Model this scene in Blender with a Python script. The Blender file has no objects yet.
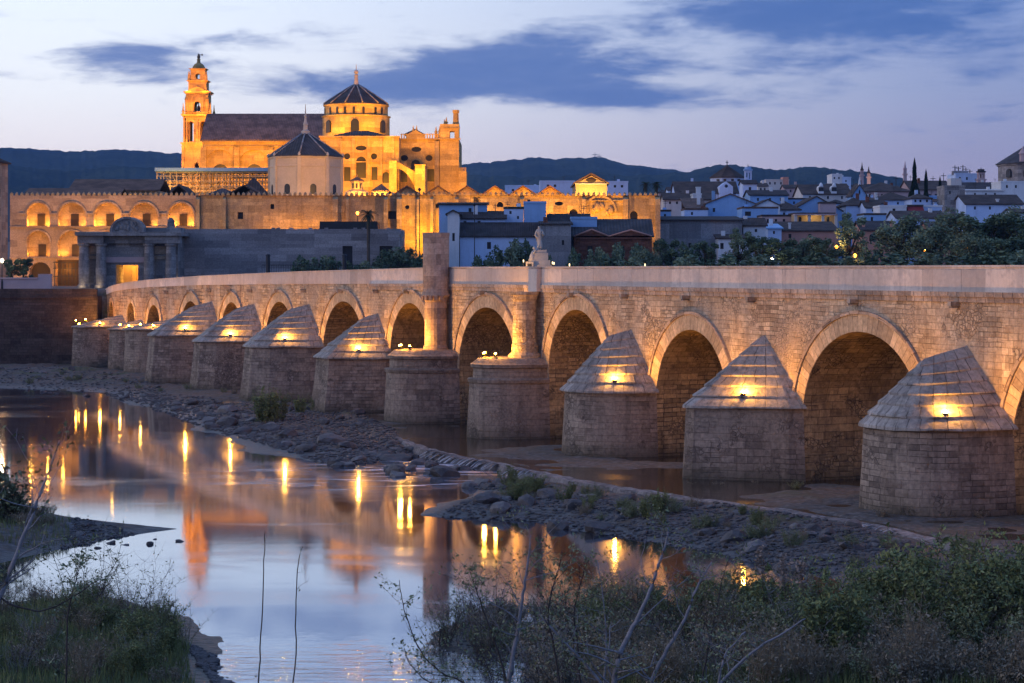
import bpy, bmesh, math, random
import numpy as np
from mathutils import Vector, Matrix, Quaternion

C = bpy.context.scene.collection
SC = bpy.context.scene
RND = random.Random(7)
R = math.radians
PI = math.pi

# ------------------------------------------------------------------ camera
FPX, HX, HY, EYE = 2200.0, 512.0, 268.0, 12.0
cam_d = bpy.data.cameras.new('camera')
cam_d.sensor_width = 36.0
cam_d.lens = FPX / 1024.0 * 36.0
cam_d.shift_y = -(341.5 - HY) / 1024.0
cam_d.clip_start = 0.5
cam_d.clip_end = 40000
cam = bpy.data.objects.new('camera', cam_d)
cam.location = (0, 0, EYE)
cam.rotation_euler = (R(90), 0, 0)
C.objects.link(cam)
SC.camera = cam

# ------------------------------------------------------------------ render look
SC.view_settings.view_transform = 'Standard'
SC.view_settings.look = 'None'
SC.view_settings.exposure = 0.45
SC.view_settings.gamma = 1.0
cy = SC.cycles
cy.use_denoising = True
try:
    cy.denoiser = 'OPENIMAGEDENOISE'
    cy.denoising_input_passes = 'RGB_ALBEDO_NORMAL'
except Exception:
    pass
cy.max_bounces = 5
cy.diffuse_bounces = 3
cy.glossy_bounces = 3
cy.transmission_bounces = 2
cy.volume_bounces = 0
cy.transparent_max_bounces = 4
cy.sample_clamp_indirect = 6.0
cy.caustics_reflective = False
cy.caustics_refractive = False
cy.use_light_tree = True

# ------------------------------------------------------------------ sky after sunset
SUN_EL, SUN_AZ = 1.5, -62.0          # degrees; azimuth measured from +Y towards +X
world = bpy.data.worlds.new('World')
SC.world = world
world.use_nodes = True
wn, wl = world.node_tree.nodes, world.node_tree.links
wn.clear()


class NB:
    """tiny helper to write node maths"""
    def __init__(s, tree):
        s.n, s.l = tree.nodes, tree.links
    def put(s, sock, v):
        if isinstance(v, (int, float)):
            sock.default_value = v
        elif isinstance(v, (tuple, list)):
            sock.default_value = v if len(v) == len(sock.default_value) else tuple(v) + (1,)
        else:
            s.l.new(v, sock)
    def m(s, op, a, b=0.0, c=None, clamp=False):
        n = s.n.new('ShaderNodeMath'); n.operation = op; n.use_clamp = clamp
        s.put(n.inputs[0], a); s.put(n.inputs[1], b)
        if c is not None:
            s.put(n.inputs[2], c)
        return n.outputs[0]
    def mix(s, f, a, b, mode='MIX'):
        n = s.n.new('ShaderNodeMix'); n.data_type = 'RGBA'; n.blend_type = mode
        s.put(n.inputs[0], f); s.put(n.inputs[6], a); s.put(n.inputs[7], b)
        return n.outputs[2]
    def ramp(s, f, stops, interp='LINEAR'):
        n = s.n.new('ShaderNodeValToRGB')
        e = n.color_ramp.elements
        n.color_ramp.interpolation = interp
        while len(e) < len(stops):
            e.new(0.5)
        for el, (p, c) in zip(e, stops):
            el.position = p; el.color = tuple(c) + (1,)
        s.put(n.inputs[0], f)
        return n.outputs[0]
    def smooth(s, f, a, b):
        n = s.n.new('ShaderNodeMapRange'); n.interpolation_type = 'SMOOTHSTEP'
        s.put(n.inputs[0], f); n.inputs[1].default_value = a; n.inputs[2].default_value = b
        return n.outputs[0]
    def noise(s, vec, scale, detail=4, rough=0.55, out=0, dist=0.0):
        n = s.n.new('ShaderNodeTexNoise')
        n.inputs['Scale'].default_value = scale; n.inputs['Detail'].default_value = detail
        n.inputs['Roughness'].default_value = rough; n.inputs['Distortion'].default_value = dist
        if vec is not None:
            s.l.new(vec, n.inputs['Vector'])
        return n.outputs[out]
    def comb(s, x, y, z):
        n = s.n.new('ShaderNodeCombineXYZ')
        s.put(n.inputs[0], x); s.put(n.inputs[1], y); s.put(n.inputs[2], z)
        return n.outputs[0]
    def sep(s, v):
        n = s.n.new('ShaderNodeSeparateXYZ'); s.l.new(v, n.inputs[0])
        return n.outputs


W = NB(world.node_tree)
tc = wn.new('ShaderNodeTexCoord')
dx, dy, dz = W.sep(tc.outputs['Generated'])
az = W.m('ARCTAN2', dx, dy)                       # 0 ahead, negative to the left
el = W.m('ARCSINE', W.m('MINIMUM', W.m('MAXIMUM', dz, -1.0), 1.0))
sky = wn.new('ShaderNodeTexSky')
sky.sky_type = 'NISHITA'
sky.sun_disc = False
sky.sun_elevation = R(SUN_EL)
sky.sun_rotation = R(SUN_AZ)
sky.air_density = 1.0
sky.dust_density = 0.6
sky.ozone_density = 2.0
# afterglow colours by height for the sunset side and for the side away from it
t_el = W.m('DIVIDE', W.m('MAXIMUM', el, 0.0), PI / 2)
warm = W.ramp(t_el, [(0.0, (.92, .72, .70)), (0.022, (.92, .80, .79)), (0.05, (.84, .86, .90)), (0.085, (.74, .83, .96)),
                     (0.14, (.52, .66, .92)), (0.30, (.27, .40, .70)), (1.0, (.17, .27, .50))])
cool = W.ramp(t_el, [(0.0, (.32, .25, .34)), (0.022, (.31, .28, .41)), (0.05, (.24, .29, .48)), (0.085, (.18, .27, .53)),
                     (0.14, (.20, .31, .68)), (0.30, (.15, .28, .66)), (1.0, (.13, .22, .52))])
side = W.m('COSINE', W.m('SUBTRACT', az, R(SUN_AZ)))      # 1 at the sunset, -1 opposite
f_side = W.smooth(side, 0.22, 0.66)
base = W.mix(f_side, cool, warm)
# long smeared clouds: a handful of banks (azimuth, elevation, half width, half height in radians) broken up by streaky noise
def pxa(x): return math.atan((x - HX) / FPX)
def pxe(y): return math.atan((HY - y) / FPX)
banks = [(130, 64, 66, 18, 1.1), (232, 40, 44, 9, .55), (380, 88, 120, 17, .8), (520, 66, 165, 31, 1.12), (640, 98, 150, 12, .75),
         (790, 18, 130, 26, .75), (900, 16, 200, 28, .7), (800, 66, 110, 14, .4), (985, 78, 36, 8, .5), (1020, 122, 50, 9, .45), (640, -80, 500, 34, .6),
         (60, -70, 260, 30, .35), (1250, 60, 200, 40, .8), (-250, 40, 180, 25, .6)]
dens = None
stretch = W.comb(W.m('MULTIPLY', az, 1.0), W.m('MULTIPLY', el, 4.2), 0.0)
wob = W.noise(stretch, 18.0, 7, 0.6, dist=.4)
wob2 = W.noise(stretch, 55.0, 4, 0.6)
for bx, by, bw, bh, k in banks:
    ux = W.m('DIVIDE', W.m('SUBTRACT', az, pxa(bx)), bw / FPX)
    uy = W.m('DIVIDE', W.m('SUBTRACT', el, pxe(by)), bh / FPX)
    r2 = W.m('ADD', W.m('MULTIPLY', ux, ux), W.m('MULTIPLY', uy, uy))
    g = W.m('MULTIPLY', W.m('POWER', 2.718, W.m('MULTIPLY', r2, -0.9)), k)
    dens = g if dens is None else W.m('ADD', dens, g)
high = W.m('MULTIPLY', W.smooth(el, 0.13, 0.3), 0.35)
dens = W.m('ADD', dens, high)
dens = W.m('ADD', dens, W.m('MULTIPLY', W.m('SUBTRACT', wob, 0.5), 2.1))
dens = W.m('ADD', dens, W.m('MULTIPLY', W.m('SUBTRACT', wob2, 0.5), .8))
cl = W.m('MULTIPLY', W.smooth(dens, 0.14, 1.0), 0.93)
ccol = W.mix(f_side, (.060, .135, .37), (.13, .20, .43))
ccol = W.mix(W.smooth(dens, 0.5, 1.5), ccol, W.mix(f_side, (.040, .11, .34), (.07, .145, .39)))
base = W.mix(cl, base, ccol)
below = W.smooth(el, -0.12, -0.005)
base = W.mix(below, (.05, .055, .07), base)
nish = W.mix(1.0, sky.outputs[0], (.10, .10, .10), 'MULTIPLY')
tot = W.mix(1.0, W.mix(1.0, base, (9.4, 9.4, 9.4), 'MULTIPLY'), nish, 'ADD')
bg = wn.new('ShaderNodeBackground')
bg.inputs['Strength'].default_value = 0.1
wl.new(tot, bg.inputs['Color'])
wo = wn.new('ShaderNodeOutputWorld')
wl.new(bg.outputs[0], wo.inputs['Surface'])

# afterglow: one very weak, very wide sun from the sunset side
sd = bpy.data.lights.new('sun', 'SUN')
sd.energy = 0.55
sd.angle = R(40)
sd.color = (1.0, .74, .66)
sun = bpy.data.objects.new('sun', sd)
_az, _e = R(-100), R(14)
_dir = Vector((math.sin(_az) * math.cos(_e), math.cos(_az) * math.cos(_e), math.sin(_e)))
sun.rotation_euler = (-_dir).to_track_quat('-Z', 'Y').to_euler()
C.objects.link(sun)


# ------------------------------------------------------------------ pixel <-> world for laying the place out
def wx(x, Z): return (x - HX) / FPX * Z
def wz(y, Z): return EYE - (y - HY) / FPX * Z
def wp(x, y, Z): return Vector((wx(x, Z), Z, wz(y, Z)))
def gp(x, y, z):
    Z = (EYE - z) * FPX / (y - HY)
    return (wx(x, Z), Z)


# ------------------------------------------------------------------ mesh builder
class MB:
    def __init__(s):
        s.v, s.f, s.uv, s.key, s.sm = [], [], [], {}, []
    def vi(s, p):
        k = (round(p[0], 4), round(p[1], 4), round(p[2], 4))
        i = s.key.get(k)
        if i is None:
            i = len(s.v); s.key[k] = i; s.v.append((p[0], p[1], p[2]))
        return i
    def face(s, pts, uvs=None, smooth=False):
        idx = [s.vi(p) for p in pts]
        if len(set(idx)) < 3:
            return
        if len(set(idx)) != len(idx):
            keep, seen = [], set()
            for q, i in enumerate(idx):
                if i not in seen:
                    seen.add(i); keep.append(q)
            pts = [pts[q] for q in keep]; idx = [idx[q] for q in keep]
            uvs = [uvs[q] for q in keep] if uvs else None
        if uvs is None:
            a = Vector(pts[0]); n = Vector((0, 0, 0))
            for i in range(1, len(pts) - 1):
                n += (Vector(pts[i]) - a).cross(Vector(pts[i + 1]) - a)
            if n.length < 1e-12:
                return
            n.normalize()
            if abs(n.z) > 0.96:
                uvs = [(p[0], p[1]) for p in pts]
            else:
                t = Vector((-n.y, n.x, 0)).normalized(); b = n.cross(t)
                uvs = [(p[0] * t.x + p[1] * t.y, p[0] * b.x + p[1] * b.y + p[2] * b.z) for p in pts]
        s.f.append(idx); s.uv.append(uvs); s.sm.append(smooth)
    def box(s, x0, x1, y0, y1, z0, z1, bottom=True):
        a = [(x0, y0), (x1, y0), (x1, y1), (x0, y1)]
        s.prism(a, z0, z1, bottom)
    def obox(s, c, sx, sy, z0, z1, ang=0.0):
        ca, sa = math.cos(ang), math.sin(ang)
        q = [(-sx, -sy), (sx, -sy), (sx, sy), (-sx, sy)]
        s.prism([(c[0] + a * ca - b * sa, c[1] + a * sa + b * ca) for a, b in q], z0, z1)
    def prism(s, poly, z0, z1, bottom=True, top=True):
        n = len(poly)
        for i in range(n):
            a, b = poly[i], poly[(i + 1) % n]
            s.face([(a[0], a[1], z0), (b[0], b[1], z0), (b[0], b[1], z1), (a[0], a[1], z1)])
        if top:
            s.face([(p[0], p[1], z1) for p in poly])
        if bottom:
            s.face([(p[0], p[1], z0) for p in reversed(poly)])
    def loft(s, rings, closed=True, smooth=False, u0=0.0):
        """rings of equal length, laid bottom to top; u runs round the ring, v up it, in metres"""
        vv = 0.0
        for a, b in zip(rings[:-1], rings[1:]):
            n = len(a)
            da = sum((Vector(a[i]) - Vector(b[i])).length for i in range(n)) / n
            u = u0
            for i in range(n if closed else n - 1):
                j = (i + 1) % n
                w = max((Vector(a[i]) - Vector(a[j])).length, (Vector(b[i]) - Vector(b[j])).length)
                z0, z1 = vv, vv + da
                s.face([a[i], a[j], b[j], b[i]], [(u, z0), (u + w, z0), (u + w, z1), (u, z1)], smooth)
                u += w
            vv += da
    def lathe(s, c, prof, n=16, ang=0.0, smooth=False, caps=True):
        rings = [[(c[0] + r * math.cos(ang + 2 * PI * i / n), c[1] + r * math.sin(ang + 2 * PI * i / n), z) for i in range(n)] for r, z in prof]
        s.loft(rings, True, smooth)
        if caps:
            if prof[-1][0] > 1e-3: s.face(rings[-1])
            if prof[0][0] > 1e-3: s.face(list(reversed(rings[0])))
    def tube(s, path, rad, n=6, smooth=True, cap=True):
        path = [Vector(p) for p in path]
        rings = []
        up = Vector((0, 0, 1))
        for i, p in enumerate(path):
            d = (path[min(i + 1, len(path) - 1)] - path[max(i - 1, 0)])
            if d.length < 1e-9: d = Vector((0, 0, 1))
            d.normalize()
            a = d.cross(up if abs(d.z) < 0.95 else Vector((1, 0, 0))).normalized(); b = d.cross(a)
            r = rad[i] if isinstance(rad, (list, tuple)) else rad
            rings.append([tuple(p + (a * math.cos(2 * PI * k / n) + b * math.sin(2 * PI * k / n)) * r) for k in range(n)])
        s.loft(rings, True, smooth)
        if cap:
            s.face(rings[-1]); s.face(list(reversed(rings[0])))
    def gable(s, x0, x1, y0, y1, ze, zr, along='x', over=0.35, th=0.22):
        """pitched roof slab over a rectangle, closed at the gable ends"""
        if along == 'x':
            ym = (y0 + y1) / 2; X0, X1, Y0, Y1 = x0 - over, x1 + over, y0 - over, y1 + over
            sl = (zr - ze) / max(ym - y0, .01); zo = ze - sl * over
            pr = [(Y0, zo), (ym, zr), (Y1, zo), (Y1, zo + th), (ym, zr + th), (Y0, zo + th)]
            A = [(X0, p[0], p[1]) for p in pr]; B = [(X1, p[0], p[1]) for p in pr]
        else:
            xm = (x0 + x1) / 2; X0, X1, Y0, Y1 = x0 - over, x1 + over, y0 - over, y1 + over
            sl = (zr - ze) / max(xm - x0, .01); zo = ze - sl * over
            pr = [(X0, zo), (xm, zr), (X1, zo), (X1, zo + th), (xm, zr + th), (X0, zo + th)]
            A = [(p[0], Y0, p[1]) for p in pr]; B = [(p[0], Y1, p[1]) for p in pr]
        n = len(A)
        for i in range(n):
            j = (i + 1) % n
            s.face([A[i], A[j], B[j], B[i]])
        for E in (A, B):
            s.face([E[0], E[1], E[4], E[5]]); s.face([E[1], E[2], E[3], E[4]])
    def hip(s, x0, x1, y0, y1, ze, zr, over=0.35, th=0.2, ridge=None):
        X0, X1, Y0, Y1 = x0 - over, x1 + over, y0 - over, y1 + over
        if ridge is None: ridge = max(0.0, (X1 - X0) - (Y1 - Y0)) / 2
        xm, ym = (X0 + X1) / 2, (Y0 + Y1) / 2
        b = [(X0, Y0, ze), (X1, Y0, ze), (X1, Y1, ze), (X0, Y1, ze)]
        t = [(p[0], p[1], ze + th) for p in b]
        a, c = (xm - ridge, ym, zr + th), (xm + ridge, ym, zr + th)
        for i in range(4):
            j = (i + 1) % 4; s.face([b[i], b[j], t[j], t[i]])
        s.face([t[0], t[1], c, a]); s.face([t[2], t[3], a, c]); s.face([t[1], t[2], c]); s.face([t[3], t[0], a]); s.face(list(reversed(b)))
    def ball(s, c, r, n=10, m=6, sq=(1, 1, 1)):
        rings = []
        for j in range(m + 1):
            ph = -PI / 2 + PI * j / m
            rings.append([(c[0] + r * sq[0] * math.cos(ph) * math.cos(2 * PI * i / n), c[1] + r * sq[1] * math.cos(ph) * math.sin(2 * PI * i / n), c[2] + r * sq[2] * math.sin(ph)) for i in range(n)])
        s.loft(rings, True, True)
    def facade(s, O, u, z0, z1, L, ops, depth, win=None, smooth_n=10):
        """wall sheet from O along u with real openings; ops: (centre, width, zb, zt, kind) kind r / a(rch) / o(val); returns back panels"""
        inn = (-u[1], u[0])
        def P(t, z, d=0.0): return (O[0] + u[0] * t + inn[0] * d, O[1] + u[1] * t + inn[1] * d, z)
        def lim(op, x):
            c, w, zb, zt, k = op[:5]
            q = max(0.0, 1 - ((x - c) / (w / 2)) ** 2) ** 0.5
            if k == 'a':
                r = min(w / 2, (zt - zb) * .8); return zb, zt - r + r * q
            if k == 'o':
                h = (zt - zb) / 2; return zb + h - h * q, zb + h + h * q
            return zb, zt
        xs = {0.0, L}
        for op in ops:
            c, w = op[0], op[1]
            if op[4] == 'r': xs |= {c - w / 2, c + w / 2}
            else: xs |= {c - w / 2 * math.cos(PI * i / smooth_n) for i in range(smooth_n + 1)}
        xs = sorted(x for x in xs if -1e-6 <= x <= L + 1e-6)
        xs = [x for i, x in enumerate(xs) if i == 0 or x - xs[i - 1] > 1e-4]
        for a, b in zip(xs[:-1], xs[1:]):
            mid = (a + b) / 2
            cov = sorted([o for o in ops if o[0] - o[1] / 2 < mid < o[0] + o[1] / 2], key=lambda o: o[2])
            pa = pb = z0
            for o in cov:
                ba, ta = lim(o, a); bb, tb = lim(o, b)
                if ba > pa + 1e-4 or bb > pb + 1e-4: s.face([P(a, pa), P(b, pb), P(b, bb), P(a, ba)])
                s.face([P(a, ta), P(b, tb), P(b, tb, depth), P(a, ta, depth)])
                s.face([P(a, ba, depth), P(b, bb, depth), P(b, bb), P(a, ba)])
                pa, pb = ta, tb
            s.face([P(a, pa), P(b, pb), P(b, z1), P(a, z1)])
        out = []
        for o in ops:
            a, b = o[0] - o[1] / 2, o[0] + o[1] / 2
            (ba, ta), (bb, tb) = lim(o, a), lim(o, b)
            if ta > ba + 1e-4:
                s.face([P(a, ba), P(a, ta), P(a, ta, depth), P(a, ba, depth)])
                s.face([P(b, ba, depth), P(b, tb, depth), P(b, tb), P(b, bb)])
            n = 1 if o[4] == 'r' else smooth_n
            px = [o[0] - o[1] / 2 * math.cos(PI * i / n) for i in range(n + 1)]
            poly = [P(x, lim(o, x)[0], depth) for x in px] + [P(x, lim(o, x)[1], depth) for x in reversed(px)]
            out.append(poly)
        return out
    def build(s, name, mat, parent=None, off=(0, 0, 0)):
        me = bpy.data.meshes.new(name)
        ox, oy, oz = off
        me.from_pydata([(a - ox, b - oy, c - oz) for a, b, c in s.v], [], s.f)
        lay = me.uv_layers.new(name='UVMap')
        flat = [c for f in s.uv for q in f for c in q]
        if len(flat) == len(lay.data) * 2:
            lay.data.foreach_set('uv', flat)
        me.polygons.foreach_set('use_smooth', s.sm)
        if mat: me.materials.append(mat)
        bm = bmesh.new(); bm.from_mesh(me)
        bmesh.ops.recalc_face_normals(bm, faces=bm.faces)
        bm.to_mesh(me); bm.free()
        o = bpy.data.objects.new(name, me)
        C.objects.link(o)
        if parent is not None: o.parent = parent
        return o


def tag(o, label=None, cat=None, group=None, kind=None):
    if label: o['label'] = label
    if cat: o['category'] = cat
    if group: o['group'] = group
    if kind: o['kind'] = kind
    return o

class Thing:
    """an Empty at the base of a thing; parts are given in world coordinates"""
    def __init__(s, name, label, cat, loc=(0, 0, 0), group=None):
        s.o = bpy.data.objects.new(name, None); s.o.empty_display_size = 0.5
        C.objects.link(s.o); s.o.location = loc; s.loc = tuple(loc)
        tag(s.o, label, cat, group)
    def part(s, name, mb, mat, parent=None, label=None):
        o = mb.build(name, mat, parent or s.o, s.loc)
        if label: o['label'] = label
        return o

def single(name, mb, mat, label, cat, group=None, loc=(0, 0, 0)):
    o = mb.build(name, mat, None, loc); o.location = loc
    return tag(o, label, cat, group)

def dup(root, loc, rotz=0.0, scale=1.0, label=None, group=None):
    def cp(o, par):
        c = o.copy(); C.objects.link(c)
        if par is not None: c.parent = par
        for ch in o.children: cp(ch, c)
        return c
    r = cp(root, None)
    r.location = loc; r.rotation_euler = (0, 0, rotz)
    r.scale = (scale,) * 3 if isinstance(scale, (int, float)) else scale
    if label: r['label'] = label
    if group: r['group'] = group
    return r

def light(name, loc, power, color, parent=None, kind='POINT', radius=0.15, target=None, cone=100, blend=.6, off=(0, 0, 0)):
    d = bpy.data.lights.new(name, kind)
    d.energy = power; d.color = color; d.shadow_soft_size = radius
    if kind == 'SPOT':
        d.spot_size = R(cone); d.spot_blend = blend
    o = bpy.data.objects.new(name, d); C.objects.link(o)
    o.location = Vector(loc) - Vector(off)
    if target is not None:
        o.rotation_euler = (Vector(target) - Vector(loc)).to_track_quat('-Z', 'Y').to_euler()
    if parent is not None: o.parent = parent
    return o


# ------------------------------------------------------------------ materials
def newmat(name):
    m = bpy.data.materials.new(name); m.use_nodes = True
    nt = m.node_tree; nt.nodes.clear()
    b = nt.nodes.new('ShaderNodeBsdfPrincipled'); o = nt.nodes.new('ShaderNodeOutputMaterial')
    nt.links.new(b.outputs[0], o.inputs[0])
    return m, NB(nt), b

def bump(N, b, h, strength=.5, dist=.1):
    n = N.n.new('ShaderNodeBump'); n.inputs['Strength'].default_value = strength; n.inputs['Distance'].default_value = dist
    N.l.new(h, n.inputs['Height']); N.l.new(n.outputs[0], b.inputs['Normal'])

def mul(c, k): return tuple(x * k for x in c)

def m_plain(name, col, rough=.85, var=.25, scale=.35, bmp=.0, metal=0.0, streak=0.0):
    m, N, b = newmat(name)
    t = N.n.new('ShaderNodeTexCoord').outputs['Object']
    n1 = N.noise(t, scale, 5, .6)
    n2 = N.noise(t, scale * 9, 3, .6)
    f = N.m('ADD', N.m('MULTIPLY', n1, .7), N.m('MULTIPLY', n2, .3))
    c = N.mix(N.smooth(f, .3, .7), mul(col, 1 - var), mul(col, 1 + var * .6))
    if streak:
        x, y, z = N.sep(t)
        st = N.noise(N.comb(N.m('MULTIPLY', N.m('ADD', x, y), 1.5), 0.0, N.m('MULTIPLY', z, .12)), 1.0, 5, .65)
        c = N.mix(N.m('MULTIPLY', N.smooth(st, .45, .75), streak), c, mul(col, .4))
    N.put(b.inputs['Base Color'], c)
    b.inputs['Roughness'].default_value = rough; b.inputs['Metallic'].default_value = metal
    b.inputs['Specular IOR Level'].default_value = .25
    if bmp: bump(N, b, n2, bmp, .08)
    return m

def m_masonry(name, c1, c2, mortar, bw=.9, bh=.42, stain=(.16, .12, .09), st_amt=.55, msize=.018, bmp=.6, patch=None, rough=.9, wash=None, grain=(.66, 1.28), tide=None, mixed=False):
    m, N, b = newmat(name)
    tcn = N.n.new('ShaderNodeTexCoord')
    uv, ob = tcn.outputs['UV'], tcn.outputs['Object']
    wn_ = N.noise(ob, .8, 3, .5, out=1)
    vm = N.n.new('ShaderNodeVectorMath'); vm.operation = 'MULTIPLY_ADD'
    N.l.new(wn_, vm.inputs[0]); vm.inputs[1].default_value = (.10, .10, 0); N.l.new(uv, vm.inputs[2])
    br = N.n.new('ShaderNodeTexBrick')
    N.l.new(vm.outputs[0], br.inputs['Vector'])
    br.inputs['Scale'].default_value = 1.0
    br.inputs['Brick Width'].default_value = bw; br.inputs['Row Height'].default_value = bh
    br.inputs['Mortar Size'].default_value = msize; br.inputs['Mortar Smooth'].default_value = .5; br.inputs['Bias'].default_value = -.1
    br.offset = .5; br.squash = .75; br.squash_frequency = 3
    N.put(br.inputs['Color1'], c1); N.put(br.inputs['Color2'], c2); N.put(br.inputs['Mortar'], mortar)
    b2 = N.n.new('ShaderNodeTexBrick'); N.l.new(vm.outputs[0], b2.inputs['Vector'])
    b2.inputs['Scale'].default_value = 1.0; b2.inputs['Brick Width'].default_value = bw * 1.7; b2.inputs['Row Height'].default_value = bh * 2
    b2.inputs['Mortar Size'].default_value = 0.0; b2.offset = .37; b2.squash = 1.3; b2.squash_frequency = 2
    N.put(b2.inputs['Color1'], (.70, .68, .67)); N.put(b2.inputs['Color2'], (1.32, 1.29, 1.24)); N.put(b2.inputs['Mortar'], (1, 1, 1))
    gap = N.mix(N.smooth(N.noise(ob, .9, 3, .6), .38, .62), br.outputs['Color'], N.mix(br.outputs['Fac'], br.outputs['Color'], mul(c2, 1.05)))
    col = N.mix(.95, gap, b2.outputs['Color'], 'MULTIPLY')
    fac = br.outputs['Fac']
    if mixed:
        # repairs of other dates: bigger blocks here, coursed rubble there
        b3 = N.n.new('ShaderNodeTexBrick'); v3 = N.n.new('ShaderNodeVectorMath'); v3.operation = 'MULTIPLY_ADD'
        N.l.new(N.noise(ob, .5, 2, .5, out=1), v3.inputs[0]); v3.inputs[1].default_value = (.16, .16, 0); N.l.new(uv, v3.inputs[2])
        N.l.new(v3.outputs[0], b3.inputs['Vector'])
        b3.inputs['Scale'].default_value = 1.0; b3.inputs['Brick Width'].default_value = bw * .62; b3.inputs['Row Height'].default_value = bh * .68
        b3.inputs['Mortar Size'].default_value = msize * 1.6; b3.inputs['Mortar Smooth'].default_value = .7; b3.offset = .42; b3.squash = 1.6; b3.squash_frequency = 2
        N.put(b3.inputs['Color1'], mul(c1, 1.12)); N.put(b3.inputs['Color2'], mul(c2, .72)); N.put(b3.inputs['Mortar'], mul(mortar, .75))
        vr = N.n.new('ShaderNodeTexVoronoi'); N.l.new(v3.outputs[0], vr.inputs['Vector']); vr.inputs['Scale'].default_value = 4.2
        vc = N.sep(vr.outputs['Color'])[0]
        ve = N.n.new('ShaderNodeTexVoronoi'); ve.feature = 'DISTANCE_TO_EDGE'; N.l.new(v3.outputs[0], ve.inputs['Vector']); ve.inputs['Scale'].default_value = 4.2
        edge = N.smooth(ve.outputs['Distance'], .10, .0)
        rub = N.mix(edge, N.mix(vc, mul(c2, .85), mul(c1, 1.05)), mul(mortar, .9))
        m1 = N.smooth(N.noise(ob, .21, 5, .62), .47, .55); m2 = N.smooth(N.noise(ob, .33, 5, .65, dist=.5), .53, .60)
        col = N.mix(m1, col, b3.outputs['Color']); fac = N.mix(m1, fac, b3.outputs['Fac'])
        col = N.mix(m2, col, rub); fac = N.mix(m2, fac, edge)
        lime = N.smooth(N.noise(ob, .7, 6, .7, dist=.3), .56, .70)
        col = N.mix(N.m('MULTIPLY', lime, .55), col, mul(c1, 1.35))
    n1 = N.noise(ob, .3, 7, .68); n2 = N.noise(ob, 1.3, 7, .72); n3 = N.noise(ob, 4.5, 5, .62)
    if patch:
        # areas where the courses are worn to rubble
        col = N.mix(N.m('MULTIPLY', N.smooth(n1, .47, .58), .85), col, N.mix(n2, mul(patch, .55), mul(patch, 1.25)))
    col = N.mix(N.m('MULTIPLY', N.smooth(n2, .5, .74), st_amt), col, stain)
    if wash:
        x, y, z = N.sep(ob)
        stv = N.noise(N.comb(N.m('MULTIPLY', N.m('ADD', x, N.m('MULTIPLY', y, .7)), 1.3), 0.0, N.m('MULTIPLY', z, .15)), 1.0, 5, .7)
        col = N.mix(N.m('MULTIPLY', N.smooth(stv, .46, .7), wash[1]), col, wash[0])
    col = N.mix(1.0, col, N.ramp(n3, [(.25, (grain[0],) * 3), (.75, (grain[1],) * 3)]), 'MULTIPLY')
    if tide:
        zz = N.sep(ob)[2]
        tm = N.smooth(N.m('ADD', zz, N.m('MULTIPLY', N.m('SUBTRACT', n2, .5), 1.8)), tide, -1.0)
        col = N.mix(N.m('MULTIPLY', tm, .75), col, N.mix(n3, (.035, .034, .026), (.07, .068, .045)))
    N.put(b.inputs['Base Color'], col)
    b.inputs['Roughness'].default_value = rough; b.inputs['Specular IOR Level'].default_value = .15
    h = N.m('SUBTRACT', N.m('ADD', N.m('MULTIPLY', n2, .6), N.m('MULTIPLY', n3, .5)), N.m('MULTIPLY', fac, .8))
    bump(N, b, h, bmp, .09)
    return m

def m_tiles(name, col, pitch=.28, rough=.85, dark=.5):
    m, N, b = newmat(name)
    tcn = N.n.new('ShaderNodeTexCoord'); uv, ob = tcn.outputs['UV'], tcn.outputs['Object']
    u, v, _ = N.sep(uv)
    wv = N.m('SINE', N.m('MULTIPLY', u, 2 * PI / pitch))
    row = N.m('FRACT', N.m('DIVIDE', v, .4))
    n1 = N.noise(ob, .5, 5, .65); n2 = N.noise(ob, 6, 3, .6)
    c = N.mix(N.smooth(n1, .35, .68), mul(col, dark), mul(col, 1.25))
    c = N.mix(N.m('MULTIPLY', N.smooth(wv, -.2, -.9), .5), c, mul(col, .3))
    c = N.mix(N.m('MULTIPLY', n2, .35), c, (.10, .09, .085))
    N.put(b.inputs['Base Color'], c); b.inputs['Roughness'].default_value = rough
    b.inputs['Specular IOR Level'].default_value = .2
    bump(N, b, N.m('ADD', N.m('MULTIPLY', wv, .6), N.m('MULTIPLY', row, .4)), .6, .08)
    return m

def m_leaf(name, c1, c2, scale=.9, rough=.7):
    m, N, b = newmat(name)
    tcn = N.n.new('ShaderNodeTexCoord'); ob = tcn.outputs['Object']
    oi = N.n.new('ShaderNodeObjectInfo')
    n1 = N.noise(ob, scale, 3, .6); n2 = N.noise(ob, scale * 8, 2, .6)
    c = N.mix(N.smooth(N.m('ADD', N.m('MULTIPLY', n1, .65), N.m('MULTIPLY', n2, .35)), .33, .68), c1, c2)
    c = N.mix(N.m('MULTIPLY', oi.outputs['Random'], .45), c, mul(c1, .7))
    N.put(b.inputs['Base Color'], c); b.inputs['Roughness'].default_value = rough
    b.inputs['Specular IOR Level'].default_value = .2
    return m

def m_emit(name, col, s):
    m = bpy.data.materials.new(name); m.use_nodes = True
    nt = m.node_tree; nt.nodes.clear()
    e = nt.nodes.new('ShaderNodeEmission'); o = nt.nodes.new('ShaderNodeOutputMaterial')
    e.inputs[0].default_value = tuple(col) + (1,); e.inputs[1].default_value = s
    nt.links.new(e.outputs[0], o.inputs[0])
    return m

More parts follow.
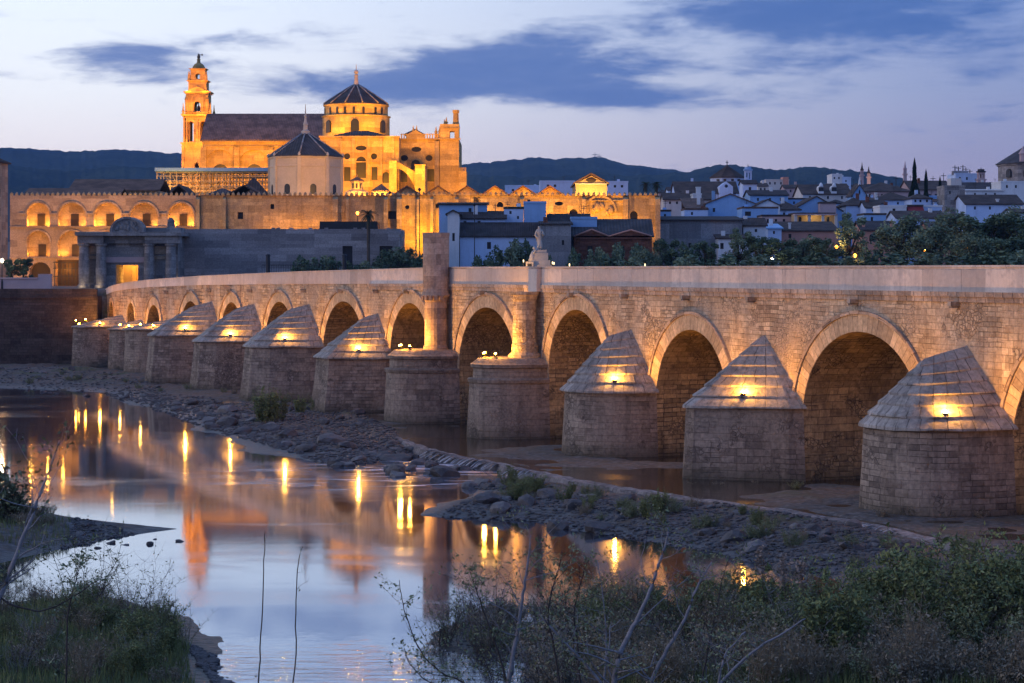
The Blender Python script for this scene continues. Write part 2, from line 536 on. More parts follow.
M = {}
M['bridge'] = m_masonry('bridge stone', (.58, .47, .34), (.37, .28, .195), (.25, .19, .14), .85, .38, (.16, .12, .095), .75, .014, .8, patch=(.52, .42, .32), wash=((.17, .13, .10), .45), mixed=True)
M['bridge_far'] = m_masonry('rubble render', (.46, .36, .26), (.30, .21, .15), (.13, .10, .08), 1.3, .6, (.13, .09, .07), .8, .03, .9, patch=(.56, .47, .37), wash=((.12, .08, .06), .65), mixed=True)
M['pier'] = m_masonry('pier ashlar', (.34, .275, .22), (.20, .155, .125), (.13, .10, .085), 1.05, .44, (.11, .085, .078), .75, .012, .8, patch=(.36, .29, .23), wash=((.12, .095, .08), .55), tide=.9, mixed=True)
M['cap'] = m_masonry('cap slabs', (.46, .42, .38), (.23, .205, .185), (.07, .062, .058), .95, 5.0, (.10, .095, .08), .8, .028, .9, patch=(.40, .36, .31), wash=((.11, .10, .085), .5))
M['vouss'] = m_masonry('arch stones', (.58, .45, .30), (.44, .33, .22), (.15, .115, .09), 3.0, .5, (.16, .12, .09), .5, .02, .7)
M['intrados'] = m_masonry('arch lining', (.50, .36, .19), (.33, .235, .125), (.12, .09, .07), 1.0, .45, (.09, .07, .055), .7, .02, .8, wash=((.10, .075, .055), .6), tide=.9, mixed=True)
M['parapet'] = m_masonry('parapet render', (.66, .58, .52), (.58, .50, .44), (.30, .26, .235), 2.6, 6.0, (.38, .33, .31), .6, .035, .4, patch=(.63, .55, .49), wash=((.36, .31, .30), .4), grain=(.9, 1.08))
M['cornice'] = m_masonry('cornice stone', (.46, .37, .30), (.36, .28, .22), (.12, .09, .08), .8, 1.0, (.16, .12, .10), .6, .03, .8)
M['pave'] = m_plain('deck paving', (.25, .22, .2), .9)
M['mosque'] = m_masonry('old wall', (.48, .37, .21), (.36, .27, .15), (.22, .17, .12), 1.3, .55, (.18, .13, .085), .6, .012, .5, patch=(.38, .30, .2), wash=((.16, .115, .075), .45))
M['mosque_pink'] = m_masonry('loggia wall', (.42, .31, .22), (.36, .255, .18), (.26, .19, .14), 1.3, .55, (.2, .14, .1), .4, .01, .4)
M['cath'] = m_masonry('cathedral stone', (.50, .36, .15), (.39, .275, .11), (.26, .2, .13), 1.2, .55, (.22, .16, .1), .45, .01, .4, wash=((.2, .14, .085), .35))
M['chapel'] = m_plain('chapel render', (.58, .46, .33), .9, .15, .3)
M['gate'] = m_masonry('gate stone', (.30, .28, .27), (.23, .215, .21), (.14, .13, .13), 1.1, .5, (.12, .11, .11), .5, .015, .5)
M['greywall'] = m_masonry('grey slab wall', (.31, .29, .29), (.24, .225, .23), (.12, .11, .12), 2.4, .5, (.14, .13, .14), .45, .012, .3)
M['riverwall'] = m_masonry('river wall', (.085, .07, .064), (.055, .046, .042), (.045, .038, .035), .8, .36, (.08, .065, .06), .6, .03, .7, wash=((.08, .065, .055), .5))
M['rough_grey'] = m_masonry('grey rendered wall', (.27, .27, .28), (.23, .23, .245), (.2, .2, .21), 3, 1.2, (.15, .15, .16), .7, .01, .3, wash=((.13, .13, .14), .55))
M['brick_red'] = m_masonry('red brick', (.22, .085, .05), (.17, .065, .04), (.16, .12, .10), .6, .2, (.1, .05, .035), .4, .02, .3)
M['roof_dark'] = m_tiles('dark old tiles', (.062, .05, .05))
M['roof_brown'] = m_tiles('brown tiles', (.095, .064, .052))
M['roof_red'] = m_tiles('terracotta tiles', (.21, .12, .085))
M['roof_slate'] = m_tiles('slate roof', (.075, .07, .075), .5)
M['roof_nave'] = m_tiles('weathered nave tiles', (.20, .14, .125), .35)
M['white'] = m_plain('white render', (.72, .72, .72), .85, .12, .3, streak=.25)
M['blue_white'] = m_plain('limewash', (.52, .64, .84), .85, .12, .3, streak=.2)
M['pale'] = m_plain('pale cream render', (.62, .58, .54), .85, .12, .3, streak=.25)
M['salmon'] = m_plain('salmon render', (.55, .27, .20), .85, .12, .3, streak=.2)
M['ochre'] = m_plain('ochre render', (.50, .36, .2), .85, .12, .3)
M['pinkish'] = m_plain('pink grey render', (.50, .36, .35), .85, .12, .3)
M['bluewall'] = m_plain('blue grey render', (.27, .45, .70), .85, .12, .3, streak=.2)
M['glass'] = m_plain('dark window', (.03, .032, .038), .25, .2, .5)
M['door'] = m_plain('dark door', (.05, .035, .025), .6, .2, .8)
M['iron'] = m_plain('dark iron', (.03, .03, .032), .5, .2, 2)
M['steel'] = m_plain('scaffold steel', (.42, .36, .26), .5, .2, 2, metal=.3)
M['bluesheet'] = m_plain('blue sheet roof', (.22, .42, .68), .5, .12, .4)
M['redpaint'] = m_plain('red paint', (.35, .03, .03), .35, .15, .5)
M['awning'] = m_plain('red awning', (.22, .03, .035), .8, .2, .5)
M['rubber'] = m_plain('black rubber', (.02, .02, .02), .8, .2, 2)
M['bark'] = m_plain('brown bark', (.10, .075, .055), .9, .35, 2, .4)
M['barkpale'] = m_plain('pale grey bark', (.28, .26, .27), .85, .35, 5, .3)
M['twig'] = m_plain('dark twig bark', (.07, .055, .05), .9, .35, 3)
M['stalk'] = m_plain('dry stalks', (.26, .21, .14), .9, .3, 3)
M['statue'] = m_plain('statue stone', (.50, .44, .38), .8, .2, 1.5, .3)
M['bronze'] = m_plain('dark bronze', (.10, .085, .06), .5, .2, 1.5)
M['leaf_tree'] = m_leaf('riverside leaves', (.065, .105, .065), (.18, .25, .14), .35)
M['leaf_olive'] = m_leaf('grey green leaves', (.12, .165, .105), (.29, .35, .20), .35)
M['leaf_cyp'] = m_leaf('cypress leaves', (.012, .025, .014), (.03, .05, .025), .5)
M['leaf_palm'] = m_leaf('palm fronds', (.02, .035, .018), (.05, .07, .035), .6)
M['leaf_shrub'] = m_leaf('thicket leaves', (.12, .145, .055), (.30, .33, .13), .8)
M['leaf_dry'] = m_leaf('brown thicket leaves', (.19, .16, .11), (.42, .35, .24), .8)
M['leaf_grey'] = m_leaf('willow leaves', (.13, .155, .075), (.33, .36, .19), .8)
M['lamp'] = m_emit('sodium lamp glass', (1.0, .30, .02), 260)
M['lampwarm'] = m_emit('warm lamp glass', (1.0, .30, .03), 9)
M['lampwhite'] = m_emit('white lamp glass', (1.0, .85, .6), 14)
M['candle'] = m_emit('votive flame', (1.0, .75, .4), 2.2)
SODIUM = (1.0, .37, .006)
AMBER = (1.0, .43, .05)

# ================================================================== ground, water, hills
def _h(ix, iy, s):
    n = (ix * 374761393 + iy * 668265263 + s * 982451653) & 0x7fffffff
    n = ((n ^ (n >> 13)) * 1274126177) & 0x7fffffff
    return ((n ^ (n >> 16)) & 0xffff) / 65535.0
def vnoise(x, y, s=1):
    x = np.asarray(x, float); y = np.asarray(y, float)
    ix = np.floor(x).astype(np.int64); iy = np.floor(y).astype(np.int64)
    fx, fy = x - ix, y - iy
    fx = fx * fx * (3 - 2 * fx); fy = fy * fy * (3 - 2 * fy)
    a, b = _h(ix, iy, s), _h(ix + 1, iy, s); c, d = _h(ix, iy + 1, s), _h(ix + 1, iy + 1, s)
    return (a * (1 - fx) + b * fx) * (1 - fy) + (c * (1 - fx) + d * fx) * fy
def fbm(x, y, sc, o=4, s=1):
    t, a, w = 0, 1.0, 0
    for i in range(o):
        t = t + a * vnoise(x / sc * 2 ** i, y / sc * 2 ** i, s + i); w += a; a *= .5
    return t / w - .5
def sdf(px, py, poly):
    """signed distance, positive inside"""
    P = np.array(poly, float); n = len(P)
    d = np.full(px.shape, 1e18); ins = np.zeros(px.shape, bool)
    for i in range(n):
        a, b = P[i], P[(i + 1) % n]
        e = b - a; wx_, wy_ = px - a[0], py - a[1]
        t = np.clip((wx_ * e[0] + wy_ * e[1]) / (e @ e), 0, 1)
        d = np.minimum(d, (wx_ - e[0] * t) ** 2 + (wy_ - e[1] * t) ** 2)
        if a[1] != b[1]:
            c = ((a[1] <= py) & (b[1] > py)) | ((b[1] <= py) & (a[1] > py))
            xi = a[0] + (py - a[1]) / (b[1] - a[1]) * e[0]
            ins ^= c & (px < xi)
    return np.where(ins, 1, -1) * np.sqrt(d)

UP = -0.6
POOL = -1.0      # pool below the weir; the water above the weir lies at UP
G = lambda pts, z=POOL: [gp(x, y, z) for x, y in pts]
FAR_EDGE = 287.0
pol_shore = G([(-900, 384), (-300, 386), (0, 388), (60, 391), (110, 394), (140, 405), (188, 416), (196, 432), (238, 446), (268, 453), (322, 462), (362, 466), (396, 458), (410, 446), (402, 432), (380, 420), (330, 400), (300, 380), (300, 356), (-900, 356)])
pol_upper = [gp(x, y, UP) for x, y in [(300, 356), (300, 380), (318, 404), (360, 422), (395, 437), (430, 449), (487, 461), (545, 473), (620, 487), (700, 499), (790, 511), (870, 524), (940, 541), (1024, 556), (1250, 592)]] + [(75, 62), (110, 62), (110, 290), (-30, 290)]
pol_bar = G([(418, 516), (434, 503), (466, 496), (476, 486), (520, 480), (600, 488), (700, 501), (790, 513), (880, 528), (965, 549), (905, 572), (820, 572), (760, 560), (700, 547), (640, 539), (590, 533), (540, 521), (480, 519)])
pol_right = G([(838, 572), (965, 546), (1100, 560), (1500, 640), (1500, 720), (1010, 640), (900, 612), (850, 596)])
pol_point = G([(-600, 500), (0, 507), (45, 513), (100, 522), (150, 527), (176, 529), (150, 532), (100, 540), (50, 551), (0, 562), (-600, 600)])
pol_left = G([(-500, 590), (0, 606), (50, 600), (100, 598), (150, 608), (185, 628), (212, 645), (222, 668), (222, 760), (-500, 760)])
pol_lobe = G([(545, 760), (540, 690), (505, 664), (440, 652), (426, 643), (445, 622), (500, 602), (640, 606), (800, 616), (1024, 616), (1500, 640), (1500, 760)])

def ground_z(x, y):
    x = np.asarray(x, float); y = np.asarray(y, float)
    big = fbm(x, y, 9, 4, 3); mid = fbm(x, y, 2.2, 3, 9); fine = fbm(x, y, .7, 2, 21)
    h = np.full(x.shape, -2.3)
    def land(poly, top, slope, jag=1.6, rough=.5):
        d = sdf(x, y, poly) + big * jag * 2 + mid * jag
        return np.minimum(np.where(d > 0, POOL + d * slope, POOL + d * .5), POOL + top + (big + mid * .5) * rough * 2 + fine * .14)
    near = (y < 420) & (y > -50)
    h = np.maximum(h, land(pol_shore, .50, .06, 2.2, .62))
    du = sdf(x, y, pol_upper)
    h = np.maximum(h, np.where(du > 0, np.minimum(UP - .10 + np.clip((x - 5) * .006, -.08, .14) + big * .75 + mid * .25, POOL + du * .6), -2.3))
    h = np.maximum(h, land(G([(318, 394), (345, 406), (388, 424), (414, 440), (404, 456), (368, 442), (332, 422), (306, 404)]), .42, .3, .3, .3))
    h = np.maximum(h, land(pol_bar, .50, .16, .8, .6))
    h = np.maximum(h, land(pol_right, .3, .12, 1.2, .4))
    h = np.maximum(h, land(pol_point, .6, .2, .5, .25))
    h = np.maximum(h, land(pol_left, .5, .07, 1.4, .55))
    h = np.maximum(h, land(pol_lobe, .28, .05, 1.9, .6))
    levee = np.minimum(10.3, 10.2 - .22 * np.maximum(y - 2, 0)) + big * .5
    h = np.maximum(h, np.where(y < 60, levee, -9))
    far = 9.15 + np.clip((y - 400) * .03, 0, 13) + np.clip((y - 2500) * .01, 0, 30)
    h = np.where(y > FAR_EDGE + 2.2, far, h)
    return h

def build_ground():
    th = list(np.radians(np.arange(-15.5, 15.501, .062)))
    out = list(np.radians(np.arange(17, 343, 5.0)))
    th = np.array(th + out)
    rr = [1.5]
    while rr[-1] < 26000:
        r = rr[-1]
        k = 1.12 if r < 38 else (1.0052 if r < 130 else (1.0068 if r < 300 else 1.05))
        rr.append(r * k)
    rr = np.array(rr)
    T, Rr = np.meshgrid(th, rr)
    X, Y = Rr * np.sin(T), Rr * np.cos(T)
    Zz = ground_z(X, Y)
    nr, nt = X.shape
    v = np.stack([X, Y, Zz], -1).reshape(-1, 3)
    i = np.arange(nr - 1)[:, None] * nt; j = np.arange(nt)[None, :]; j2 = (j + 1) % nt
    q = np.stack([i + j, i + j2, i + nt + j2, i + nt + j], -1).reshape(-1, 4)
    v = np.concatenate([v, [[0, 0, float(ground_z(0., 0.))]]])
    me = bpy.data.meshes.new('ground')
    c = len(v) - 1
    tri = [[c, (k + 1) % nt, k] for k in range(nt)]
    me.from_pydata(v.tolist(), [], q[:, ::-1].tolist() + tri)
    me.polygons.foreach_set('use_smooth', [True] * len(me.polygons))
    me.update()
    m, N, b = newmat('river ground')
    g = N.n.new('ShaderNodeNewGeometry'); pos = g.outputs['Position']
    x, y, z = N.sep(pos)
    n1 = N.noise(pos, .16, 5, .6); n2 = N.noise(pos, 1.1, 5, .65); n3 = N.noise(pos, 5.5, 3, .7)
    vor = N.n.new('ShaderNodeTexVoronoi'); N.l.new(pos, vor.inputs['Vector']); vor.inputs['Scale'].default_value = 2.6
    mud = N.mix(n2, (.075, .055, .042), (.16, .12, .085))
    grav = N.mix(vor.outputs['Distance'], (.19, .175, .16), (.05, .045, .042))
    grav = N.mix(1.0, grav, N.ramp(n3, [(.2, (.6, .6, .6)), (.8, (1.25, 1.25, 1.25))]), 'MULTIPLY')
    col = N.mix(N.smooth(n2, .38, .56), mud, grav)
    grass = N.mix(n3, (.03, .05, .015), (.09, .11, .035))
    gm = N.m('MULTIPLY', N.m('MULTIPLY', N.smooth(n1, .5, .6), N.smooth(z, -.62, -.3)), N.smooth(n3, .35, .6))
    col = N.mix(gm, col, grass)
    col = N.mix(N.smooth(N.m('SUBTRACT', 96.0, y), 0.0, 8.0), col, N.mix(n2, (.03, .035, .016), (.075, .066, .042)))
    col = N.mix(N.smooth(z, 8.6, 9.0), col, (.14, .125, .115))
    wet = N.m('SUBTRACT', 1.0, N.smooth(z, -.95, -.6))
    col = N.mix(N.m('MULTIPLY', wet, .6), col, (.03, .026, .024))
    N.put(b.inputs['Base Color'], col)
    N.put(b.inputs['Roughness'], N.m('SUBTRACT', .92, N.m('MULTIPLY', wet, .45)))
    b.inputs['Specular IOR Level'].default_value = .3
    bump(N, b, N.m('ADD', n3, N.m('MULTIPLY', vor.outputs['Distance'], .8)), .7, .12)
    me.materials.append(m)
    o = bpy.data.objects.new('ground', me); C.objects.link(o)
    tag(o, kind='structure')
build_ground()

def m_water(name, deep, rough, b1, b2, riffle=None, foam=None, silver=0.0):
    m, N, b = newmat(name)
    g = N.n.new('ShaderNodeNewGeometry'); pos = g.outputs['Position']
    x, y, z = N.sep(pos)
    N.put(b.inputs['Base Color'], deep)
    b.inputs['IOR'].default_value = 1.33
    b.inputs['Specular IOR Level'].default_value = .5
    # long slow swells smeared by the current, plus fine ripples that lengthen reflections towards the viewer
    na = N.noise(N.comb(N.m('MULTIPLY', x, .16), N.m('MULTIPLY', y, .10), 0.0), 1.0, 3, .5)
    nb = N.noise(N.comb(N.m('MULTIPLY', x, .9), N.m('MULTIPLY', y, .45), 0.0), 1.0, 3, .55)
    h = N.m('ADD', N.m('MULTIPLY', na, b1), N.m('MULTIPLY', nb, b2))
    if riffle:
        nc = N.noise(N.comb(N.m('MULTIPLY', x, .7), N.m('MULTIPLY', y, 2.2), 0.0), 1.0, 4, .6, dist=.6)
        near = N.m('MULTIPLY', N.smooth(N.m('ADD', y, N.m('MULTIPLY', N.m('SUBTRACT', nb, .5), 6)), riffle[0], riffle[1]), riffle[2])
        h = N.m('ADD', h, N.m('MULTIPLY', nc, near))
    bump(N, b, h, 1.0, 1.0)
    if silver:
        gl = N.n.new('ShaderNodeBsdfGlossy'); mx = N.n.new('ShaderNodeMixShader'); mx.inputs[0].default_value = silver
        gl.inputs['Color'].default_value = (.80, .88, 1.0, 1)
        N.l.new(b.inputs['Normal'].links[0].from_socket, gl.inputs['Normal'])
        out = [n for n in N.n if n.type == 'OUTPUT_MATERIAL'][0]
        N.l.new(b.outputs[0], mx.inputs[1]); N.l.new(gl.outputs[0], mx.inputs[2]); N.l.new(mx.outputs[0], out.inputs[0])
    st = N.noise(N.comb(N.m('MULTIPLY', x, .05), N.m('MULTIPLY', y, .11), 3.0), 1.0, 4, .6, dist=.8)
    rr = N.m('ADD', rough, N.m('MULTIPLY', N.smooth(st, .5, .7), rough * 1.3))
    N.put(b.inputs['Roughness'], rr)
    if silver: N.put(gl.inputs['Roughness'], rr)
    if foam:
        cxf, cyf, rxf, ryf = foam
        ex = N.m('DIVIDE', N.m('SUBTRACT', x, cxf), rxf); ey = N.m('DIVIDE', N.m('SUBTRACT', y, cyf), ryf)
        fall = N.smooth(N.m('ADD', N.m('MULTIPLY', ex, ex), N.m('MULTIPLY', ey, ey)), 1.0, .1)
        fs = N.noise(N.comb(N.m('MULTIPLY', N.m('ADD', x, N.m('MULTIPLY', y, .35)), .18), N.m('MULTIPLY', y, .75), 1.0), 1.0, 5, .62, dist=1.2)
        fm = N.m('MULTIPLY', N.smooth(fs, .44, .68), fall)
        far_s = N.noise(N.comb(N.m('MULTIPLY', x, .03), N.m('MULTIPLY', y, .33), 7.0), 1.0, 4, .55, dist=1.0)
        fm = N.m('MAXIMUM', N.m('MULTIPLY', fm, .85), N.m('MULTIPLY', N.m('MULTIPLY', N.smooth(far_s, .60, .72), .18), N.smooth(y, 96, 112)))
        N.put(b.inputs['Base Color'], N.mix(fm, deep, (.62, .66, .76)))
        N.put(b.inputs['Roughness'], N.m('ADD', rr, N.m('MULTIPLY', fm, .35)))
        if silver: N.put(mx.inputs[0], N.m('MULTIPLY', silver, N.m('SUBTRACT', 1.0, fm)))
    return m
wm = MB()
wm.face([(-400, 30, POOL), (400, 30, POOL), (400, FAR_EDGE, POOL), (-400, FAR_EDGE, POOL)])
o = wm.build('river_water', m_water('pool water', (.018, .022, .03), .05, .003, .0010, (79, 70, .03), (-6.5, 139.0, 17.0, 15.0), .46))
tag(o, kind='structure')
um = MB()
uw = [p for p in pol_upper if True][2:15]
for a, b in zip(uw[:-1], uw[1:]):
    fa, fb = (a[0] + 75, a[1] + 190), (b[0] + 75, b[1] + 190)
    um.face([(a[0], a[1], UP), (b[0], b[1], UP), (fb[0], min(fb[1], FAR_EDGE), UP), (fa[0], min(fa[1], FAR_EDGE), UP)])
o = um.build('upper_water', m_water('water above the weir', (.035, .026, .018), .10, .005, .003))
tag(o, kind='structure')

# the low stone weir that holds the upper water back, with white water spilling over its broken lip
wline = [gp(x, y, UP) for x, y in [(395, 437), (430, 449), (458, 456), (487, 461), (515, 467), (545, 473), (580, 480), (620, 487), (660, 493), (700, 499), (745, 505), (790, 511), (830, 518), (870, 524), (905, 532), (940, 541), (985, 549), (1024, 556), (1120, 571), (1250, 592)]]
def fine_line(pts, step):
    out = []
    for a, b in zip(pts[:-1], pts[1:]):
        n = max(1, int(math.dist(a, b) / step))
        out += [(a[0] + (b[0] - a[0]) * k / n, a[1] + (b[1] - a[1]) * k / n) for k in range(n)]
    return out + [pts[-1]]
wl_f = fine_line(wline, .8)
wt = Thing('weir', 'low broken stone weir holding back brown water in front of the bridge piers', 'weir', (wline[4][0], wline[4][1], POOL))
mb = MB(); rg = random.Random(5)
rings = []
for i, p in enumerate(wl_f):
    a, b = wl_f[max(i - 1, 0)], wl_f[min(i + 1, len(wl_f) - 1)]
    d = Vector((b[0] - a[0], b[1] - a[1], 0)).normalized(); n = Vector((d.y, -d.x, 0))
    zt = UP + .02 + rg.uniform(-.02, .07); w = rg.uniform(-.15, .15)
    P = Vector((p[0], p[1], 0))
    q = [P + n * (.75 + w), P + n * (.4 + w), P - n * .1, P - n * .5]
    zz = [POOL - .4, zt - .08, zt, UP - .3]
    rings.append([(a_.x, a_.y, z_) for a_, z_ in zip(q, zz)])
mb.loft(rings, False)
wt.part('sill', mb, m_masonry('weir stone', (.27, .24, .23), (.19, .17, .16), (.07, .06, .055), .8, .5, (.09, .08, .07), .6, .03, .9))
foam = m_plain('white water', (.40, .42, .47), .5, .5, 3.0, .5)
mb = MB()
def weir_at(f):
    n_ = len(wl_f) - 1; i = min(int(f), n_ - 1); u = f - i
    a, b = wl_f[i], wl_f[i + 1]
    d = Vector((b[0] - a[0], b[1] - a[1], 0)).normalized()
    return Vector((a[0] + (b[0] - a[0]) * u, a[1] + (b[1] - a[1]) * u, 0)), Vector((d.y, -d.x, 0)), d
f = 0.0
while f < len(wl_f) - 1:
    P, n, d = weir_at(f); px = HX + P.x / P.y * FPX
    on = (434 < px < 504) or (520 < px < 546) or (868 < px < 905)
    w = rg.uniform(.02, .09)
    if on and rg.random() < (.8 if px < 548 else .4):
        out = rg.uniform(.7, 1.3); top = UP + rg.uniform(.02, .1)
        rr = []
        for k in range(6):
            u = k / 5; z = top - (u ** 1.7) * (top - POOL - .02); q = P + n * (.2 + out * u)
            rr.append([(q.x - d.x * w, q.y - d.y * w, z), (q.x + d.x * w, q.y + d.y * w, z + .02)])
        mb.loft(rr, False, True)
    f += rg.uniform(.06, .2)
tag(wt.part('white_water', mb, foam), kind='stuff')

# wooded hills far behind the town
def build_hills():
    def ridge(px, pts):
        return np.interp(px, [p[0] for p in pts], [p[1] for p in pts])
    r1 = [(-2500, 175), (-900, 160), (-300, 150), (0, 149), (28, 147), (60, 148), (100, 150), (150, 152), (190, 156), (260, 164), (330, 168), (400, 168), (462, 165), (500, 161), (528, 157), (560, 158), (600, 160), (640, 166), (680, 171), (720, 176), (800, 184), (900, 190), (1100, 200), (2200, 210), (3500, 215)]
    r2 = [(-2500, 190), (-300, 170), (0, 165), (200, 170), (462, 176), (600, 176), (660, 175), (700, 170), (740, 168), (780, 168), (815, 167), (850, 169), (880, 175), (910, 181), (950, 186), (1024, 191), (1400, 185), (2200, 180), (3500, 200)]
    V, F = [], []
    for pts, Zr, Zb in ((r1, 6200., 3900.), (r2, 4600., 3000.)):
        px = np.arange(-2500, 3500, 2.0 if True else 4.)
        tops = 12 + (268 - ridge(px, pts)) / 2200 * Zr
        u = (px - 512) / 2200
        tops = tops + fbm(px, px * 0, 60, 4, 31) * 22 + fbm(px, px * 0 + 5, 5, 3, 41) * 7
        nrow = 22
        base = len(V)
        for k in range(nrow + 4):
            if k <= nrow:
                f = k / nrow; Zk = Zb + (Zr - Zb) * f; hh = 20 + (tops - 20) * (f ** .8)
                hh = hh + fbm(px * 1.0, np.full_like(px, k * 14.), 40, 4, 7) * 120 * f * (1 - f) * 1.6 + fbm(px, np.full_like(px, k * 9.), 4, 2, 77) * 8 * (k < nrow)
            else:
                f = (k - nrow) / 3; Zk = Zr + 1500 * f; hh = tops * (1 - f) + 10 * f
            V += np.stack([u * Zk, np.full_like(u, Zk), hh], -1).tolist()
        n = len(px)
        for k in range(nrow + 3):
            a = base + k * n
            F += [[a + j, a + j + 1, a + n + j + 1, a + n + j] for j in range(n - 1)]
    me = bpy.data.meshes.new('hills'); me.from_pydata(V, [], F)
    me.polygons.foreach_set('use_smooth', [True] * len(me.polygons)); me.update()
    m, N, b = newmat('hill woods')
    pos = N.n.new('ShaderNodeNewGeometry').outputs['Position']
    n1 = N.noise(pos, .004, 5, .6); n2 = N.noise(pos, .03, 4, .7)
    c = N.mix(N.smooth(N.m('ADD', N.m('MULTIPLY', n1, .6), N.m('MULTIPLY', n2, .4)), .35, .65), (.022, .034, .022), (.06, .075, .045))
    N.put(b.inputs['Base Color'], c); b.inputs['Roughness'].default_value = 1.0
    b.inputs['Specular IOR Level'].default_value = 0.0
    bump(N, b, n2, .9, 12)
    me.materials.append(m)
    o = bpy.data.objects.new('hills', me); C.objects.link(o); tag(o, kind='structure')
build_hills()

# ================================================================== the bridge
DF = 68.3                                   # distance from the viewer to the plane of the bridge face
CB, SB = .915, .4035
B_OFF = (CB * DF, SB * DF, 0.0)
def t_of(x):
    u = (x - HX) / FPX; Z = DF / (CB * u + SB)
    return (u * Z - B_OFF[0]) * SB - (Z - B_OFF[1]) * CB
def b2w(t, o, z):                            # along the bridge (towards the viewer), out from its face, up
    return Vector((B_OFF[0] + SB * t - CB * o, B_OFF[1] - CB * t - SB * o, z))
BW = 8.6
#      apex x, half width, nose length, plan, z under cap, z of apex, ridge length, crown z of the arch on its near side
PIERS = [(122, 2.9, 6.3, 'round', 4.5, 6.0, 1.0, 7.6), (141, 3.2, 3.9, 'round', 4.4, 5.6, .8, 7.5), (170, 4.3, 5.3, 'round', 4.8, 5.9, .8, 8.2),
         (212, 3.7, 6.8, 'hex', 4.6, 8.3, 2.0, 8.3), (254, 4.0, 6.1, 'hex', 4.4, 8.25, 1.8, 8.6), (309, 4.3, 6.1, 'hex', 4.5, 8.5, 1.9, 8.9),
         (378, 3.2, 5.2, 'blunt', 4.1, 7.95, 1.3, 9.0), (445, 3.1, 5.0, 'drum', 3.5, 0, 0, 8.9), (533, 2.9, 5.0, 'drum', 3.5, 0, 0, 9.0),
         (631, 3.8, 4.7, 'round', 3.7, 7.8, 1.7, 8.0), (765, 4.5, 5.4, 'point', 3.7, 7.9, .3, 8.4), (967, 4.0, 5.5, 'full', 3.85, 7.95, 2.7, 8.3)]
TP = [t_of(p[0]) for p in PIERS]
last = PIERS[-1]
for k in range(5):
    TP.append(TP[-1] + 19.5); PIERS.append((None, 4.3, 5.6, ['hex', 'round', 'point', 'round', 'hex'][k], 3.8, 7.9, 1.5, 8.4))
T_END = t_of(104); T_NEAR = TP[-1] + 16
_zt = sorted((t_of(x), z, ph) for x, z, ph in [(1024, 12.15, 1.42), (450, 12.1, 1.40), (300, 11.68, 1.25), (200, 11.12, 1.05), (150, 10.6, .95), (125, 10.15, .9), (112, 9.7, .85), (106, 9.25, .8), (104, 8.9, .8)])
def ztop(t): return float(np.interp(t, [a[0] for a in _zt], [a[1] for a in _zt]))
def parh(t): return float(np.interp(t, [a[0] for a in _zt], [a[2] for a in _zt]))

bridge = bpy.data.objects.new('stone_bridge', None); C.objects.link(bridge)
bridge.location = B_OFF
bridge.rotation_euler = (0, 0, math.atan2(-CB, SB))
tag(bridge, 'long old stone bridge of many round arches with pointed cutwater piers and pale parapet', 'bridge')
def bpart(name, mb, mat, parent=None): return mb.build(name, mat, parent or bridge)

# arch openings
ARCH = [(T_END + 4.2, 1.7, 7.6, 3.4)]                  # centre, half span, crown z, springing z
for (p, t), (q, tq) in zip(list(zip(PIERS, TP))[:-1], list(zip(PIERS, TP))[1:]):
    a, b = t + p[1], tq - q[1]
    hs = (b - a) / 2
    ARCH.append(((a + b) / 2, hs, p[7], p[7] - min(hs * 1.0, 5.2)))
a = TP[-1] + PIERS[-1][1]
ARCH.append((a + 5, 5, 8.4, 3.4))
def arch_pts(c, hs, zc, zs, n=22, off=0.0):
    r = zc - zs
    return [(c - (hs + off) * math.cos(PI * i / n), zs + (r + off) * math.sin(PI * i / n)) for i in range(n + 1)]
zlow = -2.2
for side, y in (('front', 0.0), ('back', BW)):
    mb = MB(); mbf = MB()
    ts = T_END
    def cols(mbx, a, b, zb):
        n = max(1, int((b - a) / 3))
        for k in range(n):
            x0, x1 = a + (b - a) * k / n, a + (b - a) * (k + 1) / n
            z0, z1 = ztop(x0) - parh(x0), ztop(x1) - parh(x1)
            mbx.face([(x0, y, zb), (x1, y, zb), (x1, y, z1), (x0, y, z0)], [(x0, zb), (x1, zb), (x1, z1), (x0, z0)])
    cur = T_END
    for c, hs, zc, zs in ARCH:
        tgt = mbf if c < t_of(235) else mb
        cols(tgt, cur, c - hs, zlow)
        ap = arch_pts(c, hs, zc, zs)
        for (x0, z0), (x1, z1) in zip(ap[:-1], ap[1:]):
            e0, e1 = ztop(x0) - parh(x0), ztop(x1) - parh(x1)
            tgt.face([(x0, y, z0), (x1, y, z1), (x1, y, e1), (x0, y, e0)], [(x0, z0), (x1, z1), (x1, e1), (x0, e0)])
        cur = c + hs
    cols(mb, cur, T_NEAR, zlow)
    bpart('spandrel_wall', mb, M['bridge']); bpart('spandrel_wall', mbf, M['bridge_far'])
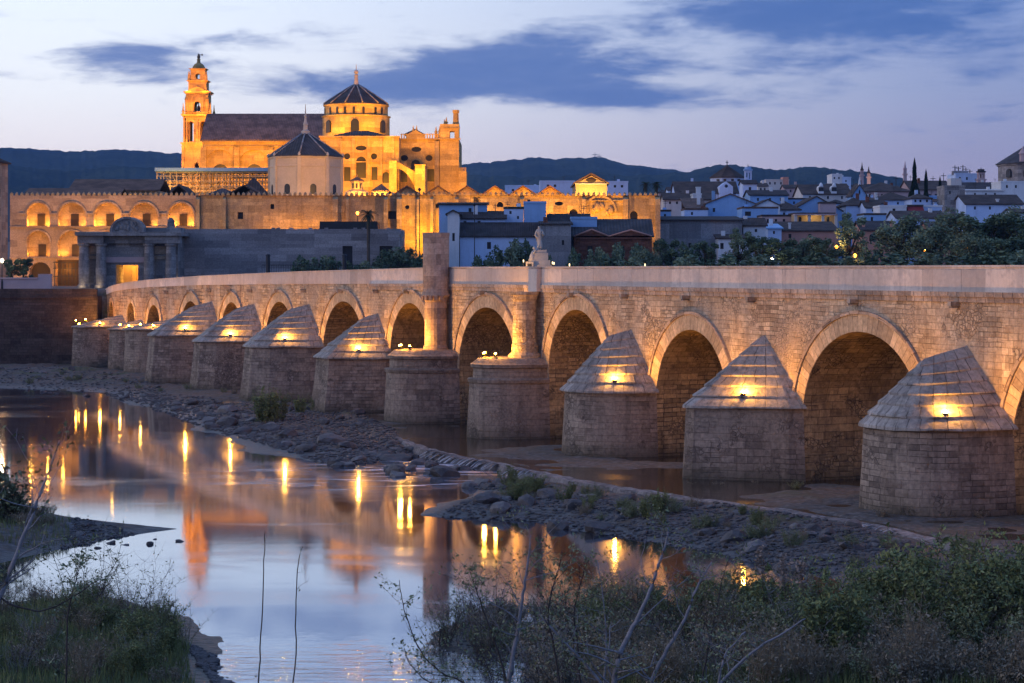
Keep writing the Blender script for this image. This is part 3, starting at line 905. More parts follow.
# end walls and deck
mb = MB()
n = 80
for k in range(n):
    x0, x1 = T_END + (T_NEAR - T_END) * k / n, T_END + (T_NEAR - T_END) * (k + 1) / n
    z0, z1 = ztop(x0) - parh(x0) - .05, ztop(x1) - parh(x1) - .05
    mb.face([(x0, 0.003, z0), (x1, 0.003, z1), (x1, BW - .003, z1), (x0, BW - .003, z0)])
mb.face([(T_END, 0.01, zlow), (T_END, BW - .01, zlow), (T_END, BW - .01, 8.0), (T_END, 0.01, 8.0)])
bpart('deck', mb, M['pave'])
for c, hs, zc, zs in ARCH:
    ap = [(c - hs, zlow)] + arch_pts(c, hs, zc, zs, 26) + [(c + hs, zlow)]
    mb = MB(); v = 0
    for (x0, z0), (x1, z1) in zip(ap[:-1], ap[1:]):
        L = math.dist((x0, z0), (x1, z1))
        mb.face([(x0, .002, z0), (x0, BW - .002, z0), (x1, BW - .002, z1), (x1, .002, z1)], [(0, v), (BW, v), (BW, v + L), (0, v + L)], True)
        v += L
    bpart('arch_lining', mb, M['intrados'])
    th = 1.0 if hs > 3 else .55
    mb = MB(); v = 0
    ai, ao = arch_pts(c, hs, zc, zs, 26, .0), arch_pts(c, hs, zc, zs, 26, th)
    for i in range(26):
        a, b, c2, d = ai[i], ai[i + 1], ao[i + 1], ao[i]
        L = math.dist(c2, d) * .92
        y = -.07
        mb.face([(a[0], y, a[1]), (b[0], y, b[1]), (c2[0], y, c2[1]), (d[0], y, d[1])], [(.2, v), (.2, v + L), (1.2, v + L), (1.2, v)])
        mb.face([(a[0], y, a[1]), (b[0], y, b[1]), (b[0], .004, b[1]), (a[0], .004, a[1])], [(0, v), (0, v + L), (.07, v + L), (.07, v)])
        mb.face([(d[0], y, d[1]), (c2[0], y, c2[1]), (c2[0], .004, c2[1]), (d[0], .004, d[1])], [(0, v), (0, v + L), (.07, v + L), (.07, v)])
        v += L
    ring = bpart('arch_ring', mb, M['vouss'])
    if hs > 3:
        mb = MB(); v = 0
        ai, ao = arch_pts(c, hs, zc, zs, 26, th + .002), arch_pts(c, hs, zc, zs, 26, th + .2)
        rr = []
        for i in range(1, 26):
            a, d = ai[i], ao[i]
            rr.append([(a[0], .004, a[1]), (a[0], -.17, a[1]), (d[0], -.20, d[1]), (d[0], .004, d[1])])
        mb.loft(rr, False)
        bpart('hood_mould', mb, M['cornice'], ring)

# string course and parapets
xs = sorted(set([T_END + .02] + [t_of(x) for x in (105, 107, 110, 114, 120, 128, 138, 150, 165, 180, 200, 225, 250, 300, 370, 450)] + list(np.arange(t_of(450) + 4, T_NEAR, 4.0)) + [T_NEAR]))
def strip(y0, y1, zlo, zhi, a=None):
    mb = MB(); rings = []
    for x in xs:
        if a is not None and x < a: continue
        z, h = ztop(x), parh(x)
        lo, hi = zlo(z, h), zhi(z, h)
        rings.append([(x, y0, lo), (x, y0, hi), (x, y1, hi), (x, y1, lo)])
    for A, B in zip(rings[:-1], rings[1:]):
        for i in range(4):
            j = (i + 1) % 4; mb.face([A[i], B[i], B[j], A[j]])
    mb.face(rings[0]); mb.face(list(reversed(rings[-1])))
    return mb
for y0, y1 in ((-.06, .42), (BW - .42, BW + .06)):
    bpart('parapet', strip(y0, y1, lambda z, h: z - h, lambda z, h: z - .10), M['parapet'])
    bpart('coping', strip(y0 - .05, y1 + .05, lambda z, h: z - .10, lambda z, h: z), M['parapet'])
bpart('string_course', strip(-.20, -.004, lambda z, h: z - h - .24, lambda z, h: z - h + .02, t_of(330)), M['cornice'])
bpart('string_course', strip(-.11, -.004, lambda z, h: z - h - .52, lambda z, h: z - h - .242, t_of(330)), M['cornice'])
for c, hs, zc, zs in ARCH:
    if hs > 3:
        for dt in (-.4, hs + 3.2):
            zz = ztop(c + dt) - parh(c + dt) - .6
            mb = MB(); mb.box(c + dt - .16, c + dt + .16, -.55, .05, zz - .12, zz + .10); mb.box(c + dt - .12, c + dt + .12, -.5, -.01, zz - .24, zz - .122)
            bpart('water_spout', mb, M['cap'])

# cutwaters
def plan(kind, hw, L, n=20):
    if kind in ('round', 'full', 'drum'):
        e = {'round': 2.0, 'full': 2.5, 'drum': 2.2}[kind]
        pts = []
        for i in range(n + 1):
            a = PI * i / n
            cx, sx = math.cos(a), math.sin(a)
            pts.append((hw * math.copysign(abs(cx) ** (2 / e), cx), L * abs(sx) ** (2 / e)))
        return pts
    if kind == 'point':
        key = [(hw, 0), (hw * .93, L * .16), (.55, L * .96), (.0, L), (-.55, L * .96), (-hw * .93, L * .16), (-hw, 0)]
    elif kind == 'blunt':
        key = [(hw * 1.1, 0), (hw * 1.1, .6), (1.7, L), (-1.7, L), (-hw * 1.1, .6), (-hw * 1.1, 0)]
    else:
        key = [(hw, 0), (hw * .97, L * .22), (hw * .62, L * .78), (1.2, L), (-1.2, L), (-hw * .62, L * .78), (-hw * .97, L * .22), (-hw, 0)]
    out = []
    for a, b in zip(key[:-1], key[1:]):
        m = max(1, int(math.dist(a, b) / 1.2))
        out += [(a[0] + (b[0] - a[0]) * k / m, a[1] + (b[1] - a[1]) * k / m) for k in range(m)]
    return out + [key[-1]]
def scale_plan(pl, g, hw, L):                       # grow outwards by g
    return [(x * (1 + g / hw), o * (1 + g / L)) for x, o in pl]
CAPS = []
for (p, t) in zip(PIERS, TP):
    px, hw, L, kind, zc, za, rl, _ = p
    pl = plan(kind, hw, L)
    R3 = lambda q, z: [(t + x, -o + .0, z) for x, o in q]
    mb = MB()
    bat = .5 if kind in ('hex', 'blunt') else .22
    levels = [(-2.2, bat + .1), (-.7, bat), (zc * .5, bat * .35), (zc, 0)]
    if kind != 'drum': levels = [(-2.2, bat + .1), (-1.0, bat + .02), (-.4, bat), (zc * .5, bat * .35), (zc, 0)]
    rings = [R3(scale_plan(pl, g, hw, L), z) for z, g in levels]
    mb.loft(rings, False)
    if kind == 'drum':
        mb.face(rings[-1])
    cw = bpart('cutwater', mb, M['pier'])
    if kind == 'drum':
        mb = MB()
        prof = [(zc - .001, .10), (zc + .22, .16), (zc + .30, .05), (zc + .34, -.25), (zc + 1.05, -.28), (zc + 1.12, -.1), (zc + 1.34, -.05), (zc + 1.45, -.25), (zc + 1.75, -.62), (zc + 1.82, -.9)]
        rings = [R3(scale_plan(pl, g, hw, L), z) for z, g in prof]
        mb.loft(rings, False); mb.face(rings[-1])
        bpart('stepped_top', mb, M['pier'], cw)
        continue
    nC = 7 if za - zc > 2.5 else 4
    mb = MB()
    def cap_pt(i, q, g=0.0):
        x, o = pl[i]
        bx, bo = x * (1 + (.22 + g) / hw), o * (1 + (.22 + g) / L)
        ax, ao = 0.0, min(1.0, o / L) * rl
        return (bx + (ax - bx) * q, bo + (ao - bo) * q)
    prev = None
    for k in range(nC):
        q0, q1 = k / nC, (k + 1) / nC
        z0, z1 = zc + (za - zc) * q0, zc + (za - zc) * q1
        jit = [random.Random(int(k * 91 + i // 2 + t)).uniform(-.07, .07) for i in range(len(pl))]
        lo = []; md = []; hi = []
        for i in range(len(pl)):
            a = cap_pt(i, q0, .10 + jit[i]); b = cap_pt(i, q1, -.03)
            if k == nC - 1: b = cap_pt(i, q1, 0)
            f = .12
            dz_ = min(1.0, pl[i][1] / L) * rl * .24 * q0 ** 2
            lo.append((t + a[0], -a[1] + .02, z0 - .05 - dz_ + jit[i] * .8)); md.append((t + a[0] * (1 - f * .05), -a[1] * (1 - f * .05) + .02, z0 + .07 - dz_)); hi.append((t + b[0], -b[1] + .02, z1 - min(1.0, pl[i][1] / L) * rl * .24 * q1 ** 2))
        if prev: mb.loft([prev, lo], False)
        else: mb.face(lo)
        us = .37 * (k % 2)
        mb.loft([lo, md, hi], False, u0=us)
        prev = hi
    bpart('cap', mb, M['cap'], cw)
    CAPS.append((t, p, pl))

# columns on the two round piers
t5, t4 = TP[7] + .5, TP[8] + 1.1
mb = MB()
mb.lathe((t5, -1.0), [(1.05, 5.2), (1.05, 5.5), (.95, 5.7), (.92, 9.2), (.98, 9.5), (1.2, 9.75), (1.12, 10.0), (1.08, 10.3), (1.08, 14.5), (1.12, 14.72), (1.12, 14.9)], 22, smooth=False)
for k in range(9):
    a = PI + PI * k / 8
    mb.obox((t5 + 1.1 * math.cos(a), -1.0 + 1.1 * math.sin(a)), .13, .13, 9.35, 9.75, a)
bpart('turret', mb, m_masonry('turret stone', (.40, .31, .25), (.31, .235, .19), (.2, .155, .125), .8, .45, (.17, .13, .105), .5, .012, .5))
mb = MB()
mb.lathe((t4 - .3, -1.05), [(1.25, 5.3), (1.25, 5.5), (.98, 5.75), (.98, 6.3), (.90, 6.4), (.86, 9.5), (.95, 9.7), (1.0, 9.9), (1.08, 10.0), (1.08, 10.22)], 20)
bpart('column', mb, M['bridge'])
mb = MB(); mb.box(t4 - 1.0, t4 + .55, -.45, -.07, 10.24, ztop(t4) - .1); mb.box(t4 - 1.05, t4 + .6, -.5, -.115, ztop(t4) - .098, ztop(t4) + .002)
bpart('parapet_bay', mb, M['parapet'])

# floodlights on the cutwaters
def flood(t, o, z, aim_t, group, label, power=300.0, head=True, r=.12):
    p = b2w(t, o, z)
    th = Thing('floodlight', label, 'floodlight', p, group)
    d = (b2w(aim_t, 0, z + 5) - p); d.z = 0; d.normalize()
    a = math.atan2(d.y, d.x)
    mb = MB(); mb.obox((p.x, p.y), .14, .16, p.z, p.z + .07, a)
    for s in (-1, 1):
        q = (p.x - math.sin(a) * .17 * s, p.y + math.cos(a) * .17 * s)
        mb.obox(q, .03, .02, p.z + .07, p.z + .36, a)
    th.part('bracket', mb, M['iron'])
    mb = MB(); mb.lathe((p.x, p.y), [(.10, p.z + .12), (.15, p.z + .2), (.155, p.z + .30)], 10)
    th.part('housing', mb, M['iron'])
    mb = MB(); mb.ball((p.x, p.y, p.z + .34), r, 10, 6)
    th.part('lens', mb, M['lamp'])
    light('flood', (p.x, p.y, p.z + .55), power * 1.0, AMBER, th.o, 'POINT', .09, off=th.loc)
    light('flood_beam', (p.x, p.y, p.z + .45), power * 2.7, AMBER, th.o, 'SPOT', .09, b2w(aim_t, 0, z + 2.4), 125, .9, th.loc)
names = {0: 'rough pier cap nearest the far bank', 1: 'second low pier cap from the bank', 2: 'third low pier cap from the bank',
         3: 'first tall cap from the bank', 4: 'second tall cap from the bank', 5: 'third tall cap from the bank',
         6: 'blunt battered pier beside the turret pier', 9: 'rounded stepped cap beside the slim column pier', 10: 'sharp pyramid cap', 11: 'largest cap near the frame edge'}
for idx, (p, t) in enumerate(zip(PIERS, TP)):
    px, hw, L, kind, zc, za, rl, _ = p
    lab = names.get(idx)
    if kind == 'drum':
        which = 'turret pier' if idx == 7 else 'slim column pier'
        for k, (dt, o) in enumerate([(-1.5, 3.3), (-.3, 3.9), (1.0, 3.5)]):
            flood(t + dt, o, zc + 1.8, t + dt * 2, 'floodlights clustered on the round piers', 'small amber floodlight in the cluster on the flat top of the ' + which, 200, r=.075)
        continue
    if idx > 12: continue
    if lab is None: lab = 'cap just outside the right frame edge'
    pl = plan(kind, hw, L)
    for s in (1, -1):
        q = .13
        # a spot on the flank of the cap, a third of the way out from the wall
        cand = [(x, o) for x, o in pl if x * s > 0 and o > L * .40]
        x, o = min(cand, key=lambda c: abs(c[1] - L * .62))
        x, o = x * (1 - q), o + (rl * o / L - o) * q
        flood(t + x, o + .05, zc + (za - zc) * q - .02, t + s * hw * 1.5, 'floodlights on the pier caps', ('lit floodlight on the near slope of the ' if s > 0 else 'lit floodlight on the far slope of the ') + lab, 330 if idx > 2 else 150)
for k, (dt, o, dz) in enumerate([(-2.3, 4.2, .3), (-1.6, 5.6, .2), (-3.4, 4.8, -.3)]):
    flood(TP[0] + dt, o, 4.75 + dz, TP[0] + dt * 2, 'floodlights grouped at the far pier', 'amber floodlight in the tight group at the outer edge of the farthest pier', 25, r=.10)

# the saint's statue standing on the parapet across the roadway
sx, sZ = 537.0, 182.0
sp = wp(sx, 268, sZ); zb = 11.9
st = Thing('statue', 'pale stone robed saint statue with wings on a stepped plinth above the bridge parapet', 'statue', (sp.x, sp.y, zb - 1.6))
mb = MB()
for hx_, z0, z1 in [(.95, zb - 1.6, zb + .35), (.78, zb + .352, zb + .75), (.62, zb + .752, zb + 1.35), (.5, zb + 1.352, zb + 1.6)]:
    mb.obox((sp.x + .25, sp.y), hx_, hx_ * .8, z0, z1, .1)
st.part('plinth', mb, M['statue'])
def skinned(name, bones, rad, mat, parent, off, sub=2):
    """one continuous surface grown over a skeleton; bones are vertex positions and edges"""
    vs, es = bones
    me = bpy.data.meshes.new(name)
    me.from_pydata([tuple(Vector(v) - Vector(off)) for v in vs], es, [])
    o = bpy.data.objects.new(name, me); C.objects.link(o)
    sk = o.modifiers.new('skin', 'SKIN'); sk.use_smooth_shade = True
    for v, r in zip(me.skin_vertices[0].data, rad): v.radius = (r, r) if not isinstance(r, tuple) else r
    me.skin_vertices[0].data[0].use_root = True
    ss = o.modifiers.new('sub', 'SUBSURF'); ss.levels = sub; ss.render_levels = sub
    me.materials.append(mat)
    if parent: o.parent = parent
    return o
bx, by, z0 = sp.x + .2, sp.y, zb + 1.6
vs = [(bx, by, z0 + .9), (bx + .03, by, z0), (bx, by, z0 + 1.35), (bx - .02, by, z0 + 1.62), (bx - .02, by, z0 + 1.78), (bx - .04, by, z0 + 1.98), (bx - .24, by, z0 + 1.52), (bx - .32, by - .1, z0 + 1.18), (bx - .15, by - .26, z0 + 1.0),
      (bx + .24, by, z0 + 1.52), (bx + .34, by - .1, z0 + 1.2), (bx + .2, by - .3, z0 + 1.35), (bx + .02, by, z0 + .45)]
es = [(0, 12), (12, 1), (0, 2), (2, 3), (3, 4), (4, 5), (3, 6), (6, 7), (7, 8), (3, 9), (9, 10), (10, 11)]
rd = [.2, .30, .21, .15, .08, .14, .10, .075, .055, .10, .075, .055, .25]
skinned('figure', (vs, es), rd, M['statue'], st.o, st.loc)
mb = MB()
for s in (-1, 1):
    for k in range(5):
        a = [(bx + s * (.1 + .03 * k), by + .16, z0 + 1.6 - .05 * k), (bx + s * (.2 + .05 * k), by + .24, z0 + 1.7 - .12 * k), (bx + s * (.14 + .04 * k), by + .22, z0 + .55 + .12 * k)]
        mb.tube(a, [.06, .07, .02], 5)
st.part('wings', mb, M['statue'])
mb = MB()
mb.tube([(bx - .75, by - .5, zb + .5), (bx - .62, by - .45, zb + 1.0), (bx - .5, by - .4, zb + 1.5)], [.2, .22, .12], 8)
mb.ball((bx - .46, by - .42, zb + 1.75), .13, 10, 7); mb.tube([(bx - .6, by - .5, zb + 1.15), (bx - .35, by - .6, zb + 1.5), (bx - .2, by - .5, zb + 1.8)], [.08, .06, .04], 6)
st.part('kneeling_figure', mb, M['statue'])
mb = MB(); mb.obox((bx - .82, by - .9), .3, .2, zb - 1.4, zb + .62, 0)
sh = st.part('niche', mb, M['statue'])
mb = MB(); mb.box(bx - 1.0, bx - .66, by - 1.14, by - 1.11, zb - .2, zb + .45)
st.part('niche_grille', mb, M['iron'], sh)
light('votive', (bx - 1.8, by - 2.4, zb + .4), 130, (1.0, .55, .2), st.o, 'POINT', .1, off=st.loc)
for k, (px_, py_) in enumerate([(523.5, 261), (552.5, 263), (554, 263.5), (569.5, 265), (645, 265)]):
    q = wp(px_, py_, 181 if px_ < 560 else 176)
    tq = Thing('votive_lamp', ['short white votive candle lamp beside the statue plinth', 'tall white lantern lamp behind the parapet just past the statue', 'twin white lantern lamp touching the tall one past the statue', 'tiny white lamp halfway behind the parapet before the red building', 'single white lamp behind the parapet below the grey house'][k], 'lamp', (q.x, q.y, q.z - 1.0), 'small lamps along the far parapet')
    mb = MB(); mb.lathe((q.x, q.y), [(.07, q.z - 1.0), (.05, q.z - .1)], 8); tq.part('post', mb, M['iron'])
    mb = MB(); mb.lathe((q.x, q.y), [(.035, q.z - .1), (.05, q.z + .06), (.02, q.z + .12)], 8); tq.part('lantern', mb, M['candle'])

# ================================================================== the far bank
def gz(x, y): return float(ground_z(np.array(float(x)), np.array(float(y))))

# river wall below the gate
rx1 = b2w(T_END, 0, 0).x + .2
rwZ = FAR_EDGE - .6
mb = MB(); mb.box(-420, rx1, rwZ, rwZ + 3.2, -1.5, 8.35)
rw = Thing('river_wall', 'dark stained stone embankment wall rising from the river at the far end of the bridge', 'wall', (-80, rwZ, 0))
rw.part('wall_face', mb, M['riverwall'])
mb = MB(); mb.box(-420, rx1 - .05, rwZ - .12, rwZ + .4, 8.353, 9.3); rw.part('parapet', mb, M['riverwall'])
mb = MB(); mb.box(-420, rx1 - .04, rwZ - .22, rwZ - .002, 8.1, 8.34); rw.part('ledge', mb, M['riverwall'])
mb = MB(); mb.box(rx1 + BW + 1, 420, FAR_EDGE + 1, FAR_EDGE + 4.2, -1.5, 9.3)
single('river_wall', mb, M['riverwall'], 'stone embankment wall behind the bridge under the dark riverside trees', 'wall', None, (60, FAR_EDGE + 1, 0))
# raised planter wall on the street in front of the loggia
Zs = 300
mb = MB(); mb.box(wx(-60, Zs), wx(38, Zs), Zs, Zs + .6, 8, wz(279, Zs)); mb.box(wx(38, Zs) + .01, wx(51, Zs), Zs - .05, Zs + .7, 8, wz(274, Zs)); mb.box(wx(-60, Zs), wx(38, Zs) - .02, Zs - .12, Zs + .72, wz(279, Zs) + .003, wz(277.5, Zs))
single('street_wall', mb, M['pinkish'], 'low pinkish street wall with a square end pillar in front of the loggia building', 'wall', None, (wx(10, Zs), Zs, 9.1))
# ---------------------------------------------------------------- triumphal gate
Zg = 312.0
gx = lambda x: wx(x, Zg); gzz = lambda y: wz(y, Zg)
g0 = 9.2
gate = Thing('city_gate', 'blue grey stone triumphal gate with four columns and a rounded pediment', 'gate', (gx(127), Zg, g0))
mb = MB()
W0, W1 = gx(84), gx(178)
ops = [(gx(127) - W0, gx(138) - gx(116), g0 - .3, gzz(265), 'r')]
mb.facade((W0, Zg), (1, 0), g0 - .5, gzz(232.5), W1 - W0, ops, 6.0)
mb.face([(W0, Zg, g0 - .5), (W0, Zg + 6, g0 - .5), (W0, Zg + 6, gzz(232)), (W0, Zg, gzz(232))]); mb.face([(W1, Zg, g0 - .5), (W1, Zg + 6, g0 - .5), (W1, Zg + 6, gzz(232)), (W1, Zg, gzz(232))])
gw = gate.part('wall', mb, M['gate'])
mb = MB()
for xa, xb in ((80, 105.5), (147, 182)):
    mb.box(gx(xa), gx(xb), Zg - 1.9, Zg - .01, gzz(243.5), gzz(236))
mb.box(gx(105.5) + .01, gx(147) - .01, Zg - .8, Zg - .012, gzz(243.5), gzz(236))
gate.part('entablature', mb, M['gate'])
mb = MB(); mb.box(gx(78), gx(184), Zg - 2.4, Zg + 6.2, gzz(236) + .003, gzz(232)); mb.box(gx(112), gx(180), Zg + .5, Zg + 5, gzz(232) + .003, gzz(227.5)); gate.part('cornice', mb, M['gate'])
mb = MB(); n = 18
arc = [(gx(128.5) - (gx(145.5) - gx(128.5)) * math.cos(PI * i / n), gzz(231.9) + (gzz(217) - gzz(232)) * math.sin(PI * i / n)) for i in range(n + 1)]
F = [(p[0], Zg - 1.2, p[1]) for p in arc]; Bk = [(p[0], Zg + 1.2, p[1]) for p in arc]
mb.face(list(reversed(F))); mb.face(Bk)
for i in range(n + 1):
    j = (i + 1) % (n + 1); mb.face([F[i], F[j], Bk[j], Bk[i]])
ped = gate.part('pediment', mb, M['gate'])
mb = MB()
rr = [[(p[0] * k + gx(128.5) * (1 - k), Zg - d, gzz(231.9) + (p[1] - gzz(231.9)) * k) for k, d in ((1.0, 1.21), (1.0, 1.5), (.86, 1.5), (.86, 1.21))] for p in arc]
mb.loft(rr, False); gate.part('pediment_rim', mb, M['gate'], ped)
rg = random.Random(3); mb = MB()
for k in range(26):
    a, r_ = rg.uniform(0, PI), rg.uniform(.1, .75)
    mb.ball((gx(128.5) + r_ * 2.2 * math.cos(a), Zg - 1.22, gzz(231.5) + r_ * 1.9 * math.sin(a) + .15), rg.uniform(.12, .3), 7, 5, (1, .5, 1.2))
gate.part('carved_relief', mb, M['gate'], ped)
for x in (85.5, 102.5, 150.5, 172):
    mb = MB(); cx = gx(x); mb.lathe((cx, Zg - 1.1), [(.95, g0), (.95, g0 + .35), (.8, g0 + .5), (.74, g0 + .6), (.78, g0 + 2.4), (.66, gzz(246.5)), (.85, gzz(245.6)), (.9, gzz(243.8))], 18)
    gate.part('column', mb, M['gate'])
mb = MB()
for xa, xb in ((90, 99), (155, 166)):
    mb.box(gx(xa), gx(xb), Zg - .25, Zg - .012, gzz(254), gzz(246))
    mb.box(gx(xa) - .1, gx(xb) + .1, Zg - .35, Zg - .013, gzz(259), gzz(256))
gate.part('carved_panel', mb, M['mosque_pink'])
mb = MB(); mb.box(gx(106), gx(146), Zg - .3, Zg - .013, gzz(262.5), gzz(257)); gate.part('lintel', mb, M['pinkish'])
mb = MB(); mb.obox((gx(169.3), Zg + 1.5), .45, .45, gzz(227.4), gzz(222)); mb.ball((gx(169.3), Zg + 1.5, gzz(221)), .5, 8, 6); gate.part('finial', mb, M['gate'])
# passage of the gate, its lamp, and the lit street end behind
mb = MB(); mb.box(gx(106), gx(150), Zg + 9, Zg + 9.5, g0 - .4, gzz(258)); mb.box(gx(121), gx(126), Zg + 8.7, Zg + 8.99, g0, gzz(266)); mb.box(gx(131), gx(140), Zg + 8.6, Zg + 8.99, gzz(274), gzz(271))
single('street_house', mb, M['ochre'], 'lamplit ochre house front seen through the opening of the stone gate', 'house', None, (gx(127), Zg + 9, g0))
light('passage_lamp', (gx(124), Zg + 5.5, g0 + 3.4), 900, AMBER, gate.o, off=gate.loc)
light('passage_lamp', (gx(132), Zg + 6.0, g0 + 1.5), 500, AMBER, gate.o, off=gate.loc)
for x in (85.5, 102.5):
    light('column_uplight', (gx(x) - .2, Zg - 2.6, g0 + .35), 26, (1, .75, .45), gate.o, off=gate.loc)
light('column_uplight', (gx(179), Zg - .9, g0 + .4), 26, (1, .72, .4), gate.o, off=gate.loc)
mb = MB(); mb.box(gx(78), gx(103), Zg - 5, Zg - 4.2, g0 - 1, wz(293, Zg - 5) + .35)
single('kerb_step', mb, M['pale'], 'pale lamplit stone step at the foot of the gate beside the bridge end', 'step', None, (gx(90), Zg - 5, g0))
light('step_lamp', (gx(90), Zg - 6.2, wz(289.5, Zg - 6)), 30, AMBER)

# ---------------------------------------------------------------- grey museum wall right of the gate
Zm = 318.0
mx = lambda x: wx(x, Zm); mz = lambda y: wz(y, Zm)
mus = Thing('museum_block', 'long blank grey stone clad block between the gate and the palm tree', 'building', (mx(290), Zm, g0))
mb = MB()
X0, X1 = mx(184), mx(400)
ops = [(mx(347.5) - X0, mx(352) - mx(342), g0 - .2, mz(246), 'r'), (mx(386) - X0, mx(393) - mx(380), mz(258), mz(246), 'r')]
bk = mb.facade((X0, Zm), (1, 0), g0 - .5, mz(229), X1 - X0, ops, .7)
mb.face([(X1, Zm, g0 - .5), (X1, Zm + 14, g0 - .5), (X1, Zm + 14, mz(229)), (X1, Zm, mz(229))]); mb.face([(X0, Zm, g0 - .5), (X0, Zm + 14, g0 - .5), (X0, Zm + 14, mz(229)), (X0, Zm, mz(229))])
mb.face([(X0, Zm, mz(229)), (X1, Zm, mz(229)), (X1, Zm + 14, mz(229)), (X0, Zm + 14, mz(229))])
w = mus.part('wall', mb, M['greywall'])
for p in bk:
    mb = MB(); mb.face(p); mus.part('window', mb, M['glass'])
mb = MB(); mb.box(mx(316), mx(375), Zm + 6, Zm + 12, mz(229) + .003, mz(220.5)); mus.part('roof_box', mb, M['iron'])
mb = MB()
for x in (273, 278, 291, 310, 326, 355, 363, 388):
    mb.box(mx(x) - .25, mx(x) + .25, Zm + .3, Zm + .8, mz(229) + .002, mz(227.6))
mus.part('roof_vent', mb, M['greywall'])
# iron railing on the bank in front of it
rl = Thing('railing', 'black iron railing with thin uprights along the bank in front of the grey block', 'railing', (mx(290), 305, 9.2))
mb = MB()
for k in range(64):
    x = wx(262, 305) + k * .33; mb.box(x - .02, x + .02, 305, 305.04, 9.0, wz(265.5, 305))
rl.part('upright', mb, M['iron']).__setitem__('kind', 'stuff')
mb = MB(); mb.box(wx(262, 305), wx(408, 305), 304.97, 304.998, wz(265.4, 305), wz(264.8, 305)); mb.box(wx(262, 305), wx(408, 305), 304.97, 304.998, wz(277, 305), wz(276.4, 305)); rl.part('rail', mb, M['iron'])
for x, lab in ((268, 'short dark square post standing on the bank left of the railing'), (344.5, 'dark post in front of the doorway of the grey block')):
    mb = MB(); mb.lathe((wx(x, 304), 304), [(.28, 9), (.28, wz(254, 304) - .3), (.35, wz(254, 304) - .2), (.2, wz(254, 304))], 8)
    single('bollard_post', mb, M['iron'], lab, 'post', None, (wx(x, 304), 304, 9))

# ---------------------------------------------------------------- mosque
ZM = 350.0
ux = lambda x: wx(x, ZM); uz = lambda y: wz(y, ZM)
mosque = Thing('mosque', 'long floodlit mosque wall with lit double loggia arches, merlons and low tiled roofs', 'mosque', (ux(330), ZM, 9.2))
zt = uz(195.5)
A0, A1 = ux(10), ux(196)
upc = [(38.3, 23), (72, 28), (107.5, 27), (144, 28), (181, 26)]
loc_ = [(38.5, 23), (72, 28), (107.5, 27), (144, 28), (181, 26)]
ops = [(ux(c) - A0, w / 6.286, uz(226), uz(203), 'a') for c, w in upc] + [(ux(c) - A0, w / 6.286, uz(256.5), uz(231), 'a') for c, w in loc_] + [(ux(40) - A0, 3.4, 9.0, uz(262), 'a'), (ux(70) - A0, 4.6, 9.0, uz(260), 'r')]
mb = MB()
bk = mb.facade((A0, ZM), (1, 0), 8.7, zt, A1 - A0, ops, 1.6)
mb.face([(A0, ZM, 8.7), (A0, ZM + 30, 8.7), (A0, ZM + 30, zt), (A0, ZM, zt)])
mosque.part('loggia_wall', mb, M['mosque_pink'])
for i, p in enumerate(bk):
    mb = MB(); mb.face(p)
    nb = mosque.part('loggia_niche' if i < 10 else 'entrance', mb, M['mosque_pink'] if i < 10 else M['door'])
    if i < 10:
        c = upc[i % 5][0] + (1 if i < 5 else 2); zb = uz(226) if i < 5 else uz(256.5)
        mb = MB(); mb.box(ux(c) - .62, ux(c) + .62, ZM + 1.48, ZM + 1.59, zb + .02, zb + 1.95); mosque.part('door', mb, M['door'], nb)
        w = upc[i % 5][1] / 6.286
        for s in (-1, 1):
            if i in (2,) and s < 0 or i == 7: pass
            pw = 130 if i < 5 else 85
            light('niche_lamp', (ux(upc[i % 5][0]) + s * w * .36, ZM + .75, zb + .35), pw * (1.4 if (i + s) % 2 else .7), AMBER, mosque.o, 'POINT', .1, off=mosque.loc)
for c, w in upc:
    for zz0 in (uz(203), uz(231)):
        n = 14; r = w / 2 / 6.286
        rr = []
        for i in range(n + 1):
            ca, sa = math.cos(PI * i / n), math.sin(PI * i / n)
            rr.append([(ux(c) - (r + d1) * ca, ZM - d2, zz0 - r + (r + d1) * sa) for d1, d2 in ((.01, .002), (.01, .22), (.28, .26), (.28, .002))])
        mb = MB(); mb.loft(rr, False); mosque.part('arch_mould', mb, M['mosque_pink'])
mb = MB()
for a, b in ((20, 26), (50.5, 57.5), (87, 93.5), (122, 129.5), (159, 167), (194.2, 196)):
    mb.box(ux(a), ux(b), ZM - .35, ZM - .003, uz(214.5), uz(213)); 
for z in (226.3, 257.2): mb.box(A0, A1, ZM - .3, ZM - .004, uz(z + 1.1), uz(z))
mosque.part('string_course', mb, M['mosque_pink'])
# entrance gate bars in the lit doorway
mb = MB()
for k in range(9): mb.box(ux(55) + k * .55, ux(55) + k * .55 + .1, ZM - .5, ZM - .4, 9.0, uz(262))
for z in (262, 268, 276): mb.box(ux(54), ux(83), ZM - .55, ZM - .39, uz(z) - .12, uz(z))
mosque.part('iron_gate', mb, M['iron'])
light('entrance_lamp', (ux(66), ZM + .5, 11.8), 160, (1, .36, .05), mosque.o, off=mosque.loc)
light('entrance_lamp', (ux(36), ZM - 1.5, 10.2), 60, (1, .4, .15), mosque.o, off=mosque.loc)
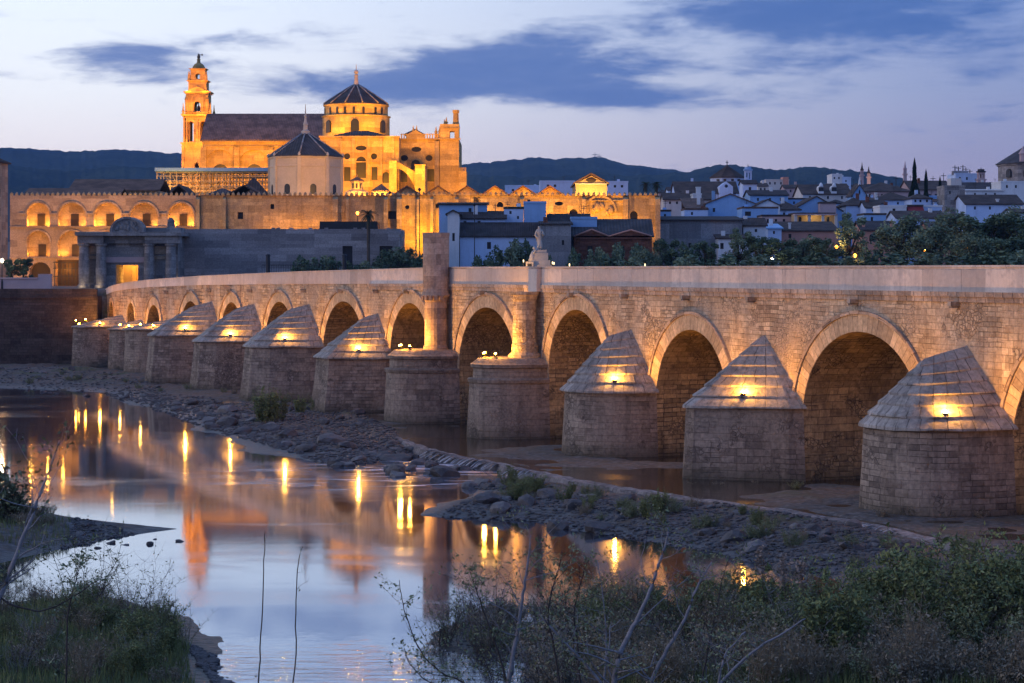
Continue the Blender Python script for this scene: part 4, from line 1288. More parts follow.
# middle and right stretches of the wall
B0, B1 = ux(196), ux(660)
ops = [(ux(240) - B0, .9, uz(219), uz(212), 'r'), (ux(272) - B0, .6, uz(209), uz(204), 'r'), (ux(392) - B0, 1.3, uz(219), uz(211), 'r'), (ux(407) - B0, .7, uz(209), uz(205), 'o'),
       (ux(438) - B0, .8, uz(208), uz(203), 'a'), (ux(500) - B0, 1.0, uz(207), uz(202), 'a'), (ux(559) - B0, 1.3, uz(205.5), uz(201.5), 'o'), (ux(573.5) - B0, 1.3, uz(216), uz(209), 'a'), (ux(634) - B0, 1.2, uz(222), uz(211), 'a')]
mb = MB()
bk = mb.facade((B0 + .01, ZM + .4), (1, 0), 8.7, zt, B1 - B0, ops, .8)
mb.face([(B1, ZM + .4, 8.7), (B1, ZM + 30, 8.7), (B1, ZM + 30, zt), (B1, ZM + .4, zt)])
mb.face([(A0, ZM, zt), (B1, ZM, zt), (B1, ZM + 60, zt + .4), (A0, ZM + 60, zt + .4)])
mosque.part('wall', mb, M['mosque'])
for p in bk:
    mb = MB(); mb.face(p); mosque.part('window', mb, M['glass'])
for a, b, d in ((196.2, 200, .9), (223, 226, .7), (333, 338, 1.0), (346, 349, .8), (384, 388, 1.1), (397, 402, 1.2), (416.8, 419.5, 1.0), (430.5, 433.5, 1.3), (455, 458.5, 1.0), (520, 524, 1.1), (582, 586, 1.1), (623, 628, 1.0), (655, 660, 1.2)):
    mb = MB(); mb.box(ux(a), ux(b), ZM + .4 - d, ZM + .397, 8.8, zt - .6); mb.face([(ux(a), ZM + .4 - d, zt - .599), (ux(b), ZM + .4 - d, zt - .599), (ux(b), ZM + .397, zt - .1), (ux(a), ZM + .397, zt - .1)])
    mosque.part('buttress', mb, M['mosque'])
n = 14; r = 15 / 6.286
rr = [[(ux(600) - (r + d1) * math.cos(PI * i / n), ZM + .4 - d2, uz(212) + (r + d1) * math.sin(PI * i / n)) for d1, d2 in ((0, .002), (0, .25), (.3, .28), (.3, .002))] for i in range(n + 1)]
mb = MB(); mb.loft(rr, False); mb.box(ux(585.5), ux(624), ZM + .15, ZM + .39, uz(201), uz(200)); mosque.part('blind_arch', mb, M['mosque'])
mb = MB(); rg = random.Random(9)
for x in (594, 597.5, 602, 607.5, 611): mb.ball((ux(x), ZM + .2, uz(rg.uniform(206, 214))), rg.uniform(.25, .6), 7, 5, (1, .4, 1.5))
mosque.part('coat_of_arms', mb, M['mosque'])
# merlons along the whole top
mb = MB(); x = A0
while x < B1 - .5:
    a, b, m_ = x, x + .46, x + .23; y0, y1, z1, z2 = ZM + .02, ZM + .42, zt + .3, zt + .6
    mb.box(a, b, y0, y1, zt + .003, z1)
    mb.face([(a, y0, z1), (b, y0, z1), (m_, ZM + .22, z2)]); mb.face([(a, y1, z1), (b, y1, z1), (m_, ZM + .22, z2)]); mb.face([(a, y0, z1), (a, y1, z1), (m_, ZM + .22, z2)]); mb.face([(b, y0, z1), (b, y1, z1), (m_, ZM + .22, z2)])
    x += .82
tag(mosque.part('merlons', mb, M['mosque']), kind='stuff')
# low roofs behind the merlons
def roof_part(xa, xb, ya, yb, Z, dep, along='x', mat='roof_dark', over=.3):
    mb = MB(); mb.gable(wx(xa, Z), wx(xb, Z), Z, Z + dep, wz(yb, Z), wz(ya, Z), along, over); return mosque.part('roof', mb, M[mat])
roof_part(25, 118, 188.5, 195.5, 356, 9, mat='roof_red')
roof_part(70, 158, 179, 190.5, 372, 12, mat='roof_red')
mb = MB(); mb.box(wx(71, 372), wx(157, 372), 372.3, 384, zt, wz(190.5, 372)); mosque.part('aisle_wall', mb, M['mosque_pink'])
roof_part(226, 262, 186, 196, 360, 12, 'y'); roof_part(168, 190, 186, 196, 360, 10, 'y', 'roof_brown')
for k, x in enumerate([407, 438, 467, 495, 523, 550]):
    Zr = 355
    roof_part(x - 13, x + 13, 186.5, 195, Zr, 22, 'y', 'roof_red')
    mb = MB(); X = wx(x, Zr); w = 12.4 / 2200 * Zr
    mb.face([(X - w, Zr + .3, zt), (X + w, Zr + .3, zt), (X + w, Zr + .3, wz(194.6, Zr)), (X, Zr + .3, wz(187, Zr)), (X - w, Zr + .3, wz(194.6, Zr))]); mosque.part('gable_end', mb, M['mosque'])
    if k > 0: light('gable_lamp', (X, Zr - 1.6, zt + .5), 150 if k < 3 else 320, SODIUM, mosque.o, off=mosque.loc)
# brightly lit pedimented pavilion on the roof
Zp = 358
px = lambda x: wx(x, Zp); pz = lambda y: wz(y, Zp)
mb = MB(); mb.face([(px(575.5), Zp, zt), (px(607), Zp, zt), (px(607), Zp, pz(183.5)), (px(591), Zp, pz(175.8)), (px(575.5), Zp, pz(183.5))])
mb.face([(px(575.5), Zp, zt), (px(575.5), Zp + 18, zt), (px(575.5), Zp + 18, pz(183.5)), (px(575.5), Zp, pz(183.5))]); mb.face([(px(607), Zp, zt), (px(607), Zp + 18, zt), (px(607), Zp + 18, pz(183.5)), (px(607), Zp, pz(183.5))])
pv = mosque.part('pavilion', mb, M['ochre'])
mb = MB(); mb.gable(px(575.5), px(607), Zp, Zp + 18, pz(183.3), pz(174.5), 'y', .35, .3); mosque.part('roof', mb, M['roof_red'], pv)
mb = MB(); mb.ball((px(591), Zp - .02, pz(180)), .7, 12, 6, (1.2, .12, .6)); mosque.part('round_window', mb, M['door'], pv)
mb = MB(); mb.box(px(575.3), px(607.2), Zp - .25, Zp - .01, pz(184.5), pz(183.4)); mosque.part('cornice', mb, M['pale'], pv)
for x in (580, 591, 602): light('pavilion_lamp', (px(x), Zp - 2.4, zt + .3), 420, (1, .52, .06), mosque.o, off=mosque.loc)
# bright little cupola beside the chapel, with lit roofs round it
mb = MB(); cx, cz_ = wx(356, 358), 358 + 2.5
mb.lathe((cx, cz_), [(2.2, zt), (2.15, wz(191.5, 358)), (1.0, wz(189, 358)), (.98, wz(181, 358))], 8, PI / 8)
cp = mosque.part('cupola', mb, M['ochre'])
mb = MB(); mb.lathe((cx, cz_), [(1.3, wz(181, 358) + .003), (1.25, wz(180, 358)), (.2, wz(176.5, 358)), (.05, wz(174, 358))], 8, PI / 8); mosque.part('roof', mb, M['roof_red'], cp)
for k in range(3):
    mb = MB(); xx = cx + (k - 1) * .62; mb.box(xx - .15, xx + .15, cz_ - 1.02, cz_ - .95 if k == 1 else cz_ - .8, wz(188, 358), wz(183, 358)); mosque.part('window', mb, M['glass'], cp)
mb = MB(); mb.hip(wx(372, 358), wx(388, 358), 358, 366, wz(192, 358), wz(184, 358), .2); mosque.part('roof', mb, M['roof_red'])
mb = MB(); mb.box(wx(373, 358), wx(387, 358), 358.2, 366, zt, wz(192, 358)); mosque.part('roof_room', mb, M['ochre'])
for x, p in ((349, 1500), (363, 1500), (381, 1900)): light('cupola_lamp', (wx(x, 355), 355.2, zt + .4), p, AMBER, mosque.o, off=mosque.loc)
for x, p in ((112, 40), (126, 36), (140, 18), (22, 12), (30, 12)): light('roof_lamp', (wx(x, 353), 353, zt + .5), p, AMBER, mosque.o, off=mosque.loc)
# floodlights hidden behind the houses that wash the right stretch of the wall
for x, p in ((424, 900), (445, 620), (487, 700), (530, 800), (566, 900), (596, 900), (622, 500)):
    light('wall_flood', (ux(x), ZM - 5.5, uz(252)), p * 5.2, (1, .40, .006), mosque.o, 'SPOT', .25, (ux(x), ZM + .4, uz(214)), 130, .8, mosque.loc)
for x, p in ((425, 260), (268, 320), (300, 480), (330, 380), (365, 150)):
    light('wall_flood', (ux(x), ZM - 3.0, uz(233)), p * 1.5, SODIUM, mosque.o, 'SPOT', .25, (ux(x), ZM + .4, uz(214)), 140, .8, mosque.loc)

for x in (28, 56, 90, 126, 162, 188): light('wall_flood', (ux(x), ZM - 13, 10.5), 2400, (1, .46, .10), mosque.o, 'SPOT', .25, (ux(x), ZM, uz(218)), 120, .8, mosque.loc)
# ---------------------------------------------------------------- cathedral rising through the roofs
cath = Thing('cathedral', 'floodlit golden cathedral with a domed crossing and long brown nave roof', 'cathedral', (wx(356, 430), 430, 9.5))
Zn = 452
nx = lambda x: wx(x, Zn); nz = lambda y: wz(y, Zn)
mb = MB()
N0, N1 = nx(203), nx(330)
ops = [(nx(c) - N0, w / 2200 * Zn, nz(172), nz(149.5), 'a') for c, w in ((220, 30), (254, 30), (288, 30), (315, 16))]
bk = mb.facade((N0, Zn), (1, 0), 20, nz(140), N1 - N0, ops, .5)
mb.face([(N0, Zn, 20), (N0, Zn + 18, 20), (N0, Zn + 18, nz(140)), (N0, Zn + 9, nz(113)), (N0, Zn, nz(140))])
cath.part('nave_wall', mb, M['cath'])
for p in bk:
    mb = MB(); mb.face(p); bl = cath.part('blind_arch', mb, M['cath'])
for c in (220, 254, 288):
    mb = MB(); r = 8 / 2200 * Zn
    mb.face([(nx(c) - r * math.cos(PI * i / 12), Zn + .47, nz(172) + r * math.sin(PI * i / 12)) for i in range(13)]); cath.part('lunette_window', mb, M['glass'])
mb = MB(); mb.gable(N0, N1, Zn, Zn + 18, nz(139.8), nz(112), 'x', .5, .3); cath.part('nave_roof', mb, M['roof_nave'])
mb = MB(); mb.box(N0 - .3, N1, Zn - .45, Zn - .004, nz(142.5), nz(140)); mb.box(N0 - .1, N1, Zn - .3, Zn - .005, nz(146.5), nz(145.6)); cath.part('cornice', mb, M['cath'])
for x in (203.8, 237, 271, 305):
    mb = MB(); mb.box(nx(x) - .55, nx(x) + .55, Zn - .6, Zn - .006, 20, nz(147)); cath.part('buttress', mb, M['cath'])
# crossing: two drum storeys, lead grey cone, lantern
ZD = 436
dx_, dzz = (lambda x: wx(x, ZD)), (lambda y: wz(y, ZD))
D0 = (dx_(356.2), ZD)
Rm = lambda w: w / 2200 * ZD
mb = MB(); mb.lathe(D0, [(Rm(33.5), dzz(140)), (Rm(33.5), dzz(118)), (Rm(34.6), dzz(117.6)), (Rm(34.6), dzz(116.6)), (Rm(31.8), dzz(116.5)), (Rm(31.8), dzz(107)), (Rm(33), dzz(106.5)), (Rm(33), dzz(105.5))], 24, PI / 24)
dr = cath.part('drum', mb, M['cath'])
mb = MB(); mb.lathe(D0, [(Rm(33.4), dzz(105.4)), (Rm(33.2), dzz(104.7)), (Rm(22), dzz(97.0)), (Rm(10), dzz(89.2)), (Rm(3.0), dzz(85.2))], 12, PI / 12)
cr = cath.part('dome_roof', mb, M['roof_slate'])
for k in range(12):
    a = PI / 12 + 2 * PI * k / 12
    mb = MB(); mb.tube([(D0[0] + Rm(r) * math.cos(a), D0[1] + Rm(r) * math.sin(a), dzz(y) + .05) for r, y in ((33.1, 104.6), (22, 97), (10, 89.2), (3, 85.2))], .14, 5); cath.part('dome_ridge', mb, M['greywall'], cr)
mb = MB(); mb.lathe(D0, [(Rm(3.2), dzz(85.4)), (Rm(2.2), dzz(82)), (Rm(1.7), dzz(76)), (Rm(2.4), dzz(75.4)), (Rm(1.2), dzz(74.2))], 8); mb.ball((D0[0], D0[1], dzz(72)), Rm(2.3), 10, 7); mb.lathe(D0, [(.09, dzz(70)), (.05, dzz(64.5))], 5); cath.part('lantern', mb, M['statue'], cr)
for k, dx1 in enumerate((-31, -24.5, -17, -9, 0, 9.5, 21, 27)):
    a = math.asin(dx1 / 32.4); q = (D0[0] + Rm(31.9) * math.sin(a), D0[1] - Rm(31.9) * math.cos(a))
    mb = MB(); mb.obox(q, .22, .12, dzz(115.5), dzz(109), a); cath.part('drum_slit', mb, M['glass'], dr)
for dx1, w in ((-25.5, 1.0), (1.2, 1.3), (27.5, 1.0)):
    a = math.asin(dx1 / 33.8)
    q = (D0[0] + Rm(33.3) * math.sin(a), D0[1] - Rm(33.3) * math.cos(a)); c, s = math.cos(a), math.sin(a)
    n = 8; rr = .62 * w
    ol = [(-rr * math.cos(PI * i / n), dzz(125) + rr * math.sin(PI * i / n)) for i in range(n + 1)]
    ol = [(-rr, dzz(134))] + ol + [(rr, dzz(134))]
    mb = MB()
    f = [(q[0] + u * c + s * .35, q[1] + u * s - c * .35, z) for u, z in ol]; b = [(q[0] + u * c - s * .4, q[1] + u * s + c * .4, z) for u, z in ol]
    mb.face(f); mb.face(list(reversed(b)))
    for i in range(len(f)):
        j = (i + 1) % len(f); mb.face([f[i], f[j], b[j], b[i]])
    cath.part('drum_window', mb, M['glass'], dr)
# transept front
ZT = 420
tx, tz = (lambda x: wx(x, ZT)), (lambda y: wz(y, ZT))
mb = MB(); T0, T1 = tx(320), tx(399)
def P_(c, y0, y1, w, k): return (tx(c) - T0, w / 2200 * ZT, tz(y1), tz(y0), k)
ops = [P_(361, 145.5, 150.5, 11, 'o'), P_(347, 153.2, 159.4, 6.2, 'o'), P_(374, 153.2, 159.4, 6.2, 'o'), P_(361, 156.5, 178, 10, 'a'), P_(347.2, 167, 181, 6.5, 'r'), P_(374.5, 167, 180, 6, 'r'), P_(386, 172, 183, 7, 'a')]
bk = mb.facade((T0, ZT), (1, 0), 20, tz(136.5), T1 - T0, ops, .7)
for X in (T0, T1): mb.face([(X, ZT, 20), (X, ZT + 30, 20), (X, ZT + 30, tz(136.5)), (X, ZT, tz(136.5))])
mb.face([(T0, ZT, tz(136.5)), (T1, ZT, tz(136.5)), (T1, ZT + 30, tz(136.5)), (T0, ZT + 30, tz(136.5))])
cath.part('transept_wall', mb, M['cath'])
for p in bk:
    mb = MB(); mb.face(p); cath.part('window', mb, M['glass'])
mb = MB(); mb.box(T0 - .2, T1 + .2, ZT - .4, ZT - .004, tz(137.6), tz(136.0)); mb.box(T0, T1, ZT - .25, ZT - .005, tz(162.3), tz(161.3)); cath.part('cornice', mb, M['cath'])
mb = MB(); mb.hip(tx(334), tx(386), ZT + .5, ZT + 8, tz(136.2), tz(130.5), .1); cath.part('skirt_roof', mb, M['roof_slate'])
for x in (341, 353.5, 368.5, 381, 393):
    mb = MB(); mb.box(tx(x) - .3, tx(x) + .3, ZT - .3, ZT - .006, 20, tz(138)); cath.part('pilaster', mb, M['cath'])
# sanctuary to the right with ornate parapet, buttress and corner turret
ZS = 427
sx_, sz_ = (lambda x: wx(x, ZS)), (lambda y: wz(y, ZS))
S0, S1 = sx_(398.5), sx_(459)
def Q_(c, y0, y1, w, k): return (sx_(c) - S0, w / 2200 * ZS, sz_(y1), sz_(y0), k)
ops = [Q_(416.3, 146.6, 152, 10, 'o'), Q_(404.3, 155, 161, 7.5, 'o'), Q_(429, 155, 161, 7, 'o'), Q_(415.5, 159.5, 169, 9, 'a'), Q_(403.7, 169, 182, 7, 'a'), Q_(430, 169, 181.5, 8, 'r')]
mb = MB(); bk = mb.facade((S0, ZS), (1, 0), 20, sz_(138.5), S1 - S0, ops, .7)
for X in (S1,): mb.face([(X, ZS, 20), (X, ZS + 24, 20), (X, ZS + 24, sz_(138.5)), (X, ZS, sz_(138.5))])
mb.face([(S0, ZS, sz_(138.5)), (S1, ZS, sz_(138.5)), (S1, ZS + 24, sz_(138.5)), (S0, ZS + 24, sz_(138.5))])
cath.part('sanctuary_wall', mb, M['cath'])
for p in bk:
    mb = MB(); mb.face(p); cath.part('window', mb, M['glass'])
mb = MB(); mb.box(S0, S1 + .3, ZS - .4, ZS - .004, sz_(139.6), sz_(138.4)); cath.part('cornice', mb, M['cath'])
mb = MB()
for k in range(15):
    x = sx_(401) + k * .5
    mb.box(x, x + .22, ZS - .2, ZS + .1, sz_(138.4) + .003, sz_(134.6))
mb.box(sx_(400.5), sx_(440), ZS - .25, ZS + .15, sz_(134.6) + .002, sz_(133.8))
mb.prism([(sx_(407), ZS - .3), (sx_(424), ZS - .3), (sx_(424), ZS + .3), (sx_(407), ZS + .3)], sz_(138.4) + .004, sz_(134.5))
q = [(sx_(407.5), sz_(134.2)), (sx_(410), sz_(133)), (sx_(415.5), sz_(129.8)), (sx_(421), sz_(133)), (sx_(423.5), sz_(134.2))]
f = [(a, ZS - .32, b) for a, b in q]; b2 = [(a, ZS + .32, b) for a, b in q]
mb.face(f); mb.face(list(reversed(b2)))
for i in range(len(q)):
    j = (i + 1) % len(q); mb.face([f[i], f[j], b2[j], b2[i]])
cath.part('balustrade', mb, M['cath'])
mb = MB()
for x, y in ((436, 126.5), (439.7, 126), (444.5, 119), (446.3, 117), (413.2, 125.5), (416.6, 125.3)):
    mb.lathe((sx_(x), ZS + .2), [(.28, sz_(138)), (.26, sz_(y + 6)), (.36, sz_(y + 5.6)), (.18, sz_(y + 4)), (.04, sz_(y))], 6)
cath.part('pinnacle', mb, M['cath'])
mb = MB(); mb.hip(sx_(404), sx_(423), ZS + 4, ZS + 10, sz_(133.5), sz_(127.5), .1); cath.part('roof', mb, M['roof_slate'])
Zc = ZS - 1.2
cx0, cx1 = wx(440, Zc), wx(459, Zc)
mb = MB(); mb.facade((cx0, Zc), (1, 0), 20, wz(124, Zc), cx1 - cx0, [((wx(452, Zc) - cx0), .95, wz(138.5, Zc), wz(131, Zc), 'r')], 4.5)
for X in (cx0, cx1): mb.face([(X, Zc, 20), (X, Zc + 5, 20), (X, Zc + 5, wz(124, Zc)), (X, Zc, wz(124, Zc))])
mb.face([(cx0, Zc, wz(124, Zc)), (cx1, Zc, wz(124, Zc)), (cx1, Zc + 5, wz(124, Zc)), (cx0, Zc + 5, wz(124, Zc))])
mb.box(cx0 - .2, cx1 + .25, Zc - .3, Zc - .004, wz(139.5, Zc), wz(138.3, Zc)); mb.box(cx0 + .8, cx1 + .2, Zc - .25, Zc - .005, wz(128.5, Zc), wz(127.6, Zc))
cath.part('corner_tower', mb, M['cath'])
mb = MB(); mb.lathe((wx(455.7, Zc), Zc + 1.5), [(.75, wz(124, Zc)), (.62, wz(122, Zc)), (.55, wz(113, Zc)), (.68, wz(112, Zc)), (.7, wz(109.5, Zc))], 8, PI / 8); cath.part('turret', mb, M['cath'])
mb = MB(); mb.box(wx(434.5, Zc), wx(439.3, Zc), Zc + .2, ZS - .007, 20, wz(141, Zc)); cath.part('buttress', mb, M['mosque'])
mb = MB(); mb.box(wx(458.5, Zc), wx(466.5, Zc), Zc - .5, Zc + 8, 20, wz(171, Zc))
for k in range(5): mb.box(wx(459 + k * 1.55, Zc), wx(460 + k * 1.55, Zc), Zc - .48, Zc - .1, wz(171, Zc) + .003, wz(167.5, Zc))
cath.part('battlement_block', mb, M['cath'])
# flying buttress and its pier
Zf = 416
fx, fz = (lambda x: wx(x, Zf)), (lambda y: wz(y, Zf))
mb = MB(); mb.box(fx(415.5), fx(425.5), Zf - 2, Zf + 9, 20, fz(166)); mb.box(fx(415), fx(426), Zf - 2.2, Zf + 9.1, fz(166) + .003, fz(165))
mb.box(fx(389.5), fx(397), Zf - 1.5, Zf + 3.5, 20, fz(161)); cath.part('buttress', mb, M['cath'])
mb = MB(); rr = []
for i in range(9):
    u = i / 8; x = fx(397 + 18.5 * u)
    lo = fz(169 + 20 * u ** 2.2); hi = fz(161.5 + 10.5 * u)
    rr.append([(x, Zf - .6, lo), (x, Zf + .6, lo), (x, Zf + .6, hi), (x, Zf - .6, hi)])
mb.loft(rr, True); cath.part('flying_buttress', mb, M['cath'])
# floodlights for the cathedral
for x, p in ((328, 500), (345, 700), (361, 800), (377, 700), (392, 600), (408, 700), (422, 600), (440, 1000), (455, 1000)):
    light('cathedral_flood', (tx(x), ZT - 24, 26.2), p * 13, SODIUM, cath.o, 'SPOT', .3, (tx(x), ZT + 4, tz(146)), 90, .8, cath.loc)
for x in (215, 237, 254, 271, 288): light('cathedral_flood', (nx(x), Zn - 15, nz(172)), 4200, SODIUM, cath.o, 'SPOT', .3, (nx(x), Zn, nz(150)), 130, .8, cath.loc)
for x, p in ((322, 420), (331, 300), (345, 300), (370, 300), (383, 300), (392, 420)): light('drum_flood', (dx_(x), ZD - Rm(48), dzz(134)), p * 3.2, (1, .39, .01), cath.o, 'SPOT', .3, (dx_(356 + (x - 356) * .5), ZD - Rm(10), dzz(112)), 130, .8, cath.loc)

# ---------------------------------------------------------------- bell tower
ZB = 528
bx_, bz_ = (lambda x: wx(x, ZB)), (lambda y: wz(y, ZB))
tw = Thing('bell_tower', 'slender floodlit baroque bell tower of stacked stages with a statue on top', 'tower', (bx_(198.7), ZB, 9.5))
kk = ZB / 2200
cxt = bx_(198.7)
def stage(w, y0, y1, op=None, name='stage', oy=None):
    h = w / 2 * kk; z0, z1 = bz_(y1), bz_(y0)
    mb = MB(); wins = []
    for a, O, u in ((0, (cxt - h, ZB - h), (1, 0)), (1, (cxt + h, ZB - h), (0, 1)), (2, (cxt + h, ZB + h), (-1, 0)), (3, (cxt - h, ZB + h), (0, -1))):
        ops = [(h + c * kk, ww * kk, bz_(yb), bz_(ya), 'a') for c, ww, ya, yb in (op or [])]
        mb.facade(O, u, z0, z1, 2 * h, ops, h * .45)
    mb.face([(cxt - h, ZB - h, z1), (cxt + h, ZB - h, z1), (cxt + h, ZB + h, z1), (cxt - h, ZB + h, z1)])
    o_ = tw.part(name, mb, M['cath'])
    return o_, h, z0, z1
def cornice(w, y, t=1.2):
    h = w / 2 * kk; z = bz_(y); mb = MB(); mb.box(cxt - h, cxt + h, ZB - h, ZB + h, z + .002, z + t * kk); mb.box(cxt - h - .25, cxt + h + .25, ZB - h - .25, ZB + h + .25, z + t * kk + .002, z + 2 * t * kk); tw.part('cornice', mb, M['cath'])
b0 = stage(29, 145, 200, [(0, 4, 163, 168.5)], 'base')[0]
mb = MB(); mb.box(cxt - 2 * kk, cxt + 2 * kk, ZB - 7 * kk * 2.03, ZB - 7 * kk * 2.0, bz_(168.3), bz_(164.4))
s1 = stage(27, 118, 145, [(-6.2, 6.0, 122, 142), (6.2, 6.0, 122, 142)], 'belfry')[0]
cornice(30, 145.6); cornice(29, 117.5)
for sx1 in (-1, 1):
    for sy1 in (-1, 1):
        mb = MB(); mb.lathe((cxt + sx1 * 13.5 * kk, ZB + sy1 * 13.5 * kk), [(.42, bz_(116)), (.24, bz_(113)), (.36, bz_(112.5)), (.18, bz_(110)), (.05, bz_(104))], 6)
        tw.part('corner_urn', mb, M['cath'])
s2 = stage(22, 95, 116, [(0, 6.5, 102, 112)], 'bell_stage')[0]
mb = MB(); mb.lathe((cxt, ZB), [(.12 * kk, bz_(111.5)), (1.9 * kk, bz_(110.5)), (1.4 * kk, bz_(106.5)), (.5 * kk, bz_(105.5)), (.1, bz_(103))], 12); tw.part('bell', mb, M['bronze'], s2)
cornice(24.5, 94.5)
for sx1 in (-1, 1):
    mb = MB(); mb.lathe((cxt + sx1 * 10.6 * kk, ZB - 11 * kk), [(.34, bz_(116)), (.36, bz_(101)), (.5, bz_(100.4)), (.2, bz_(97)), (.06, bz_(92))], 6); tw.part('corner_column', mb, M['cath'], s2)
def pilasters(w, y0, y1, offs, par, bw_=.28):
    h = w / 2 * kk
    for c in offs:
        mb = MB(); mb.box(cxt + c * kk - bw_, cxt + c * kk + bw_, ZB - h - .28, ZB - h - .004, bz_(y1), bz_(y0)); mb.box(cxt + c * kk - bw_ - .1, cxt + c * kk + bw_ + .1, ZB - h - .36, ZB - h - .006, bz_(y0) + .002, bz_(y0) + .3); tw.part('pilaster', mb, M['cath'], par)
pilasters(27, 120.5, 144.5, (-12, -10.6, 0, 10.6, 12), s1); pilasters(22, 97, 115.5, (-9.6, -5.2, 5.2, 9.6), s2, .22); pilasters(29, 148, 170, (-13.5, 13.5), b0, .3)
mb = MB()
for k in range(17):
    x = cxt + (k - 8) * 1.6 * kk; mb.box(x - .09, x + .09, ZB - 13.6 * kk - .05, ZB - 13.6 * kk + .1, bz_(117.5) + 2.4 * kk + .3, bz_(113.2))
mb.box(cxt - 13.8 * kk, cxt + 13.8 * kk, ZB - 13.6 * kk - .1, ZB - 13.6 * kk + .12, bz_(113.2) + .002, bz_(112.6)); tw.part('balustrade', mb, M['cath'])
mb = MB(); h = 10 * kk
for yy in (-1, 1):
    q = [(cxt - h, bz_(92)), (cxt, bz_(87)), (cxt + h, bz_(92))]; f = [(a, ZB + yy * 11.6 * kk - .2, b) for a, b in q]; b2 = [(a, ZB + yy * 11.6 * kk + .2, b) for a, b in q]
    mb.face(f); mb.face(b2)
    for i in range(3): mb.face([f[i], f[(i + 1) % 3], b2[(i + 1) % 3], b2[i]])
tw.part('pediment', mb, M['cath'])
s3 = stage(18, 82, 92.2, None, 'attic')[0]; cornice(19.5, 82.2, .6)
s4 = stage(14.5, 70, 81, [(0, 4, 74, 79.5)], 'clock_stage')[0]
for sx1 in (-1, 1):
    mb = MB(); mb.lathe((cxt + sx1 * 8.5 * kk, ZB - 8 * kk), [(.36, bz_(81)), (.3, bz_(76)), (.1, bz_(72))], 6)
    tw.part('corner_urn', mb, M['cath'])
cornice(15.5, 70, .5)
mb = MB(); mb.lathe((cxt, ZB), [(6.6 * kk, bz_(69)), (6.2 * kk, bz_(67)), (4.5 * kk, bz_(64.5)), (2.2 * kk, bz_(63))], 10); tw.part('cap_roof', mb, M['cath'])
mb = MB(); mb.lathe((cxt, ZB), [(1.9 * kk, bz_(63)), (1.6 * kk, bz_(60)), (2.2 * kk, bz_(59.6)), (.8 * kk, bz_(58.4))], 8); tw.part('lantern', mb, M['cath'])
mb = MB(); mb.lathe((cxt, ZB), [(.3, bz_(58.4)), (.42, bz_(57)), (.32, bz_(55.6)), (.2, bz_(55)), (.22, bz_(54.3)), (.05, bz_(53.6))], 8); mb.box(cxt - .1, cxt + 1.0, ZB - .05, ZB + .05, bz_(55.2), bz_(54.6)); mb.box(cxt + .7, cxt + .95, ZB - .04, ZB + .04, bz_(55.8), bz_(54.0)); tw.part('statue', mb, M['bronze'])
for y, dd, p in ((172, 9, 1500), (146, 4.6, 420), (117, 3.6, 380), (94, 3.0, 200), (81.5, 2.6, 90)):
    for s in (-1, 1):
        light('tower_flood', (cxt + s * dd * .75, ZB - dd - (3.3 if y > 110 else 1.5), bz_(y)), p * 4.2, (1, .32, .006), tw.o, 'SPOT', .2, (cxt + s * .8, ZB - 1.5, bz_(y - 16)), 130, .8, tw.loc)
light('belfry_lamp', (cxt - .6, ZB - 7.3, bz_(166)), 120, AMBER, tw.o, off=tw.loc)

# ---------------------------------------------------------------- octagonal chapel
ZC = 384
ch = Thing('octagonal_chapel', 'pale eight sided chapel with a dark pyramid roof and thin stone spire', 'chapel', (wx(305.5, ZC), ZC, 20))
c0 = (wx(305.5, ZC), ZC); k_ = ZC / 2200
yz = lambda y: wz(y, ZC)
a8 = PI / 8 + .32
mb = MB(); mb.lathe(c0, [(36.5 * k_, 18), (36.5 * k_, yz(168)), (37.2 * k_, yz(167.6)), (37.2 * k_, yz(166.6)), (36.5 * k_, yz(166.2)), (36.5 * k_, yz(159.5)), (38 * k_, yz(158.5)), (38.2 * k_, yz(157.6))], 8, a8)
w = ch.part('wall', mb, M['chapel'])
mb = MB(); mb.lathe(c0, [(38.6 * k_, yz(157.5)), (38.4 * k_, yz(156.6)), (3.5 * k_, yz(133.5)), (2.4 * k_, yz(132.6))], 8, a8); rf = ch.part('roof', mb, M['roof_slate'])
for i in range(8):
    a = a8 + 2 * PI * i / 8; mb = MB(); mb.tube([(c0[0] + 38.3 * k_ * math.cos(a), c0[1] + 38.3 * k_ * math.sin(a), yz(156.5)), (c0[0] + 3.4 * k_ * math.cos(a), c0[1] + 3.4 * k_ * math.sin(a), yz(133.4))], .14, 5); ch.part('ridge', mb, M['greywall'], rf)
    mb = MB(); mb.obox((c0[0] + 36.4 * k_ * math.cos(a), c0[1] + 36.4 * k_ * math.sin(a)), .22, .32, 18, yz(158.6), a); ch.part('corner_pilaster', mb, M['chapel'], w)
    mb = MB(); mb.lathe((c0[0] + 37.6 * k_ * math.cos(a), c0[1] + 37.6 * k_ * math.sin(a)), [(.22, yz(157)), (.26, yz(155.6)), (.08, yz(153.6))], 6); ch.part('finial', mb, M['statue'], rf)
mb = MB(); mb.lathe(c0, [(4.4 * k_, yz(134)), (4.2 * k_, yz(131)), (2.4 * k_, yz(130)), (2.0 * k_, yz(125)), (2.6 * k_, yz(124.6)), (1.3 * k_, yz(121)), (.9 * k_, yz(117)), (1.5 * k_, yz(116.3)), (.7 * k_, yz(114)), (.1, yz(112)), (.04, yz(104))], 8, a8); ch.part('spire', mb, M['statue'])
